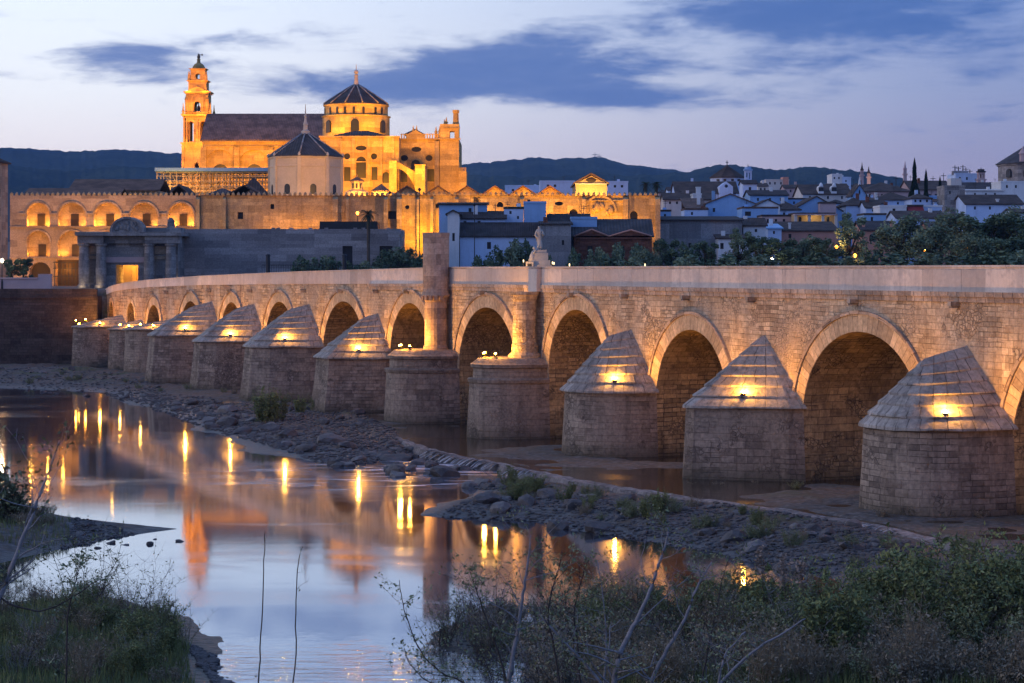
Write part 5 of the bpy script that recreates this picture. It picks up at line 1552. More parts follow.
for i in range(8):
    a = a8 + PI / 8 + 2 * PI * i / 8
    if math.sin(a) > .1: continue
    r_ = 36.5 * k_ * math.cos(PI / 8); q = (c0[0] + r_ * math.cos(a), c0[1] + r_ * math.sin(a)); u = (-math.sin(a), math.cos(a))
    ol = [(-.55, yz(195))] + [(-.55 * math.cos(PI * j / 8), yz(188) + .55 * math.sin(PI * j / 8)) for j in range(9)] + [(.55, yz(195))]
    mb = MB(); f = [(q[0] + t_ * u[0] + math.cos(a) * .05, q[1] + t_ * u[1] + math.sin(a) * .05, z) for t_, z in ol]; b2 = [(q[0] + t_ * u[0] - math.cos(a) * .1, q[1] + t_ * u[1] - math.sin(a) * .1, z) for t_, z in ol]
    mb.face(f); mb.face(b2)
    for j in range(len(f)):
        j2 = (j + 1) % len(f); mb.face([f[j], f[j2], b2[j2], b2[j]])
    ch.part('window', mb, M['glass'], w)
for x, p in ((283, 1500), (318, 1700), (345, 2400)): light('chapel_flood', (wx(x, 366), 364, yz(190)), p, (1, .47, .10), ch.o, 'SPOT', .2, (wx(x, ZC), ZC - 5, yz(172)), 120, .8, ch.loc)

# ---------------------------------------------------------------- scaffold under a blue sheet roof
ZX = 398
xx, xz = (lambda x: wx(x, ZX)), (lambda y: wz(y, ZX))
sc = Thing('scaffold', 'steel scaffold deck with a long flat blue sheet roof left of the chapel', 'scaffold', (xx(212), ZX, 22))
mb = MB(); mb.box(xx(155.5), xx(271), ZX - 1, ZX + 12, xz(171.3), xz(168)); sc.part('sheet_roof', mb, M['bluesheet'])
mb = MB(); rg = random.Random(4)
for Zq in (ZX, ZX + 5, ZX + 11):
    xs_ = np.linspace(157, 269, 18)
    for i, x in enumerate(xs_):
        X = wx(x, ZX); mb.box(X - .07, X + .07, Zq - .07, Zq + .07, 22, xz(171.5))
        if i < 17:
            X2 = wx(xs_[i + 1], ZX)
            if rg.random() < .7: mb.tube([(X, Zq - .1, xz(195)), (X2, Zq - .1, xz(183))], .05, 4)
            if rg.random() < .7: mb.tube([(X2, Zq - .12, xz(183)), (X, Zq - .12, xz(172))], .05, 4)
    for y in (172.5, 176, 181, 186, 191): mb.box(xx(156), xx(270), Zq - .14, Zq - .05, xz(y) - .06, xz(y) + .06)
sc.part('tubes', mb, M['steel'])
mb = MB()
for y, a, b in ((183.2, 157, 215), (188.5, 198, 232), (177.5, 232, 268)): mb.box(xx(a), xx(b), ZX + 1, ZX + 4, xz(y), xz(y) + .2)
sc.part('planks', mb, M['ochre'])
for x, p in ((162, 190), (172, 190), (185, 170), (200, 60), (217, 60), (245, 50)): light('scaffold_lamp', (xx(x), ZX - 3.4, xz(192)), p * 3, AMBER, sc.o, off=sc.loc)
for k, (x, w, yt) in enumerate(((177, 13, 185), (221, 18, 189), (252, 15, 178.5))):
    mb = MB(); Z = ZX - 12; mb.hip(wx(x - w, Z), wx(x + w, Z), Z, Z + 5, wz(197, Z), wz(yt, Z), .2, ridge=.2)
    single('roof_lantern', mb, M['roof_slate'], ['dark pyramid skylight roof below the left end of the scaffold', 'low dark pyramid roof below the middle of the scaffold', 'tall dark pyramid roof at the right end of the scaffold next to the chapel'][k], 'roof', None, (wx(x, Z), Z, wz(197, Z)))

# ---------------------------------------------------------------- tall house cut by the left frame edge
Zl = 318
hl = Thing('corner_house', 'tall pinkish house with small windows cut by the frame edge beyond the street wall', 'house', (wx(-20, Zl), Zl, 9.2))
mb = MB(); L0, L1 = wx(-70, Zl), wx(1.5, Zl)
ops = [(wx(-2.5, Zl) - L0, .8, wz(y + 8, Zl), wz(y, Zl), 'r') for y in (189, 208, 232)] + [(wx(-14, Zl) - L0, 1.0, wz(y + 9, Zl), wz(y, Zl), 'r') for y in (189, 208, 232)]
bk = mb.facade((L0, Zl), (1, 0), 8.8, wz(163, Zl), L1 - L0, ops, .3)
mb.face([(L1, Zl, 8.8), (L1, Zl + 4, 8.8), (L1, Zl + 4, wz(163, Zl)), (L1, Zl, wz(163, Zl))])
hl.part('wall', mb, M['mosque_pink'])
for p in bk:
    mb = MB(); mb.face(p); hl.part('window', mb, M['glass'])
mb = MB(); mb.hip(L0, L1, Zl, Zl + 4, wz(163, Zl) + .003, wz(155, Zl), .4); hl.part('roof', mb, M['roof_brown'])
light('street_lamp_glow', (wx(6, 312), 310, wz(248, 312)), 420, (1, .45, .15), hl.o, off=hl.loc)
def street_lamp(x, y_head, Z, label, power, warm=True, group=None, post_only=False, zg=None):
    X = wx(x, Z); zh = wz(y_head, Z); zg = gz(X, Z) if zg is None else zg
    th = Thing('street_lamp', label, 'lamp', (X, Z, zg), group)
    mb = MB(); mb.lathe((X, Z), [(.16, zg - .1), (.14, zg + 1), (.07, zg + 1.2), (.06, zh - .2)], 8); th.part('post', mb, M['iron'])
    mb = MB(); mb.lathe((X, Z), [(.1, zh - .22), (.26, zh + .12), (.06, zh + .34)], 8); th.part('lamp_head', mb, M['iron'] if post_only else (M['lampwarm'] if warm else M['lampwhite']))
    if not post_only: light('lamp_light', (X, Z - .5, zh), power, (1, .55, .2) if warm else (1, .8, .5), th.o, off=th.loc)
street_lamp(2, 261, 300, 'white globe street lamp by the street wall at the frame edge', 90, False)
street_lamp(357.5, 213.5, 345, 'street lamp glowing against the old wall beside the palm crown', 60, True)
street_lamp(419.5, 190, 330, 'tall thin dark lamp post in front of the brightest stretch of wall', 0, True, post_only=True)
street_lamp(474.5, 205, 325, 'tall thin dark lamp post in front of the long white house', 0, True, post_only=True)

# ================================================================== the town
def house(name, label, cat, x0, x1, yw, Z, dep, roof, yr, wall, rmat, wins=(), group=None, extra=None, flip=False):
    """x0..x1 and heights come from the photo; Z its distance, dep its depth, roof one of flat/gx/gy/hip/shed"""
    if x1 < 660 and Z < 352: Z -= 9
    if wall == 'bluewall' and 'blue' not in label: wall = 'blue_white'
    a, b = wx(x0, Z), wx(x1, Z); zw, zr = wz(yw, Z), wz(yr, Z)
    zg = min(gz(a, Z), gz(b, Z), gz(a, Z + dep)) - .3
    th = Thing(name, label, cat, ((a + b) / 2, Z, zg + .3), group)
    mb = MB(); ops = []
    for (xc, yt, yb, w, *k) in wins:
        ops.append((wx(xc, Z) - a, w / FPX * Z, wz(yb, Z), wz(yt, Z), k[0] if k else 'r'))
    bk = mb.facade((a, Z), (1, 0), zg, zw, b - a, ops, .25)
    tl, tr = zw, zw
    mb.face([(a, Z, zg), (a, Z + dep, zg), (a, Z + dep, tl), (a, Z, tl)]); mb.face([(b, Z, zg), (b, Z + dep, zg), (b, Z + dep, tr), (b, Z, tr)]); mb.face([(a, Z + dep, zg), (b, Z + dep, zg), (b, Z + dep, zw), (a, Z + dep, zw)])
    if roof == 'gx':
        for X in (a, b): mb.face([(X, Z, zw), (X, Z + dep, zw), (X, Z + dep / 2, zr)])
    if roof == 'gy':
        for Y in (Z, Z + dep): mb.face([(a, Y, zw), (b, Y, zw), ((a + b) / 2, Y, zr)])
    if roof == 'flat':
        mb.face([(a, Z, zw), (b, Z, zw), (b, Z + dep, zw), (a, Z + dep, zw)])
    w = th.part('wall', mb, M[wall])
    for p in bk:
        m2 = MB(); m2.face(p); th.part('window', m2, M['glass'], w)
    mb = MB()
    if roof == 'gx': mb.gable(a, b, Z, Z + dep, zw + .005, zr, 'x', .3)
    elif roof == 'gy': mb.gable(a, b, Z, Z + dep, zw + .005, zr, 'y', .3)
    elif roof == 'hip': mb.hip(a, b, Z, Z + dep, zw + .005, zr, .35)
    elif roof == 'shed':
        P = [(a - .3, Z - .3, zw + .005), (b + .3, Z - .3, zw + .005), (b + .3, Z + dep, zr), (a - .3, Z + dep, zr)]; Q = [(p[0], p[1], p[2] + .22) for p in P]
        mb.face(list(reversed(P))); mb.face(Q)
        for i in range(4): mb.face([P[i], P[(i + 1) % 4], Q[(i + 1) % 4], Q[i]])
        mb.face([(a, Z + dep - .01, zw), (b, Z + dep - .01, zw), (b, Z + dep - .01, zr - .02), (a, Z + dep - .01, zr - .02)])
    elif roof == 'flat':
        for (p0, p1, q0, q1) in ((a - .08, b + .08, Z - .08, Z + .2), (a - .08, a + .2, Z + .2, Z + dep), (b - .2, b + .08, Z + .2, Z + dep)): mb.box(p0, p1, q0, q1, zw + .003, zw + .35)
    th.part('roof' if roof != 'flat' else 'roof_parapet', mb, M[rmat])
    if extra: extra(th, a, b, Z, dep, zg, zw, zr)
    elif b - a > 2.2:
        r5 = random.Random(int(x0 * 7 + yw * 13)); top = (zw + zr) / 2
        if r5.random() < .75:
            X = a + (b - a) * r5.uniform(.15, .85); Y = Z + dep * r5.uniform(.3, .6); m2 = MB(); m2.box(X - .32, X + .32, Y - .3, Y + .3, zw - .5, max(zw, zr) + r5.uniform(.5, 1.1)); th.part('chimney', m2, M[r5.choice([wall, 'white', 'brick_red'])])
        if r5.random() < .6:
            X = a + (b - a) * r5.uniform(.15, .85); Y = Z + dep * r5.uniform(.3, .7); zt9 = max(zw, zr) + r5.uniform(1.2, 2.2); m2 = MB(); m2.lathe((X, Y), [(.05, zw - .3), (.04, zt9)], 4); m2.box(X - .5, X + .5, Y - .03, Y + .03, zt9 - .25, zt9 - .19); m2.box(X - .35, X + .35, Y - .03, Y + .03, zt9 - .55, zt9 - .49); th.part('aerial', m2, M['iron'])
    return th

def chimneys(lst, mat='white'):
    def f(th, a, b, Z, dep, zg, zw, zr):
        for x, yt, yb, w in lst:
            mb = MB(); X = wx(x, Z); h = w / FPX * Z / 2; mb.box(X - h, X + h, Z + 1.2, Z + 1.2 + 2 * h, wz(yb, Z), wz(yt, Z)); mb.box(X - h - .08, X + h + .08, Z + 1.12, Z + 1.28 + 2 * h, wz(yt, Z) + .002, wz(yt, Z) + .18)
            th.part('chimney', mb, M[mat])
    return f
H = house
# ---- the white and blue houses behind the statue
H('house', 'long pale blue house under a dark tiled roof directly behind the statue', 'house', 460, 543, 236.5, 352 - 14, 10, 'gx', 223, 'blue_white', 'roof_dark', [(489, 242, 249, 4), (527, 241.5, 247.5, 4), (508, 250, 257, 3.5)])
H('house', 'tall white house with a bright narrow gable wall left of the long pale blue house', 'house', 447.5, 459, 214, 336, 9, 'gy', 211, 'white', 'roof_dark', [(453.5, 233, 241, 2.5)])
H('house', 'grey blue house stepping up behind the tall white gable with one slim chimney', 'house', 439, 487, 205, 345.5, 3.2, 'shed', 203.2, 'bluewall', 'roof_dark', [(470, 208, 212, 3)], extra=chimneys([(442.7, 203.6, 209, 3.2)], 'bluewall'))
H('house', 'low wide dark roofed house left of the deep blue box house', 'house', 456, 505, 219.5, 343, 3, 'shed', 211.8, 'blue_white', 'roof_dark', [(479, 221, 223.5, 3), (465, 221, 223.5, 3)])
H('house', 'plain windowless deep blue box house taller than its neighbours', 'house', 524, 546, 203.6, 344, 5, 'flat', 203, 'bluewall', 'bluewall', [], extra=chimneys([(529, 200.5, 203.6, 2)], 'roof_dark'))
H('house', 'narrow pale terrace house joined to the left side of the deep blue box house', 'house', 504, 523.5, 209, 344.3, 4.5, 'flat', 209, 'blue_white', 'roof_dark', [(510.5, 211, 214, 2.2), (518, 216, 219, 2)])
H('house', 'rough unpainted grey building with stained walls to the right of the statue', 'house', 541, 571, 225, 334, 8, 'shed', 221.5, 'rough_grey', 'roof_dark', [(563, 240, 245, 2.5)])
H('house', 'small low house with dark roof peeping between the grey building and the old wall', 'house', 549, 589, 221.5, 345, 4, 'gx', 214.8, 'blue_white', 'roof_dark', [])
H('house', 'narrow blue gap house between the grey building and the red brick gables', 'house', 571.3, 597, 219, 341, 5, 'flat', 219, 'bluewall', 'bluewall', [(574, 241, 247, 2.5)])
def brick_gables(th, a, b, Z, dep, zg, zw, zr):
    for xa, xb, yp in ((574, 609, 229.5), (609.3, 652, 230)):
        A, B = wx(xa, Z), wx(xb, Z); mb = MB()
        q = [(A, zw - .4), (B, zw - .4), (B, zw + .02), ((A + B) / 2, wz(yp, Z)), (A, zw + .02)]
        f = [(x, Z - .3, z) for x, z in q]; k = [(x, Z - .004, z) for x, z in q]
        mb.face(f)
        for i in range(5): mb.face([f[i], f[(i + 1) % 5], k[(i + 1) % 5], k[i]])
        g = th.part('gable', mb, M['brick_red'])
        mb = MB()
        for p, r_ in (((A, zw + .02), ((A + B) / 2, wz(yp, Z))), ((B, zw + .02), ((A + B) / 2, wz(yp, Z)))):
            mb.tube([(p[0], Z - .35, p[1]), (r_[0], Z - .35, r_[1])], .13, 4)
        th.part('gable_coping', mb, M['salmon'], g)
H('brick_building', 'low red brick building with twin shallow gables and grey slate roof', 'building', 574, 652, 236.5, 338, 12, 'gx', 219.5, 'brick_red', 'roof_slate', [(590, 246, 256, 5), (622, 246, 256, 5), (640, 246, 256, 5)], extra=brick_gables)
# ---- long grey blue block and what lies round it
H('long_building', 'long weathered grey blue building with a dark eave above the riverside trees', 'building', 658, 742, 221, 356, 12, 'shed', 215.8, 'rough_grey', 'roof_dark', [(672, 243, 248, 3), (690, 243, 248, 3)])
H('house', 'narrow grey end block joined to the left end of the long grey blue building', 'house', 649.5, 658.5, 212.5, 355, 10, 'flat', 212, 'rough_grey', 'rough_grey', [])
H('house', 'white house low among the trees below the long grey blue building', 'house', 718, 748, 239, 350, 5, 'shed', 235, 'white', 'roof_brown', [(722, 243, 249, 3.5), (733, 243, 249, 3)])
H('house', 'bright low white wall house beside the tree gap right of the long building', 'house', 743.5, 766, 226, 362, 8, 'gx', 218.5, 'white', 'roof_brown', [(756, 229, 232, 2.5)])
# ---- the town climbing behind
ZH = 520
def church_extra(th, a, b, Z, dep, zg, zw, zr):
    Zo = Z + 15; c = (wx(727, Zo), Zo); k = Zo / FPX
    mb = MB(); mb.lathe(c, [(17.5 * k, zg), (17.5 * k, wz(178.4, Zo))], 8, PI / 8); d = th.part('drum', mb, M['blue_white'])
    mb = MB(); mb.lathe(c, [(18.8 * k, wz(178.3, Zo)), (18.5 * k, wz(177.3, Zo)), (6 * k, wz(169, Zo)), (1.2 * k, wz(165.8, Zo)), (.1, wz(165, Zo))], 8, PI / 8); r_ = th.part('dome_roof', mb, M['roof_brown'])
    mb = MB(); mb.lathe(c, [(.14, wz(166, Zo)), (.1, wz(160.5, Zo))], 5); mb.box(c[0] - .35, c[0] + .35, Zo - .05, Zo + .05, wz(162.6, Zo), wz(162.1, Zo)); th.part('cross', mb, M['iron'], r_)
    for dx1 in (-11, -4, 4, 11):
        a_ = math.asin(dx1 / 18); q = (c[0] + 16.7 * k * math.sin(a_), c[1] - 16.7 * k * math.cos(a_)); mb = MB(); mb.obox(q, .3, .25, wz(181.6, Zo), wz(179.6, Zo), a_); th.part('window', mb, M['glass'], d)
    Zq = Z - 2; mb = MB(); A, B = wx(719.5, Zq), wx(733, Zq)
    q = [(A, zg), (B, zg), (B, wz(186.5, Zq)), ((A + B) / 2, wz(181.5, Zq)), (A, wz(186.5, Zq))]
    f = [(x, Zq, z) for x, z in q]; bb = [(x, Zq + 8, z) for x, z in q]
    mb.face(f)
    for i in range(5): mb.face([f[i], f[(i + 1) % 5], bb[(i + 1) % 5], bb[i]])
    g = th.part('front_gable', mb, M['blue_white'])
    mb = MB(); mb.ball(((A + B) / 2, Zq, wz(186, Zq)), .4, 8, 6, (1, .3, 1)); th.part('round_window', mb, M['glass'], g)
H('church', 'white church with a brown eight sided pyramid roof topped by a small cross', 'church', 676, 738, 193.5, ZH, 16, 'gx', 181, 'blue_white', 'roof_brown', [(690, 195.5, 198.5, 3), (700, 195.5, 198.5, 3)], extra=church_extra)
def belfry(name, label, x, w, ytop, ybase, Z, wall, roofm, cross=True):
    k = Z / FPX; X = wx(x, Z); h = w / 2 * k; zg = gz(X, Z)
    th = Thing(name, label, 'tower', (X, Z, zg)); hh = ybase - ytop
    yo = ytop + hh * (.30 if name != 'church_spire' else .5)
    mb = MB(); mb.box(X - h, X + h, Z - h, Z + h, zg - .3, wz(ybase, Z)); mb.box(X - h - .25, X + h + .25, Z - h - .25, Z + h + .25, wz(ybase, Z) + .002, wz(ybase, Z) + .4); th.part('shaft', mb, M[wall])
    mb = MB(); L = 2 * h * .9
    for O, u in (((X - L / 2, Z - L / 2), (1, 0)), ((X + L / 2, Z - L / 2), (0, 1)), ((X + L / 2, Z + L / 2), (-1, 0)), ((X - L / 2, Z + L / 2), (0, -1))):
        mb.facade(O, u, wz(ybase, Z) + .402, wz(yo, Z), L, [(L * .3, L * .24, wz(ybase, Z) + .7, wz(yo, Z) - .4, 'a'), (L * .7, L * .24, wz(ybase, Z) + .7, wz(yo, Z) - .4, 'a')], .3)
    th.part('bell_stage', mb, M[wall])
    mb = MB(); mb.box(X - h * 1.1, X + h * 1.1, Z - h * 1.1, Z + h * 1.1, wz(yo, Z) + .002, wz(yo, Z) + .35); mb.lathe((X, Z), ([(h * .95, wz(yo, Z) + .352), (h * .9, wz(yo, Z) + .9), (h * .55, wz(ytop + hh * .12, Z)), (.15, wz(ytop + hh * .04, Z))] if name != 'church_spire' else [(h * .95, wz(yo, Z) + .352), (h * .6, wz(yo, Z) + 1.0), (h * .32, wz(ytop, Z)), (.08, wz(ytop - 2.5, Z))]), 10); r_ = th.part('cap_roof', mb, M[roofm])
    mb = MB(); mb.lathe((X, Z), [(.12, wz(ytop + hh * .05, Z)), (.07, wz(ytop - 1.5, Z))], 5); th.part('finial', mb, M['iron'], r_)
    return th
belfry('church_belfry', 'small white belfry with twin openings beside the pyramid roofed church', 748, 7.5, 166, 182, 512, 'blue_white', 'bluewall')
H('house', 'low blue house under the little white belfry', 'house', 743, 757, 184, 506, 8, 'gx', 180, 'blue_white', 'roof_dark', [(750, 187, 190, 2.5)])
H('house', 'big pale blue house with a broad sloping gable in the middle of the town', 'house', 706, 755, 204, 430, 16, 'gy', 194.5, 'bluewall', 'roof_red', [(714, 208, 212, 2.5), (744, 206, 210, 2.5)])
H('house', 'pinkish sloping roof house leaning left of the big pale blue gable house', 'house', 687, 707, 210, 428, 14, 'shed', 197, 'pinkish', 'roof_red', [(695, 213, 216, 2.5)])
H('house', 'small white chimney house above the pink sloping roof', 'house', 693, 701.5, 195, 445, 6, 'flat', 195, 'white', 'white', [(697, 198, 201, 2)], extra=chimneys([(699, 187.5, 195, 4.5)]))
H('house', 'low white house with a flat top in front of the pink sloping roof', 'house', 684.5, 708, 210, 412, 8, 'flat', 209.5, 'blue_white', 'roof_red', [(692, 212, 215, 2)])
H('house', 'blue flat house nearest the right end of the old floodlit wall', 'house', 658.5, 671, 211.5, 405, 8, 'flat', 211, 'bluewall', 'roof_brown', [(665, 214, 217, 2)])
H('house', 'long low house with brown roof between the church and the old floodlit wall', 'house', 664, 712, 200, 470, 10, 'gx', 193, 'pale', 'roof_brown', [(670, 201.5, 204, 2), (677, 201.5, 204, 2), (684, 201.5, 204, 2), (690, 201.5, 204, 2)])
H('house', 'long blue house with a dark straight roof to the right of the church', 'house', 750, 788, 195.5, 470, 12, 'gx', 190, 'bluewall', 'roof_dark', [(758, 198, 201, 2), (770, 198, 201, 2), (781, 198, 201, 2)])
H('house', 'white gabled house facing front below the long dark roofed blue house', 'house', 756, 780, 206, 425, 12, 'gy', 200, 'white', 'roof_brown', [(762, 209, 212, 2), (771, 209, 212, 2)])
H('house', 'long low blue house with an ochre box window beneath the white gabled house', 'house', 742, 778, 208.5, 414, 9, 'flat', 208, 'bluewall', 'roof_red', [(748, 211.5, 216, 6)])
H('house', 'house with a brown hipped roof between two blue gables', 'house', 777, 800, 210.5, 432, 12, 'hip', 201, 'blue_white', 'roof_brown', [(784, 212.5, 215, 2)])
def big_blue(th, a, b, Z, dep, zg, zw, zr):
    mb = MB(); mb.box(wx(818, Z), wx(834, Z), Z - 3, Z - .05, zg, wz(203.5, Z - 3)); an = th.part('annex', mb, M['pinkish'])
    mb = MB(); mb.box(wx(817.5, Z), wx(834.5, Z), Z - 3.2, Z - .06, wz(203.5, Z - 3) + .003, wz(203.5, Z - 3) + .35); th.part('annex_roof', mb, M['roof_brown'], an)
H('house', 'wide bright blue gable house with a small grey annex in front', 'house', 791, 842, 211, 440, 16, 'gy', 196.8, 'bluewall', 'roof_brown', [(800, 213, 216, 2)], extra=big_blue)
H('house', 'upper pale blue house row above the wide bright blue gable', 'house', 788, 820, 199.5, 475, 8, 'flat', 199, 'bluewall', 'roof_dark', [(794, 195 + 6.5, 204, 1.8), (802, 201.5, 204, 1.8), (810, 201.5, 204, 1.8)])
def dormers(th, a, b, Z, dep, zg, zw, zr):
    for x in (821, 834):
        X = wx(x, Z); k = Z / FPX; mb = MB()
        w = 2.6 * k; z0, z1 = wz(193.5, Z), wz(186.5, Z)
        q = [(X - w, z0), (X + w, z0), (X + w, z1 - w * .6)] + [(X + w * math.cos(PI * i / 8), z1 - w * .6 + w * math.sin(PI * i / 8)) for i in range(1, 8)] + [(X - w, z1 - w * .6)]
        f = [(p[0], Z - .2, p[1]) for p in q]; bb = [(p[0], Z + 3, p[1]) for p in q]; mb.face(f)
        for i in range(len(q)): mb.face([f[i], f[(i + 1) % len(q)], bb[(i + 1) % len(q)], bb[i]])
        mb.lathe((X, Z), [(.5, z1), (.35, z1 + .5), (.12, z1 + .8), (.08, wz(182.5, Z))], 6)
        d = th.part('dormer', mb, M['white'])
        mb = MB(); mb.box(X - .55, X + .55, Z - .26, Z - .21, z0 + .5, z1 - w * .3); th.part('window', mb, M['glass'], d)
H('long_house', 'wide brown roofed house with two white arched dormers', 'house', 803, 851, 194.5, 480, 16, 'gx', 184, 'pale', 'roof_brown', [(810, 196, 199, 2), (828, 196, 199, 2), (842, 196, 199, 2)], extra=dormers)
def terrace(th, a, b, Z, dep, zg, zw, zr):
    mb = MB()
    for x in (794, 807.5, 821, 834): mb.box(wx(x, Z) - .25, wx(x, Z) + .25, Z - 2.6, Z - 2.1, zg, wz(215.5, Z))
    p = th.part('porch', mb, M['pale'])
    mb = MB(); mb.box(wx(793, Z), wx(835.5, Z), Z - 2.8, Z + .3, wz(215.5, Z) + .003, wz(214.2, Z)); th.part('porch_roof', mb, M['pinkish'], p)
    for x in (808, 815, 828): light('terrace_lamp', (wx(x, Z), Z - 1.2, wz(217.5, Z)), 22 if x != 828 else 9, (1, .75, .3), th.o, off=th.loc)
H('terrace_house', 'house with a lamplit yellow roof terrace under a pale canopy', 'house', 794, 835, 214.5, 398, 8, 'flat', 214, 'ochre', 'roof_brown', [(800, 217, 223, 3), (828, 217, 223, 3)], extra=terrace)
H('house', 'low brown roofed house with a red band in front of the lamplit terrace', 'house', 781, 838, 231.5, 380, 10, 'shed', 221.5, 'salmon', 'roof_brown', [(790, 234, 238, 3), (810, 234, 238, 3)], extra=chimneys([(790.7, 223.5, 229, 2.2)]))
H('house', 'tiny tilted sky blue roof house next to the low brown roofed house', 'house', 768, 781.5, 229, 378, 8, 'shed', 224, 'blue_white', 'bluesheet', [(774, 231, 234, 2)])
H('house', 'dark planted terrace house full of pots below the white gabled house', 'house', 762, 793, 216.5, 402, 8, 'flat', 216, 'pinkish', 'roof_dark', [(768, 219, 223, 2.5), (776, 219, 223, 2.5), (784, 219, 223, 2.5)])
H('apartment_block', 'distant pale cream apartment block with a higher pink right end', 'building', 766, 789, 180.5, 640, 14, 'flat', 180, 'pale', 'pale', [(770, 182, 184.5, 1.6), (775, 182, 184.5, 1.6), (781, 182, 184.5, 1.6)], extra=lambda th, a, b, Z, dep, zg, zw, zr: th.part('stair_tower', (lambda m_: (m_.box(wx(783, Z), wx(788.5, Z), Z - .3, Z + 6, zg, wz(177, Z)), m_)[1])(MB()), M['salmon']))
H('apartment_block', 'distant white modern flat roofed block above the brown dormer house', 'building', 832, 842, 175, 640, 10, 'flat', 175, 'white', 'white', [(834.5, 177, 179, 1.6), (839, 177, 179, 1.6)])
H('apartment_block', 'lower distant white block joined right of the modern flat roofed block', 'building', 842.3, 851, 178, 640, 10, 'flat', 178, 'blue_white', 'blue_white', [(846, 180, 182, 1.5)])
H('house', 'narrow blue house with a steep triangular gable in the upper town', 'house', 853, 866, 194.5, 462, 8, 'gy', 185, 'bluewall', 'roof_brown', [(859.5, 190, 193, 1.6, 'a')], extra=lambda th, a, b, Z, dep, zg, zw, zr: th.part('finial', (lambda m_: (m_.lathe(((a + b) / 2, Z), [(.3, zr), (.2, zr + .8), (.05, zr + 1.8)], 6), m_)[1])(MB()), M['white']))
H('long_house', 'long upper town building under a wide light brown hipped roof left of the tallest cypress', 'building', 862, 912, 192, 540, 18, 'hip', 181.5, 'pinkish', 'roof_brown', [(870, 194, 197, 2), (882, 194, 197, 2), (894, 194, 197, 2)])
H('long_house', 'upper town building with a brown roof running between the three cypresses', 'building', 911, 952, 190, 545, 18, 'gx', 180, 'pinkish', 'roof_brown', [(930, 194, 198, 2.4), (936, 194, 198, 2.4)])
H('house', 'blue walled house between the middle and the shortest cypress', 'house', 929, 940, 197, 500, 8, 'flat', 197, 'bluewall', 'bluewall', [(934, 200, 203, 1.8)])
H('house', 'white house with a row of three windows and a small hipped roof near the cypresses', 'house', 912, 931, 199, 455, 9, 'hip', 193.5, 'blue_white', 'roof_brown', [(915.5, 199.6, 202.2, 2.2), (920.5, 199.6, 202.2, 2.2), (927, 199.6, 202.2, 2.2)])
H('house', 'bright white terrace box house with one dark window left of the red awning', 'house', 880, 906.5, 207, 420, 8, 'flat', 206.5, 'white', 'white', [(894, 208.5, 212, 3)])
def awn(th, a, b, Z, dep, zg, zw, zr):
    mb = MB(); mb.face([(a, Z - .01, zw - .1), (b, Z - .01, zw - .1), (b, Z - 1.8, zw - 1.0), (a, Z - 1.8, zw - 1.0)]); mb.face([(a, Z - 1.8, zw - 1.0), (b, Z - 1.8, zw - 1.0), (b, Z - 1.8, zw - 1.5), (a, Z - 1.8, zw - 1.5)]); th.part('awning', mb, M['awning'])
H('house', 'house with a dark red awning beside the bright white terrace box', 'house', 907, 923, 206.5, 421, 8, 'flat', 206, 'awning', 'roof_brown', [], extra=awn)
H('house', 'low bright blue terrace house to the right of the red awning', 'house', 923.5, 942, 207, 424, 8, 'flat', 206.5, 'blue_white', 'white', [(930, 209, 211.5, 4)])
H('house', 'deep blue flat house above the salmon building', 'house', 864, 886, 215, 398, 8, 'flat', 214, 'bluewall', 'roof_brown', [(872, 217, 221, 2.4)], extra=chimneys([(886.5, 214, 223, 1.8)], 'salmon'))
H('house', 'low brown roofed house left of the bright white terrace box', 'house', 866, 881, 208, 432, 9, 'gx', 200.5, 'blue_white', 'roof_brown', [(873, 209.5, 211.5, 2)])
H('house', 'brown hipped roof house below the triangular blue gable', 'house', 846, 870, 206, 440, 12, 'hip', 197.5, 'blue_white', 'roof_brown', [(862, 208, 210.5, 2)])
H('house', 'brown roofed house high between the white terrace box and the three window house', 'house', 876, 914, 200.5, 480, 12, 'hip', 192, 'blue_white', 'roof_brown', [(886, 202, 204.5, 2), (898, 202, 204.5, 2)])
H('house', 'low house with a grey brown roof just above the middle of the big tree mass', 'house', 897, 946, 218.5, 405, 12, 'gx', 211, 'blue_white', 'roof_brown', [])
H('salmon_building', 'salmon pink building with two arched windows showing between the trees', 'building', 862, 895, 230.5, 350, 10, 'gx', 221.5, 'salmon', 'roof_dark', [(873, 233.5, 241, 7.5, 'a'), (886.3, 233.5, 241, 7.5, 'a'), (879, 250, 258, 9)], extra=chimneys([(865, 222, 229, 2.5), (893, 222, 229, 2.5)], 'salmon'))
H('salmon_building', 'smaller salmon building with one arched window half hidden by the tree mass', 'building', 930, 953, 228.5, 352, 10, 'gx', 222, 'salmon', 'roof_dark', [(939.5, 233, 240, 7, 'a')])
H('stone_tower', 'square grey stone tower house with a pale block on top near the cypresses', 'tower', 944.5, 965, 187, 450, 8, 'flat', 187, 'gate', 'gate', [(950, 191, 194, 1.5), (958, 195, 198, 1.5)], extra=lambda th, a, b, Z, dep, zg, zw, zr: th.part('top_block', (lambda m_: (m_.box(wx(952, Z), wx(962.5, Z), Z + 1, Z + 5, zw, wz(178, Z)), m_)[1])(MB()), M['pale']))
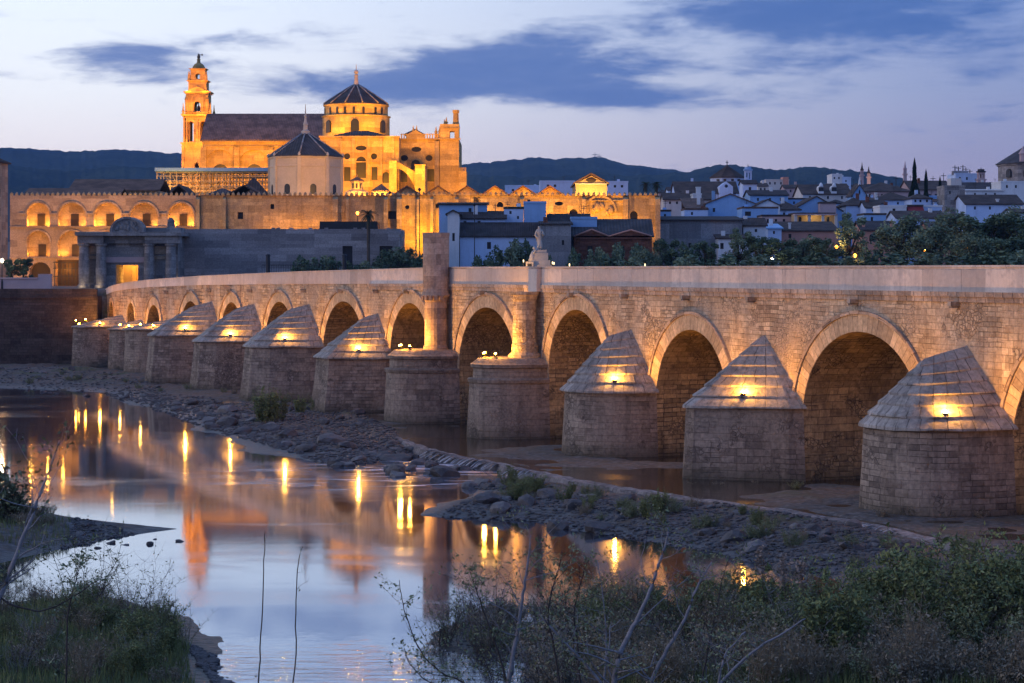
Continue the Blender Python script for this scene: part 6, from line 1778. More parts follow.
def masts(th, a, b, Z, dep, zg, zw, zr):
    for x, y in ((957, 165), (960.5, 166), (965, 164.5), (968, 167), (972, 169)):
        mb = MB(); X = wx(x, Z); mb.lathe((X, Z + 3), [(.2, zw), (.12, wz(y, Z))], 5); mb.box(X - .8, X + .8, Z + 2.95, Z + 3.05, wz(y + 2, Z), wz(y + 2, Z) + .15); th.part('aerial', mb, M['iron'])
    mb = MB(); mb.box(wx(955, Z), wx(970, Z), Z + 2, Z + 5, zw, wz(170.5, Z)); th.part('roof_hut', mb, M['rough_grey'])
H('apartment_block', 'white block carrying a cluster of aerials in the upper town', 'building', 955.5, 977, 174.5, 640, 12, 'flat', 174, 'blue_white', 'blue_white', [(960, 177, 180, 1.8), (967, 177, 180, 1.8)], extra=masts)
H('long_house', 'long white walled house with a pale roof edge right of the stone tower', 'house', 965.5, 1004, 191, 470, 10, 'shed', 188.5, 'white', 'pale', [(975, 193, 195, 2), (986, 193, 195, 2), (995, 193, 195, 2)])
H('long_house', 'broad brown roofed house low above the right tree mass', 'house', 966, 1023, 204.5, 440, 14, 'gx', 194.5, 'blue_white', 'roof_brown', [(975, 206.5, 209.5, 2), (990, 206.5, 209.5, 2)], extra=chimneys([(999, 199.5, 205, 2.6)]))
H('long_house', 'dark brown roofed house behind the long white wall in the upper town', 'house', 962, 1002, 190, 560, 14, 'gx', 182, 'pinkish', 'roof_dark', [])
H('house', 'white house with a bright side wall below the big domed church', 'house', 1001, 1032, 182.5, 500, 10, 'flat', 182, 'white', 'white', [(1007, 185, 188, 2), (1016, 185, 188, 2)])
H('house', 'bright blue house cut by the frame edge among the right trees', 'house', 1013, 1034, 213, 385, 8, 'gx', 209, 'blue_white', 'roof_brown', [(1019, 217, 221, 2.5)])
# domed church cut by the right frame edge
Z = 620; k = Z / FPX; c = (wx(1040, Z), Z); zg = gz(*c)
dc = Thing('domed_church', 'big stone church with a huge dark pyramid roof cut by the right frame edge', 'church', (c[0], c[1], zg))
mb = MB(); mb.lathe(c, [(41 * k, zg - .3), (41 * k, wz(166.5, Z)), (42.5 * k, wz(166, Z)), (42.5 * k, wz(164.8, Z))], 12, PI / 12); w = dc.part('drum', mb, M['gate'])
mb = MB(); mb.lathe(c, [(44 * k, wz(164.6, Z)), (43.6 * k, wz(163.8, Z)), (20 * k, wz(149, Z)), (4 * k, wz(139.5, Z)), (.5, wz(138.5, Z))], 12, PI / 12); rf = dc.part('roof', mb, M['roof_slate'])
for a in (-PI / 2 - .55, -PI / 2 - 1.07, -PI / 2 - .02):
    q = (c[0] + 40.2 * k * math.cos(a), c[1] + 40.2 * k * math.sin(a)); mb = MB()
    u = (-math.sin(a), math.cos(a)); ol = [(-.9, wz(178, Z)), (.9, wz(178, Z))] + [(.9 * math.cos(PI * j / 8), wz(173, Z) + .9 * math.sin(PI * j / 8)) for j in range(9)]
    f = [(q[0] + t_ * u[0] + math.cos(a) * .35, q[1] + t_ * u[1] + math.sin(a) * .35, z) for t_, z in ol]; mb.face(f)
    b2 = [(q[0] + t_ * u[0] - math.cos(a) * .3, q[1] + t_ * u[1] - math.sin(a) * .3, z) for t_, z in ol]
    for j in range(len(f)): mb.face([f[j], f[(j + 1) % len(f)], b2[(j + 1) % len(f)], b2[j]])
    dc.part('window', mb, M['glass'], w)
X = wx(1006.5, Z); mb = MB(); mb.lathe((X, Z - 20), [(1.0, wz(165, Z)), (.95, wz(158, Z)), (1.3, wz(157.5, Z)), (.8, wz(155, Z)), (.3, wz(152.5, Z)), (.08, wz(150, Z))], 8); dc.part('corner_lantern', mb, M['pinkish'])
belfry('church_cupola', 'small dark domed cupola tower between the aerial block and the big domed church', 981, 7.5, 169, 180.5, 600, 'pinkish', 'roof_dark')
belfry('church_spire', 'slim pointed pale belfry on the skyline left of the lit spire', 862, 3.0, 165, 176, 680, 'pinkish', 'roof_brown')
belfry('church_spire', 'dark belfry with a warm lit foot on the skyline', 868.7, 3.2, 169, 178, 700, 'pinkish', 'roof_dark')
light('spire_lamp', (wx(870, 696), 694, wz(179.5, 694)), 500, (1, .6, .3))
belfry('church_spire', 'slim belfry with a needle tip just left of the tallest cypress', 905, 3.2, 164, 175, 680, 'pinkish', 'pinkish')
for x, yt, lab in ((933, 176, 'thin mast rising behind the middle cypress'), (943.5, 173, 'thin mast with a short crossbar behind the shortest cypress'), (896, 176, 'faint thin mast left of the needle tipped belfry'), (595, 152, 'taller of two aerial masts on the hilltop behind the lit pediment'), (599, 153.5, 'shorter of two aerial masts on the hilltop behind the lit pediment')):
    Z = 690 if x > 800 else 6150; s = 1 if x > 800 else 9
    X = wx(x, Z); z0 = wz(184 if x > 800 else 160, Z); mb = MB(); mb.lathe((X, Z), [((.2 if s == 1 else .9), z0 - 4), ((.08 if s == 1 else .6), wz(yt, Z))], 5); mb.box(X - .8 * s, X + .8 * s, Z - .05, Z + .05, wz(yt + 3, Z), wz(yt + 3, Z) + .18 * s)
    single('mast', mb, M['iron'], lab, 'mast', None, (X, Z, z0 - 4))
# white terraces beyond the old wall
for x0, x1, yt, Z, lab in ((540, 575, 182, 520, 'white flat block behind the lit pediment, on its left'), (607, 628, 182.5, 520, 'white flat block behind the lit pediment, on its right'), (505, 541, 186.5, 540, 'lower pale block far behind the wall left of the lit pediment'), (437, 0, 0, 0, '')):
    if x1: H('apartment_block', lab, 'building', x0, x1, yt, Z, 12, 'flat', yt, 'blue_white', 'blue_white', [(x0 + 8, yt + 2.5, yt + 5, 2.4), (x0 + 15, yt + 2.5, yt + 5, 2.4)])
# small repeats far back: little houses filling the slope
rg = random.Random(21)
spots = []
for i in range(26):
    x = rg.uniform(655, 1010); Z = rg.uniform(560, 700)
    y = rg.uniform(181.5, 190); w = rg.uniform(9, 20)
    H('house', 'small far house with a brown roof lost among the roofs of the upper town', 'house', x, x + w, y + 3.5, Z, 9, rg.choice(['gx', 'gx', 'hip']), y, rg.choice(['blue_white', 'pale', 'pinkish', 'bluewall']), rg.choice(['roof_brown', 'roof_brown', 'roof_dark']), [(x + w * .3, y + 5, y + 7.5, 1.8), (x + w * .7, y + 5, y + 7.5, 1.8)], 'small far houses of the upper town')
for i in range(20):
    x = rg.uniform(655, 1005); Z = rg.uniform(470, 540)
    y = rg.uniform(195, 203); w = rg.uniform(9, 18)
    H('house', 'small plain house partly hidden between the bigger houses on the slope', 'house', x, x + w, y + 4, Z, 8, rg.choice(['gx', 'hip', 'flat', 'gx']), y, rg.choice(['blue_white', 'pale', 'white', 'bluewall']), rg.choice(['roof_brown', 'roof_red', 'roof_dark']), [(x + w * .3, y + 6, y + 9, 1.8), (x + w * .7, y + 6, y + 9, 1.8)], 'small houses on the middle slope')
street_lamp(836.5, 247.5, 322, 'bright orange street lamp glowing through the trees', 260, True)
street_lamp(855, 256, 312, 'orange street lamp low behind the parapet with its glow doubled', 120, True)
street_lamp(924.5, 250, 320, 'orange street lamp lighting pale bark inside the tree mass', 150, True)
street_lamp(968, 249, 322, 'faint orange street lamp between the right trees', 40, True)
street_lamp(974, 262, 318, 'small orange lamp just over the parapet among the right trees', 25, True)
street_lamp(772, 259.5, 318, 'pale white lamp behind the parapet below the dark tree row', 25, False)

# ================================================================== plants and stones
def leaf_cloud(mb, pts, size, rg, jitter=.5, flat=.5):
    for p in pts:
        a = Vector((rg.gauss(0, 1), rg.gauss(0, 1), rg.gauss(0, 1) * flat)).normalized()
        b = a.cross(Vector((rg.gauss(0, 1), rg.gauss(0, 1), rg.gauss(0, 1)))).normalized()
        s = size * rg.uniform(1 - jitter, 1 + jitter)
        p = Vector(p)
        mb.f.append([len(mb.v) + i for i in range(4)])
        mb.v += [tuple(p - a * s), tuple(p + b * s * .42), tuple(p + a * s), tuple(p - b * s * .42)]
        mb.uv.append([(0, 0), (1, 0), (1, 1), (0, 1)]); mb.sm.append(False)

def crown_points(rg, n, rx, rz, zc, lumps):
    cs = []
    for i in range(lumps):
        a = rg.uniform(0, 2 * PI); r = rx * rg.uniform(.1, .9); z = zc + rz * rg.uniform(-.75, .8)
        cs.append((r * math.cos(a), r * math.sin(a), z, rx * rg.uniform(.16, .42)))
    out = []
    for i in range(n):
        c = cs[rg.randrange(lumps)]
        d = Vector((rg.gauss(0, 1), rg.gauss(0, 1), rg.gauss(0, 1) * .8)).normalized() * (rg.random() ** .42) * c[3]
        out.append((c[0] + d.x, c[1] + d.y, c[2] + d.z))
    return out, cs

def tree_proto(name, seed, h, r, mat, n=4600, leaf=.27, cat='tree', label='', group=None, base=.22):
    rg = random.Random(seed)
    th = Thing(name, label, cat, (0, 0, -500), group); th.loc = (0, 0, 0)
    pts, cs = crown_points(rg, n, r, h * (1 - base) / 2, h * (1 + base) / 2, 24)
    mb = MB(); mb.tube([(0, 0, -.4), (.05, 0, h * .3), (.15, .1, h * .55), (.1, 0, h * .85)], [h * .028, h * .022, h * .016, h * .006], 7)
    for c in cs:
        mb.tube([(0.08, 0, h * .3 + c[2] * .18), (c[0] * .5, c[1] * .5, (h * .35 + c[2]) / 2), (c[0], c[1], c[2])], [h * .012, h * .008, .02], 5)
    th.part('trunk', mb, M['bark'])
    mb = MB(); leaf_cloud(mb, pts, leaf, rg); th.part('crown', mb, M[mat])
    return th.o
P1 = tree_proto('riverside_tree', 1, 12, 3.6, 'leaf_tree')
P2 = tree_proto('riverside_tree', 2, 11, 4.2, 'leaf_olive')
P3 = tree_proto('riverside_tree', 3, 14, 3.0, 'leaf_olive', base=.1)
P4 = tree_proto('bush', 4, 4, 2.4, 'leaf_olive', n=1900, leaf=.26, base=.02)
P5 = tree_proto('bush', 5, 3.4, 2.0, 'leaf_tree', n=1900, leaf=.26, base=.02)
used = set()
def place(proto, x, ytop, Z, wpx, label, group, zb=None, cat=None):
    X = wx(x, Z); z0 = gz(X, Z) if zb is None else zb
    top = wz(ytop, Z); H0 = {P1: 12., P2: 11., P3: 14., P4: 4., P5: 3.4}[proto]; W0 = {P1: 3.6, P2: 4.2, P3: 3.0, P4: 2.4, P5: 2.0}[proto] * 2.1
    sz = (top - z0) / H0; sx1 = wpx / FPX * Z / W0 * 1.25
    if proto in used: o = dup(proto, (X, Z, z0), RND.uniform(0, 6.28), (sx1, sx1, sz), label, group)
    else:
        used.add(proto); o = proto; o.location = (X, Z, z0); o.rotation_euler.z = RND.uniform(0, 6.28); o.scale = (sx1, sx1, sz); o['label'] = label
        if group: o['group'] = group
    if cat: o['category'] = cat
    return o
g1 = 'dark trees along the far bank'
for pr, x, yt, Z, w, lab in [
    (P1, 667, 237, 322, 24, 'bushy dark tree in front of the left end of the long grey blue building'), (P5, 686, 246, 320, 20, None), (P1, 706, 240, 324, 26, 'round dark tree below the middle of the long grey blue building'),
    (P3, 738, 225, 326, 20, 'tall narrow dark tree in the gap right of the long grey blue building'), (P1, 760, 234, 322, 30, 'broad dark tree right of the narrow tall one'), (P1, 782, 236, 320, 32, 'dark tree in the middle of the low dark row'),
    (P2, 803, 236, 322, 32, 'dark tree below the lamplit terrace'), (P1, 826, 236, 318, 30, 'dark tree holding the bright orange lamp'), (P3, 849, 209, 324, 27, 'tallest dark round topped tree left of the salmon building'),
    (P5, 868, 250, 316, 22, None), (P2, 903, 212, 322, 50, 'large grey green tree covering the right part of the salmon building'), (P2, 932, 222, 318, 42, 'grey green tree in front of the smaller salmon building'),
    (P2, 957, 208, 324, 54, 'large high grey green tree right of the smaller salmon building'), (P1, 984, 212, 322, 52, 'darker broad tree in the middle of the right tree mass'), (P2, 1005, 206, 326, 48, 'tall grey green tree near the frame edge'),
    (P1, 1027, 214, 320, 46, 'dark tree cut by the right frame edge'), (P2, 975, 232, 314, 40, 'low grey green tree in front of the right tree mass'), (P1, 1000, 236, 314, 40, 'low dark tree in front of the right tree mass'), (P2, 648, 247, 320, 22, 'small grey green tree at the right end of the red brick building'),
    (P2, 1066, 210, 322, 50, None), (P1, 1100, 215, 322, 50, None)]:
    place(pr, x, yt, Z, w, lab or 'low dark bush between the riverside trees', g1, cat='tree' if lab else 'bush')
g2 = 'bushes along the far bank'
for pr, x, yt, Z, w, lab in [(P4, 595, 249, 321, 20, 'pale green round bush in front of the first brick gable'), (P4, 617, 244, 322, 18, 'taller pale green bush between the two brick gables'), (P4, 637, 245, 322, 18, 'pale green bush below the second brick gable'), (P5, 575, 251, 321, 14, 'dark spiky bush beside the grey rough building'),
    (P5, 479, 258, 320, 18, 'low dark bush at the foot of the tall thin lamp post'), (P5, 499, 249, 319, 18, 'dark bush below the first window of the long pale blue house'), (P4, 515, 241, 320, 24, 'largest dark bush in front of the long pale blue house'), (P5, 528, 243, 321, 14, 'bush touching the left side of the statue'), (P5, 549, 258, 321, 12, None),
    (P4, 404, 249, 318, 36, 'wide dark bush at the right end of the grey block'), (P5, 387, 253, 317, 20, 'rounded bush in front of the dark window of the grey block'), (P4, 370, 262, 314, 22, None), (P5, 332, 259, 314, 20, None), (P4, 320, 257, 315, 26, 'straggly bush left of the doorway of the grey block'), (P5, 303, 258, 314, 18, None),
    (P5, 420, 256, 314, 22, 'dark bush against the left side of the turret'), (P5, 350, 263, 312, 16, None), (P4, 690, 256, 312, 40, None), (P5, 725, 257, 312, 40, None), (P4, 640, 258, 312, 30, None), (P5, 610, 258, 312, 30, None), (P4, 760, 256, 312, 50, None), (P5, 810, 256, 312, 50, None), (P4, 850, 257, 310, 40, None), (P5, 890, 256, 310, 50, None), (P4, 940, 255, 310, 50, None), (P5, 990, 254, 310, 50, None), (P4, 1020, 252, 310, 40, None)]:
    place(pr, x, yt, Z, w, lab or 'low scrubby bush just above the bridge parapet', g2)
g3 = 'clipped street trees by the loggia'
for x, yt, w, lab in ((11, 258, 14, 'round clipped street tree with a dense dark crown, leftmost by the street wall'), (23, 257, 18, 'wider round clipped street tree in front of the lower loggia arch')):
    place(P1, x, yt, 303, w, lab, g3)
# cypresses
def cypress(x, yt, yb, w, Z, lab, seed):
    rg = random.Random(seed); X = wx(x, Z); k = Z / FPX; zt_, zb_ = wz(yt, Z), min(wz(yb, Z), gz(X, Z)); r = w / 2 * k
    th = Thing('cypress_tree', lab, 'tree', (X, Z, zb_), 'cypresses in the town')
    mb = MB(); mb.lathe((X, Z), [(.3, zb_), (.2, zb_ + (zt_ - zb_) * .5), (.04, zt_ - .5)], 6); th.part('trunk', mb, M['bark'])
    pts = []
    zvis = wz(yb, Z)
    for i in range(2400):
        f = rg.random() ** .8; z = zvis - 1 + (zt_ - zvis + 1) * f; rr = r * (1 - f ** 1.5) * (.75 + .25 * math.sin(7 * f + seed)) * rg.random() ** .35; a = rg.uniform(0, 2 * PI)
        pts.append((X + rr * math.cos(a), Z + rr * math.sin(a), z))
    mb = MB()
    for p in pts:
        s = rg.uniform(.25, .6); a = rg.uniform(0, PI); d = Vector((math.cos(a) * s * .35, math.sin(a) * s * .35, 0)); p = Vector(p)
        mb.f.append([len(mb.v) + i for i in range(4)]); mb.v += [tuple(p - d), tuple(p - Vector((0, 0, s * .5))), tuple(p + d), tuple(p + Vector((0, 0, s * 1.4)))]; mb.uv.append([(0, 0), (1, 0), (1, 1), (0, 1)]); mb.sm.append(False)
    th.part('crown', mb, M['leaf_cyp'])
cypress(914.5, 160.5, 197, 12.5, 500, 'tallest pointed dark cypress in the upper town', 1)
cypress(926, 172, 197, 7.5, 500, 'middle slim dark cypress right of the tallest', 2)
cypress(940, 179, 204, 7, 480, 'shortest cypress next to the grey stone tower', 3)
# palms
def palm(x, ytop, ycr, Z, lab, seed, spread, trunk_vis=True, zbase=None):
    rg = random.Random(seed); X = wx(x, Z); zc = wz(ycr, Z); zb = gz(X, Z) if zbase is None else zbase
    th = Thing('palm_tree', lab, 'tree', (X, Z, zb))
    mb = MB(); mb.lathe((X, Z), [(.34, zb - .2), (.26, zb + 1), (.22, (zb + zc) / 2), (.26, zc - .6), (.36, zc)], 9); th.part('trunk', mb, M['bark'])
    mb = MB(); R0 = spread / FPX * Z / 2
    for i in range(46):
        a = rg.uniform(0, 2 * PI); up = rg.uniform(-1.0, 1.0); L = R0 * rg.uniform(.85, 1.15)
        pth = []
        for j in range(7):
            f = j / 6; rr = L * (math.cos(up * .9) * f); zz = zc + L * (math.sin(up * 1.2) * f - .55 * f * f)
            pth.append(Vector((X + rr * math.cos(a), Z + rr * math.sin(a), zz)))
        side = Vector((-math.sin(a), math.cos(a), 0))
        mb.tube(pth, [.035, .03, .025, .02, .016, .012, .006], 3)
        for j in range(1, 6):
            for s in (-1, 1):
                for q in (0, .5):
                    p = pth[j].lerp(pth[j + 1], q); d = (pth[j + 1] - pth[j]).normalized()
                    tip = p + side * s * L * .2 * (1.15 - j / 7) + d * L * .14 - Vector((0, 0, L * .06))
                    mb.face([tuple(p), tuple(p + d * L * .07), tuple(tip)])
    th.part('crown', mb, M['leaf_palm'])
palm(368.5, 204, 214, 316, 'single tall palm in front of the long grey block', 1, 20)
palm(645.5, 180, 184, 380, 'palm crown showing over the end of the old wall, the left one', 2, 12)
palm(656.5, 179, 184, 384, 'palm crown showing over the end of the old wall, the right one', 3, 13)
palm(476, 191, 199, 347.2, 'dark palm crown in front of the orange wall above the blue roof', 4, 11)

# ------------------------------------------------------------------ scrub in the foreground
def shrub_proto(seed, h, r, stems, leaves, mat, leaf, name='shrub', twig='twig', lean=.5, low=.15):
    rg = random.Random(seed); th = Thing(name, 'x', 'shrub', (0, 0, -500)); th.loc = (0, 0, 0)
    ms, ml = MB(), MB(); pts = []
    for i in range(stems):
        a = rg.uniform(0, 2 * PI); b = r * .35 * rg.random() ** .5; ln = rg.uniform(.1, lean)
        p = Vector((b * math.cos(a), b * math.sin(a), -.15)); L = h * rg.uniform(.6, 1.05)
        d = Vector((math.cos(a) * ln, math.sin(a) * ln, 1)).normalized(); path = [p.copy()]
        for j in range(5):
            d = (d + Vector((rg.gauss(0, .16), rg.gauss(0, .16), rg.gauss(0, .06)))).normalized(); p = p + d * L / 5; path.append(p.copy())
        ms.tube(path, [.018, .015, .012, .009, .006, .003], 3, cap=False)
        for j in range(2, 6):
            for q in range(3):
                bp = path[j - 1].lerp(path[j], rg.random()); bd = Vector((rg.gauss(0, 1), rg.gauss(0, 1), rg.uniform(0, 1))).normalized(); bl = L * rg.uniform(.1, .28)
                ms.tube([bp, bp + bd * bl * .5, bp + bd * bl + Vector((0, 0, bl * .2))], [.007, .005, .002], 3, cap=False)
                pts += [tuple(bp + bd * bl * rg.random() + Vector((rg.gauss(0, .05), rg.gauss(0, .05), rg.gauss(0, .05)))) for _ in range(max(1, leaves // (stems * 12)))]
        pts += [tuple(path[rg.randrange(1, 6)].lerp(path[rg.randrange(1, 6)], rg.random()) + Vector((rg.gauss(0, .1), rg.gauss(0, .1), rg.gauss(0, .1)))) for _ in range(leaves // (stems * 4))]
    th.part('stems', ms, M[twig]); leaf_cloud(ml, pts, leaf, rg, .5, 1.0); th.part('foliage', ml, M[mat])
    return th.o
S_gr = [shrub_proto(11, 2.6, 1.5, 16, 3600, 'leaf_shrub', .065), shrub_proto(12, 3.2, 1.6, 18, 3800, 'leaf_shrub', .052), shrub_proto(13, 2.2, 1.4, 18, 3200, 'leaf_grey', .05)]
S_br = [shrub_proto(14, 2.0, 1.5, 20, 1900, 'leaf_dry', .06, lean=.8), shrub_proto(15, 1.7, 1.2, 18, 1500, 'leaf_dry', .055, lean=.7)]
S_sp = [shrub_proto(16, 2.6, 1.5, 12, 260, 'leaf_grey', .055, lean=1.0), shrub_proto(17, 3.4, 1.2, 9, 260, 'leaf_grey', .055, lean=.6)]
S_rd = [shrub_proto(18, 2.4, .8, 26, 420, 'leaf_grey', .12, 'reed_clump', lean=.3)]
S_dr = [shrub_proto(19, 2.3, .9, 42, 240, 'leaf_dry', .05, 'dry_stalks', 'stalk', .25), shrub_proto(20, 1.8, 1.0, 46, 300, 'leaf_dry', .05, 'dry_stalks', 'stalk', .45)]
S_tw = [shrub_proto(21, 3.2, 1.3, 12, 130, 'leaf_grey', .05, 'twiggy_shrub', 'barkpale', .6), shrub_proto(22, 2.6, 1.5, 14, 110, 'leaf_grey', .05, 'twiggy_shrub', 'twig', .9)]
used2 = set()
def put(lst, x, y, z_ref, s, label, group, cat='shrub', rg=RND):
    pr = rg.choice(lst); X, Y = gp(x, y, z_ref); z = gz(X, Y)
    for it in range(6):
        X, Y = gp(x, y, z); z = gz(X, Y)
    loc = (X, Y, z - .05)
    if pr.name in used2: o = dup(pr, loc, rg.uniform(0, 6.28), s, label, group)
    else:
        used2.add(pr.name); o = pr; o.location = loc; o.scale = (s,) * 3; o['label'] = label
        if group: o['group'] = group
    o['category'] = cat
    return o
rg = random.Random(77)
# right thicket: green in the middle distance, browner along the bottom
for i in range(30):
    x = rg.uniform(740, 1060); y = rg.uniform(622, 668)
    put(S_gr, x, y, 0, rg.uniform(.7, 1.15) * (1.3 if x > 900 else 1.0), 'leafy green shrub in the thicket at the lower right', 'green shrubs of the right thicket', rg=rg)
for i in range(22):
    x = rg.uniform(590, 800); y = rg.uniform(612, 660)
    put(S_gr + S_sp, x, y, 0, rg.uniform(.5, .95), 'thin leafy shrub in the middle of the lower bank', 'thin shrubs of the lower bank', rg=rg)
for i in range(38):
    x = rg.uniform(540, 1050); y = rg.uniform(655, 704)
    put(S_br + ([S_gr[2]] if rg.random() < .3 else []), x, y, 0, rg.uniform(.6, 1.1), 'dry brown scrub bush along the bottom of the lower bank', 'dry scrub along the lower bank', rg=rg)
for i in range(40):
    x = rg.uniform(428, 610); y = rg.uniform(614, 668)
    put(S_br + S_sp, x, y, 0, rg.uniform(.3, .6), 'low twiggy bush on the dark spit below the turret reflection', 'low twigs on the dark spit', rg=rg)
for i in range(44):
    x = rg.uniform(600, 1060); y = rg.uniform(618, 700)
    put(S_dr, x, y, 0, rg.uniform(.7, 1.25), 'clump of dry pale stalks standing in the right thicket', 'dry stalks in the right thicket', 'dry stalks', rg)
for i in range(10): put(S_dr, rg.uniform(-20, 180), rg.uniform(618, 690), 0, rg.uniform(.4, .7), 'clump of dry pale stalks on the near left bank', 'dry stalks on the near left bank', 'dry stalks', rg)
for i in range(40):
    x = rg.uniform(425, 830); y = rg.uniform(612, 690)
    put(S_tw, x, y, 0, rg.uniform(.6, 1.15), 'bare twiggy shrub with very few leaves on the lower bank', 'bare twiggy shrubs on the lower bank', rg=rg)
for i in range(10): put(S_tw, rg.uniform(-10, 190), rg.uniform(612, 680), 0, rg.uniform(.4, .75), 'bare twiggy shrub on the near left bank', 'bare twiggy shrubs on the near left bank', rg=rg)
for i in range(26):
    x = rg.uniform(500, 720); y = 474 + (x - 500) * .155 + rg.uniform(6, 26)
    put(S_gr, x, y, -.5, rg.uniform(.22, .5), 'low dark green shrub rooted among the stones of the gravel bar', 'shrubs on the gravel bar', rg=rg)
for i in range(16):
    x = rg.uniform(730, 1000); y = 506 + (x - 730) * .17 + rg.uniform(4, 40)
    put(S_gr + S_dr, x, y, -.5, rg.uniform(.2, .45), 'small weedy clump at the right end of the gravel bar', 'weeds at the right end of the bar', rg=rg)
for i in range(18): put(S_br + S_sp + S_tw, rg.uniform(-30, 150), rg.uniform(594, 606), -.5, rg.uniform(.25, .5), 'ragged scrub along the outer edge of the near left bank', 'edge scrub of the near left bank', rg=rg)
for i in range(14): put(S_br + S_sp, rg.uniform(432, 600), rg.uniform(598, 622), -.7, rg.uniform(.25, .5), 'ragged scrub along the outer edge of the dark spit', 'edge scrub of the dark spit', rg=rg)
# left bank
for i in range(20):
    x = rg.uniform(-30, 178); y = rg.uniform(606, 690)
    put(S_gr + S_br, x, y, 0, rg.uniform(.35, .62), 'leafy low shrub on the near left bank', 'shrubs on the near left bank', rg=rg)
for i in range(7): put(S_gr, 150 + rg.uniform(-18, 22), rg.uniform(640, 672), 0, rg.uniform(.45, .7), 'dark green shrub at the gravel edge of the near left bank', 'dark shrubs at the left gravel edge', rg=rg)
for x, y, s in ((78, 612, 1.15), (88, 610, .9), (132, 618, .8), (150, 616, .7), (120, 622, .6), (30, 610, .6)):
    put(S_sp, x, y, 0, s, 'sparse wispy shrub rising above the near left bank against the water', 'wispy shrubs on the left bank', rg=rg)
for x, y, s in ((-14, 520, 1.5), (2, 520, 1.3), (12, 519, .95), (20, 518, .6), (-30, 522, 1.6)):
    put(S_rd, x, y, -.5, s, 'tall reed clump on the left gravel point at the frame edge', 'reeds on the left point', 'reeds', rg)
for i in range(14): put(S_br, rg.uniform(-20, 60), rg.uniform(512, 528), -.5, rg.uniform(.25, .5), 'low scrub on the left gravel point', 'low scrub on the left point', rg=rg)
# green tufts on the rock shelf and the bars
for x, y, s, lab in ((266, 422, 1.15, 'round dark green bush on the rock shelf below the blunt pier'), (277, 421, 1.0, 'second dark green bush pressed against the round one on the rock shelf'), (300, 413, .6, 'low green bush at the foot of the blunt pier'), (318, 411, .55, 'small green bush right at the corner of the blunt pier')):
    put(S_gr[:2], x, y, 0, s, lab, None, rg=rg)
for i in range(50):
    zone = rg.choice([(20, 110, 373, 384), (20, 110, 374, 382), (60, 150, 378, 388), (150, 215, 386, 392), (290, 330, 408, 414), (40, 100, 376, 381), (215, 255, 388, 400), (540, 660, 492, 505), (560, 700, 500, 520), (700, 800, 520, 540), (495, 530, 497, 503), (862, 990, 512, 519), (862, 990, 512, 519), (660, 810, 482, 490), (860, 960, 575, 605)])
    put(S_br + [S_gr[2]], rg.uniform(*zone[:2]), rg.uniform(*zone[2:]), -.2, rg.uniform(.2, .42), 'small grassy tuft growing between the river stones', 'tufts between the river stones', rg=rg)

# saplings: bare pale stems with sparse leaves close to the viewer
def sapling(name, label, pts, Z, r0, r1, seed, bark, twigs=10, leaf=.04, nleaf=8, group=None, root=True, tl=1.0, mat='leaf_grey'):
    rg = random.Random(seed)
    path = [wp(x, y, Z + dz) for x, y, *d in pts for dz in [(d[0] if d else 0)]]
    if root:
        p0 = path[0]; g = gz(p0.x, p0.y); d = (path[0] - path[1]).normalized()
        steps = max(1, int((p0.z - g) / .8)); q = [p0 + Vector((d.x * .25, d.y * .25, 0)) * (i + 1) * .7 + Vector((0, 0, -(p0.z - g + .15) * (i + 1) / steps)) for i in range(steps)]
        path = list(reversed(q)) + path
    fine = []
    for i in range(len(path) - 1):
        a, b = path[i], path[i + 1]; p = path[max(i - 1, 0)]; n = path[min(i + 2, len(path) - 1)]
        for k in range(4):
            t = k / 4
            fine.append(.5 * ((2 * a) + (b - p) * t + (2 * p - 5 * a + 4 * b - n) * t * t + (3 * a - p - 3 * b + n) * t ** 3))
    fine.append(path[-1])
    fine = [p + Vector((rg.gauss(0, .006), rg.gauss(0, .006), rg.gauss(0, .006))) for p in fine]
    base = fine[0]
    th = Thing(name, label, 'sapling', tuple(base), group)
    N = len(fine); mb = MB(); mb.tube(fine, [r0 + (r1 - r0) * i / (N - 1) for i in range(N)], 7)
    ml = MB(); lp = []
    for i in range(twigs):
        f = rg.uniform(.3, 1.0); p = fine[min(N - 1, int(f * (N - 1)))]
        d = Vector((rg.gauss(0, 1), rg.gauss(0, .6), rg.uniform(.1, 1.1))).normalized(); L = tl * rg.uniform(.3, 1.0) * (1.25 - f * .6)
        pp = [p]; q = p.copy()
        for j in range(5):
            d = (d + Vector((rg.gauss(0, .22), rg.gauss(0, .2), rg.gauss(.06, .16)))).normalized(); q = q + d * L / 5; pp.append(q.copy())
        rr = r0 + (r1 - r0) * f
        mb.tube(pp, [rr * .42, rr * .36, rr * .3, rr * .22, rr * .15, .002], 4, cap=False)
        for j in range(nleaf):
            a = pp[rg.randrange(1, 6)]; lp.append(tuple(a + Vector((rg.gauss(0, .05), rg.gauss(0, .05), rg.gauss(0, .04)))))
        for j in range(2):
            b0 = pp[rg.randrange(1, 5)]; bd = Vector((rg.gauss(0, 1), rg.gauss(0, .6), rg.uniform(-.1, .9))).normalized() * L * rg.uniform(.2, .45)
            mb.tube([b0, b0 + bd * .5, b0 + bd + Vector((0, 0, .05))], [rr * .2, rr * .15, .0015], 3, cap=False)
            lp += [tuple(b0 + bd * rg.uniform(.3, 1.05) + Vector((rg.gauss(0, .03), rg.gauss(0, .03), rg.gauss(0, .03)))) for _ in range(max(1, nleaf // 2))]
    th.part('stem', mb, M[bark])
    if nleaf: leaf_cloud(ml, lp, leaf * .72, rg, .4, 1.0); th.part('foliage', ml, M[mat])
SG = 'bare saplings in front of the river'
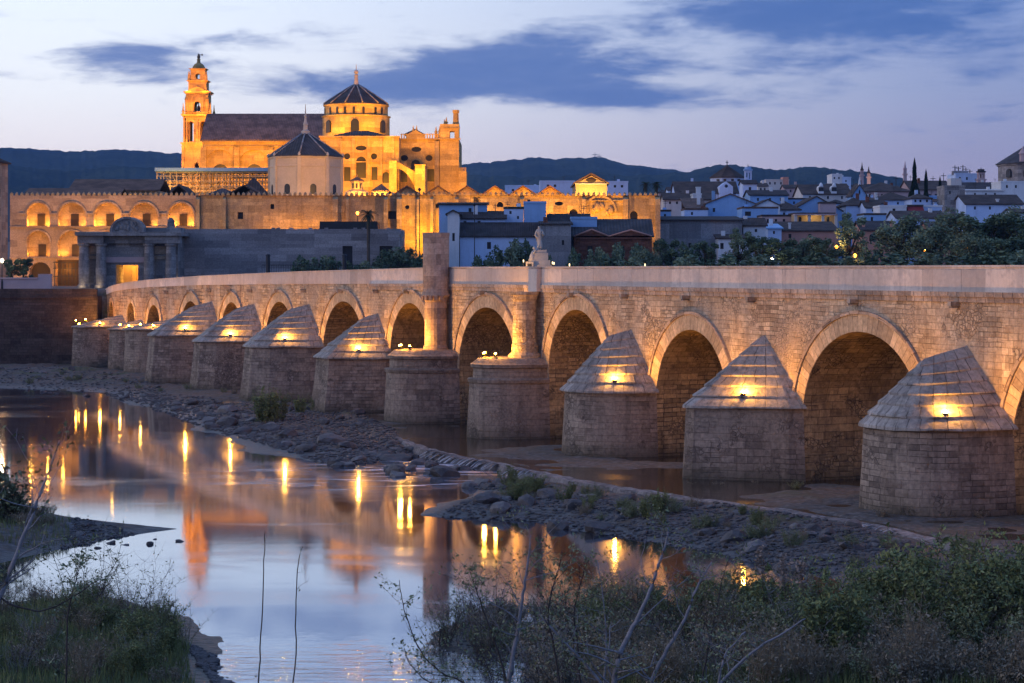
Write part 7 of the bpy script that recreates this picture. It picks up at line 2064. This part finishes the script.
sapling('sapling', 'leaning grey sapling with curved trunk and sparse leaves at the left frame edge', [(-8, 622), (3, 590), (18, 550), (33, 515), (42, 490), (50, 468), (60, 440)], 30, .055, .008, 1, 'barkpale', 15, .05, 9, tl=1.5)
sapling('sapling', 'thin arching twig with small leaves crossing the water at far left', [(-10, 600), (15, 606), (40, 611), (62, 603), (80, 592), (98, 580)], 30, .022, .006, 2, 'twig', 7, .045, 9, tl=.6)
sapling('sapling', 'slender leafy wand rising right of the leaning grey sapling', [(68, 620), (72, 596), (78, 572), (84, 560), (96, 560)], 34, .02, .005, 3, 'twig', 14, .05, 9, tl=.9)
sapling('sapling', 'thin upright wand standing alone in front of the tower reflection, the left of two', [(258, 700), (260, 660), (262, 610), (264, 560), (265, 532)], 34, .016, .006, 4, 'twig', 3, .03, 1, tl=.3)
sapling('sapling', 'thin upright wand standing alone right of the similar one', [(292, 700), (296, 640), (296, 590), (299, 560), (302, 546)], 34, .015, .005, 5, 'twig', 3, .03, 1, tl=.3)
sapling('sapling', 'pale straight sapling rising through the turret reflection area', [(508, 690), (513, 655), (518, 630), (522, 600), (526, 575), (529, 552), (531, 535)], 40, .06, .012, 6, 'barkpale', 14, .05, 12, tl=1.6)
sapling('sapling', 'pale forked sapling leaning right in the lower middle', [(613, 690), (618, 660), (630, 632), (641, 612), (652, 585), (660, 562), (667, 540), (668, 528)], 42, .075, .014, 7, 'barkpale', 16, .055, 12, tl=1.9)
sapling('sapling', 'second pale sapling leaning right of the forked one', [(648, 690), (664, 655), (682, 625), (692, 600), (702, 578), (712, 562)], 42, .06, .012, 8, 'barkpale', 12, .05, 10, tl=1.6)
sapling('sapling', 'pale branch sapling slanting low to the right near the bottom', [(716, 692), (735, 668), (758, 648), (785, 632), (806, 618)], 42, .05, .012, 9, 'barkpale', 10, .05, 8, tl=1.2)
sapling('sapling', 'greyish fallen stem slanting up to the left in the lower middle', [(604, 690), (585, 664), (570, 648), (556, 634), (540, 615)], 42, .05, .014, 10, 'barkpale', 12, .05, 10, tl=1.4)
sapling('sapling', 'thin vertical sapling with fine twigs between the two pale leaning ones', [(604, 690), (606, 650), (605, 620), (602, 590), (597, 560)], 44, .035, .008, 11, 'barkpale', 16, .05, 12, tl=1.6)
sapling('sapling', 'arching dark twig over the pale water left of the dark spit', [(470, 692), (440, 672), (420, 650), (408, 622), (402, 600), (399, 580)], 36, .018, .005, 12, 'twig', 16, .045, 10, tl=1.0)
sapling('sapling', 'low dark twig bending left over the riffle', [(452, 695), (428, 682), (410, 664), (404, 648)], 36, .016, .005, 13, 'twig', 12, .045, 8, tl=.9)
sapling('sapling', 'dark leafy sapling leaning left before the glowing reflections', [(508, 690), (494, 640), (484, 612), (476, 590), (470, 572)], 40, .03, .008, 14, 'twig', 18, .05, 12, tl=1.4)
sapling('sapling', 'dark twiggy sapling in front of the lamp reflections between the two round piers', [(560, 695), (555, 650), (548, 620), (552, 590), (560, 565), (562, 550)], 42, .03, .008, 15, 'twig', 22, .05, 12, tl=1.7)
sapling('sapling', 'wide spreading twiggy sapling in the gap left of the forked one', [(580, 695), (578, 650), (574, 615), (580, 585), (588, 560)], 44, .03, .008, 16, 'twig', 22, .05, 12, tl=1.9)
sapling('sapling', 'twiggy sapling with small leaves right of the second pale one', [(700, 695), (708, 650), (716, 610), (722, 580), (730, 556)], 46, .03, .008, 17, 'twig', 22, .05, 14, tl=1.8)
sapling('sapling', 'pale low branch sapling in the bottom right corner of the dry scrub', [(718, 690), (722, 665), (728, 650), (745, 632)], 40, .04, .012, 18, 'barkpale', 9, .05, 8, tl=1.0)
for k, (x, y) in enumerate(((761, 552), (783, 560), (802, 566))):
    X, Y = gp(x, y + 70, 0); zz = gz(X, Y); rg = random.Random(k + 50)
    th = Thing('plume_grass', ['pale feathery plume of tall grass, the highest of three in the right thicket', 'pale feathery plume of tall grass in the middle of three', 'pale feathery plume of tall grass, the lowest of three'][k], 'grass', (X, Y, zz), 'plumes of tall grass')
    top = wp(x, y, Y); mb = MB(); mb.tube([(X, Y, zz), (X + .1, Y, (zz + top.z) / 2), tuple(top)], [.015, .012, .006], 4); th.part('stem', mb, M['twig'])
    mb = MB(); leaf_cloud(mb, [(top.x + rg.gauss(0, .09), top.y + rg.gauss(0, .09), top.z - .3 + rg.uniform(-.45, .5)) for _ in range(240)], .07, rg); th.part('plume', mb, m_plain('plume', (.30, .24, .20), .9))

# ------------------------------------------------------------------ stones
def rock_mesh(seed, mat):
    bm = bmesh.new(); bmesh.ops.create_icosphere(bm, subdivisions=2, radius=1.0); rg = random.Random(seed)
    o = Vector((rg.uniform(0, 50),) * 3); from mathutils import noise as mn
    cuts = [(Vector((rg.gauss(0, 1), rg.gauss(0, 1), rg.gauss(0, .8))).normalized(), rg.uniform(.55, .9)) for _ in range(7)]
    for v in bm.verts:
        p = v.co.copy()
        for n, d in cuts:
            q = p.dot(n)
            if q > d: p -= n * (q - d)
        v.co = p * (1 + .22 * mn.noise(p * 1.8 + o)); v.co.z *= .62
    me = bpy.data.meshes.new('rock'); bm.to_mesh(me); bm.free(); me.materials.append(mat)
    return me
m_rock = m_plain('river stone', (.105, .097, .095), .8, .45, .9, .4)
m_rock2 = m_plain('pale river stone', (.17, .158, .15), .85, .35, .9, .4)
RM = [rock_mesh(i, m_rock if i % 4 else m_rock2) for i in range(10)]
zones = [('shelf', 'dark broken rock on the shelf below the far piers', [(115, 392), (180, 414), (230, 430), (330, 458), (420, 480), (450, 470), (416, 442), (390, 426), (348, 408), (305, 398), (260, 404), (190, 394)], 100, .25, .95),
         ('mud', 'small rock lying on the mud flat below the river wall', [(0, 370), (70, 368), (160, 384), (185, 408), (130, 396), (0, 386)], 20, .25, .6),
         ('bar', 'grey rock on the gravel bar below the round piers', [(425, 512), (470, 496), (540, 484), (700, 502), (860, 526), (940, 548), (820, 566), (690, 540), (560, 520)], 80, .2, .75),
         ('spill', 'dark rock in the shallow water just below the broken weir', [(380, 440), (460, 458), (540, 478), (560, 484), (500, 486), (430, 470), (350, 452)], 30, .25, .7),
         ('spit', 'dark stone on the dark spit below the turret reflection', [(424, 644), (445, 620), (500, 600), (620, 604), (560, 640), (500, 664)], 20, .08, .25),
         ('lobe', 'stone at the water edge of the near bank', [(215, 640), (238, 660), (228, 690), (200, 650), (180, 628)], 24, .10, .24),
         ('point', 'small stone along the tip of the left gravel point', [(70, 519), (178, 527), (180, 533), (110, 538), (60, 540)], 22, .12, .3),
         ('right', 'pale rock in the muddy shallows behind the right thicket', [(850, 560), (1020, 580), (1010, 610), (880, 600)], 18, .2, .5)]
def inpoly(x, y, P):
    c = False
    for (x1, y1), (x2, y2) in zip(P, P[1:] + P[:1]):
        if (y1 > y) != (y2 > y) and x < (x2 - x1) * (y - y1) / (y2 - y1) + x1: c = not c
    return c
def in_zone(P, rg):
    xs_, ys_ = [p[0] for p in P], [p[1] for p in P]
    for _ in range(400):
        x, y = rg.uniform(min(xs_), max(xs_)), rg.uniform(min(ys_), max(ys_))
        if inpoly(x, y, P): return x, y
rg = random.Random(8)
small = MB()
def add_stone(mb, me, p, s, rz):
    b = len(mb.v); c, q = math.cos(rz), math.sin(rz)
    for v in me.vertices:
        x, y, z = v.co; mb.v.append((p[0] + (x * c - y * q) * s, p[1] + (x * q + y * c) * s, p[2] + z * s))
    for f in me.polygons:
        mb.f.append([b + i for i in f.vertices]); mb.uv.append([(0, 0)] * len(f.vertices)); mb.sm.append(False)
def low_rock(seed):
    bm = bmesh.new(); bmesh.ops.create_icosphere(bm, subdivisions=1, radius=1.0); r_ = random.Random(seed)
    for v in bm.verts: v.co *= r_.uniform(.75, 1.15); v.co.z *= .55
    me = bpy.data.meshes.new('pebble'); bm.to_mesh(me); bm.free(); return me
LR = [low_rock(i) for i in range(6)]
for zn, lab, P, n, s0, s1 in zones:
    for i in range(n):
        x, y = in_zone(P, rg); X, Y = gp(x, y, -.5); z = max(gz(X, Y), POOL - .05)
        s = s0 + (s1 - s0) * rg.random() ** 2
        o = bpy.data.objects.new('rock', rg.choice(RM)); C.objects.link(o)
        o.location = (X, Y, z + s * .1); o.scale = (s * rg.uniform(.8, 1.5), s * rg.uniform(.8, 1.2), s * rg.uniform(.7, 1.2)); o.rotation_euler = (rg.uniform(-.3, .3), rg.uniform(-.3, .3), rg.uniform(0, 6.28))
        tag(o, lab, 'rock', 'rocks: ' + lab[:30])
    ps = [gp(*in_zone(P, rg), -.5) for _ in range(n * 45)]
    zs_ = ground_z(np.array([p[0] for p in ps]), np.array([p[1] for p in ps]))
    for (X, Y), z in zip(ps, zs_):
        if z < POOL - .1: continue
        s = s0 * rg.uniform(.25, .9); add_stone(small, rg.choice(LR), (X, Y, z + s * .15), s, rg.uniform(0, 6.28))
me = bpy.data.meshes.new('gravel'); me.from_pydata(small.v, [], small.f); me.materials.append(m_rock); me.update()
o = bpy.data.objects.new('gravel', me); C.objects.link(o); tag(o, kind='stuff')

# grass blades on the near banks
rg = random.Random(15); gm = MB()
for (xa, xb, ya, yb, n, hs) in ((-40, 205, 612, 712, 11000, (.15, .55)), (540, 1060, 615, 712, 16000, (.25, 1.0)), (420, 640, 580, 668, 11000, (.12, .5)), (-60, 215, 576, 630, 9000, (.15, .6)), (-40, 70, 508, 530, 1200, (.15, .5))):
    ps = [gp(rg.uniform(xa, xb), rg.uniform(ya, yb), .0) for _ in range(n)]
    for (X, Y), z in zip(ps, ground_z(np.array([p[0] for p in ps]), np.array([p[1] for p in ps]))):
        if z < POOL + .08: continue
        h = rg.uniform(*hs); a = rg.uniform(0, 2 * PI); w = .012 + h * .02; ln = rg.uniform(.05, .5) * h
        u = (math.cos(a) * w, math.sin(a) * w); b = rg.uniform(0, 2 * PI)
        gm.f.append([len(gm.v) + i_ for i_ in range(3)]); gm.v += [(X - u[0], Y - u[1], z - .03), (X + u[0], Y + u[1], z - .03), (X + ln * math.cos(b), Y + ln * math.sin(b), z + h)]
me = bpy.data.meshes.new('grass'); me.from_pydata(gm.v, [], gm.f); me.materials.append(M['leaf_shrub']); me.update()
o = bpy.data.objects.new('grass', me); C.objects.link(o); tag(o, kind='stuff')

# prototypes that ended up unused would float; drop them
for pr in [P1, P2, P3, P4, P5] + S_gr + S_br + S_sp + S_rd + S_dr + S_tw:
    if pr not in used and pr.name not in used2:
        for ch in list(pr.children): bpy.data.objects.remove(ch)
        bpy.data.objects.remove(pr)

# ------------------------------------------------------------------ the blue evening air between here and the hills
hz = MB(); hz.box(-9000, 9000, -400, 8000, -4.0, 420)
m = bpy.data.materials.new('evening haze'); m.use_nodes = True
nt = m.node_tree; nt.nodes.clear()
pv_ = nt.nodes.new('ShaderNodeVolumePrincipled'); o_ = nt.nodes.new('ShaderNodeOutputMaterial')
pv_.inputs['Color'].default_value = (.29, .53, 1.0, 1); pv_.inputs['Density'].default_value = 5.5e-5; pv_.inputs['Anisotropy'].default_value = 0.0
nt.links.new(pv_.outputs[0], o_.inputs['Volume'])
o = hz.build('haze', m); tag(o, kind='stuff')
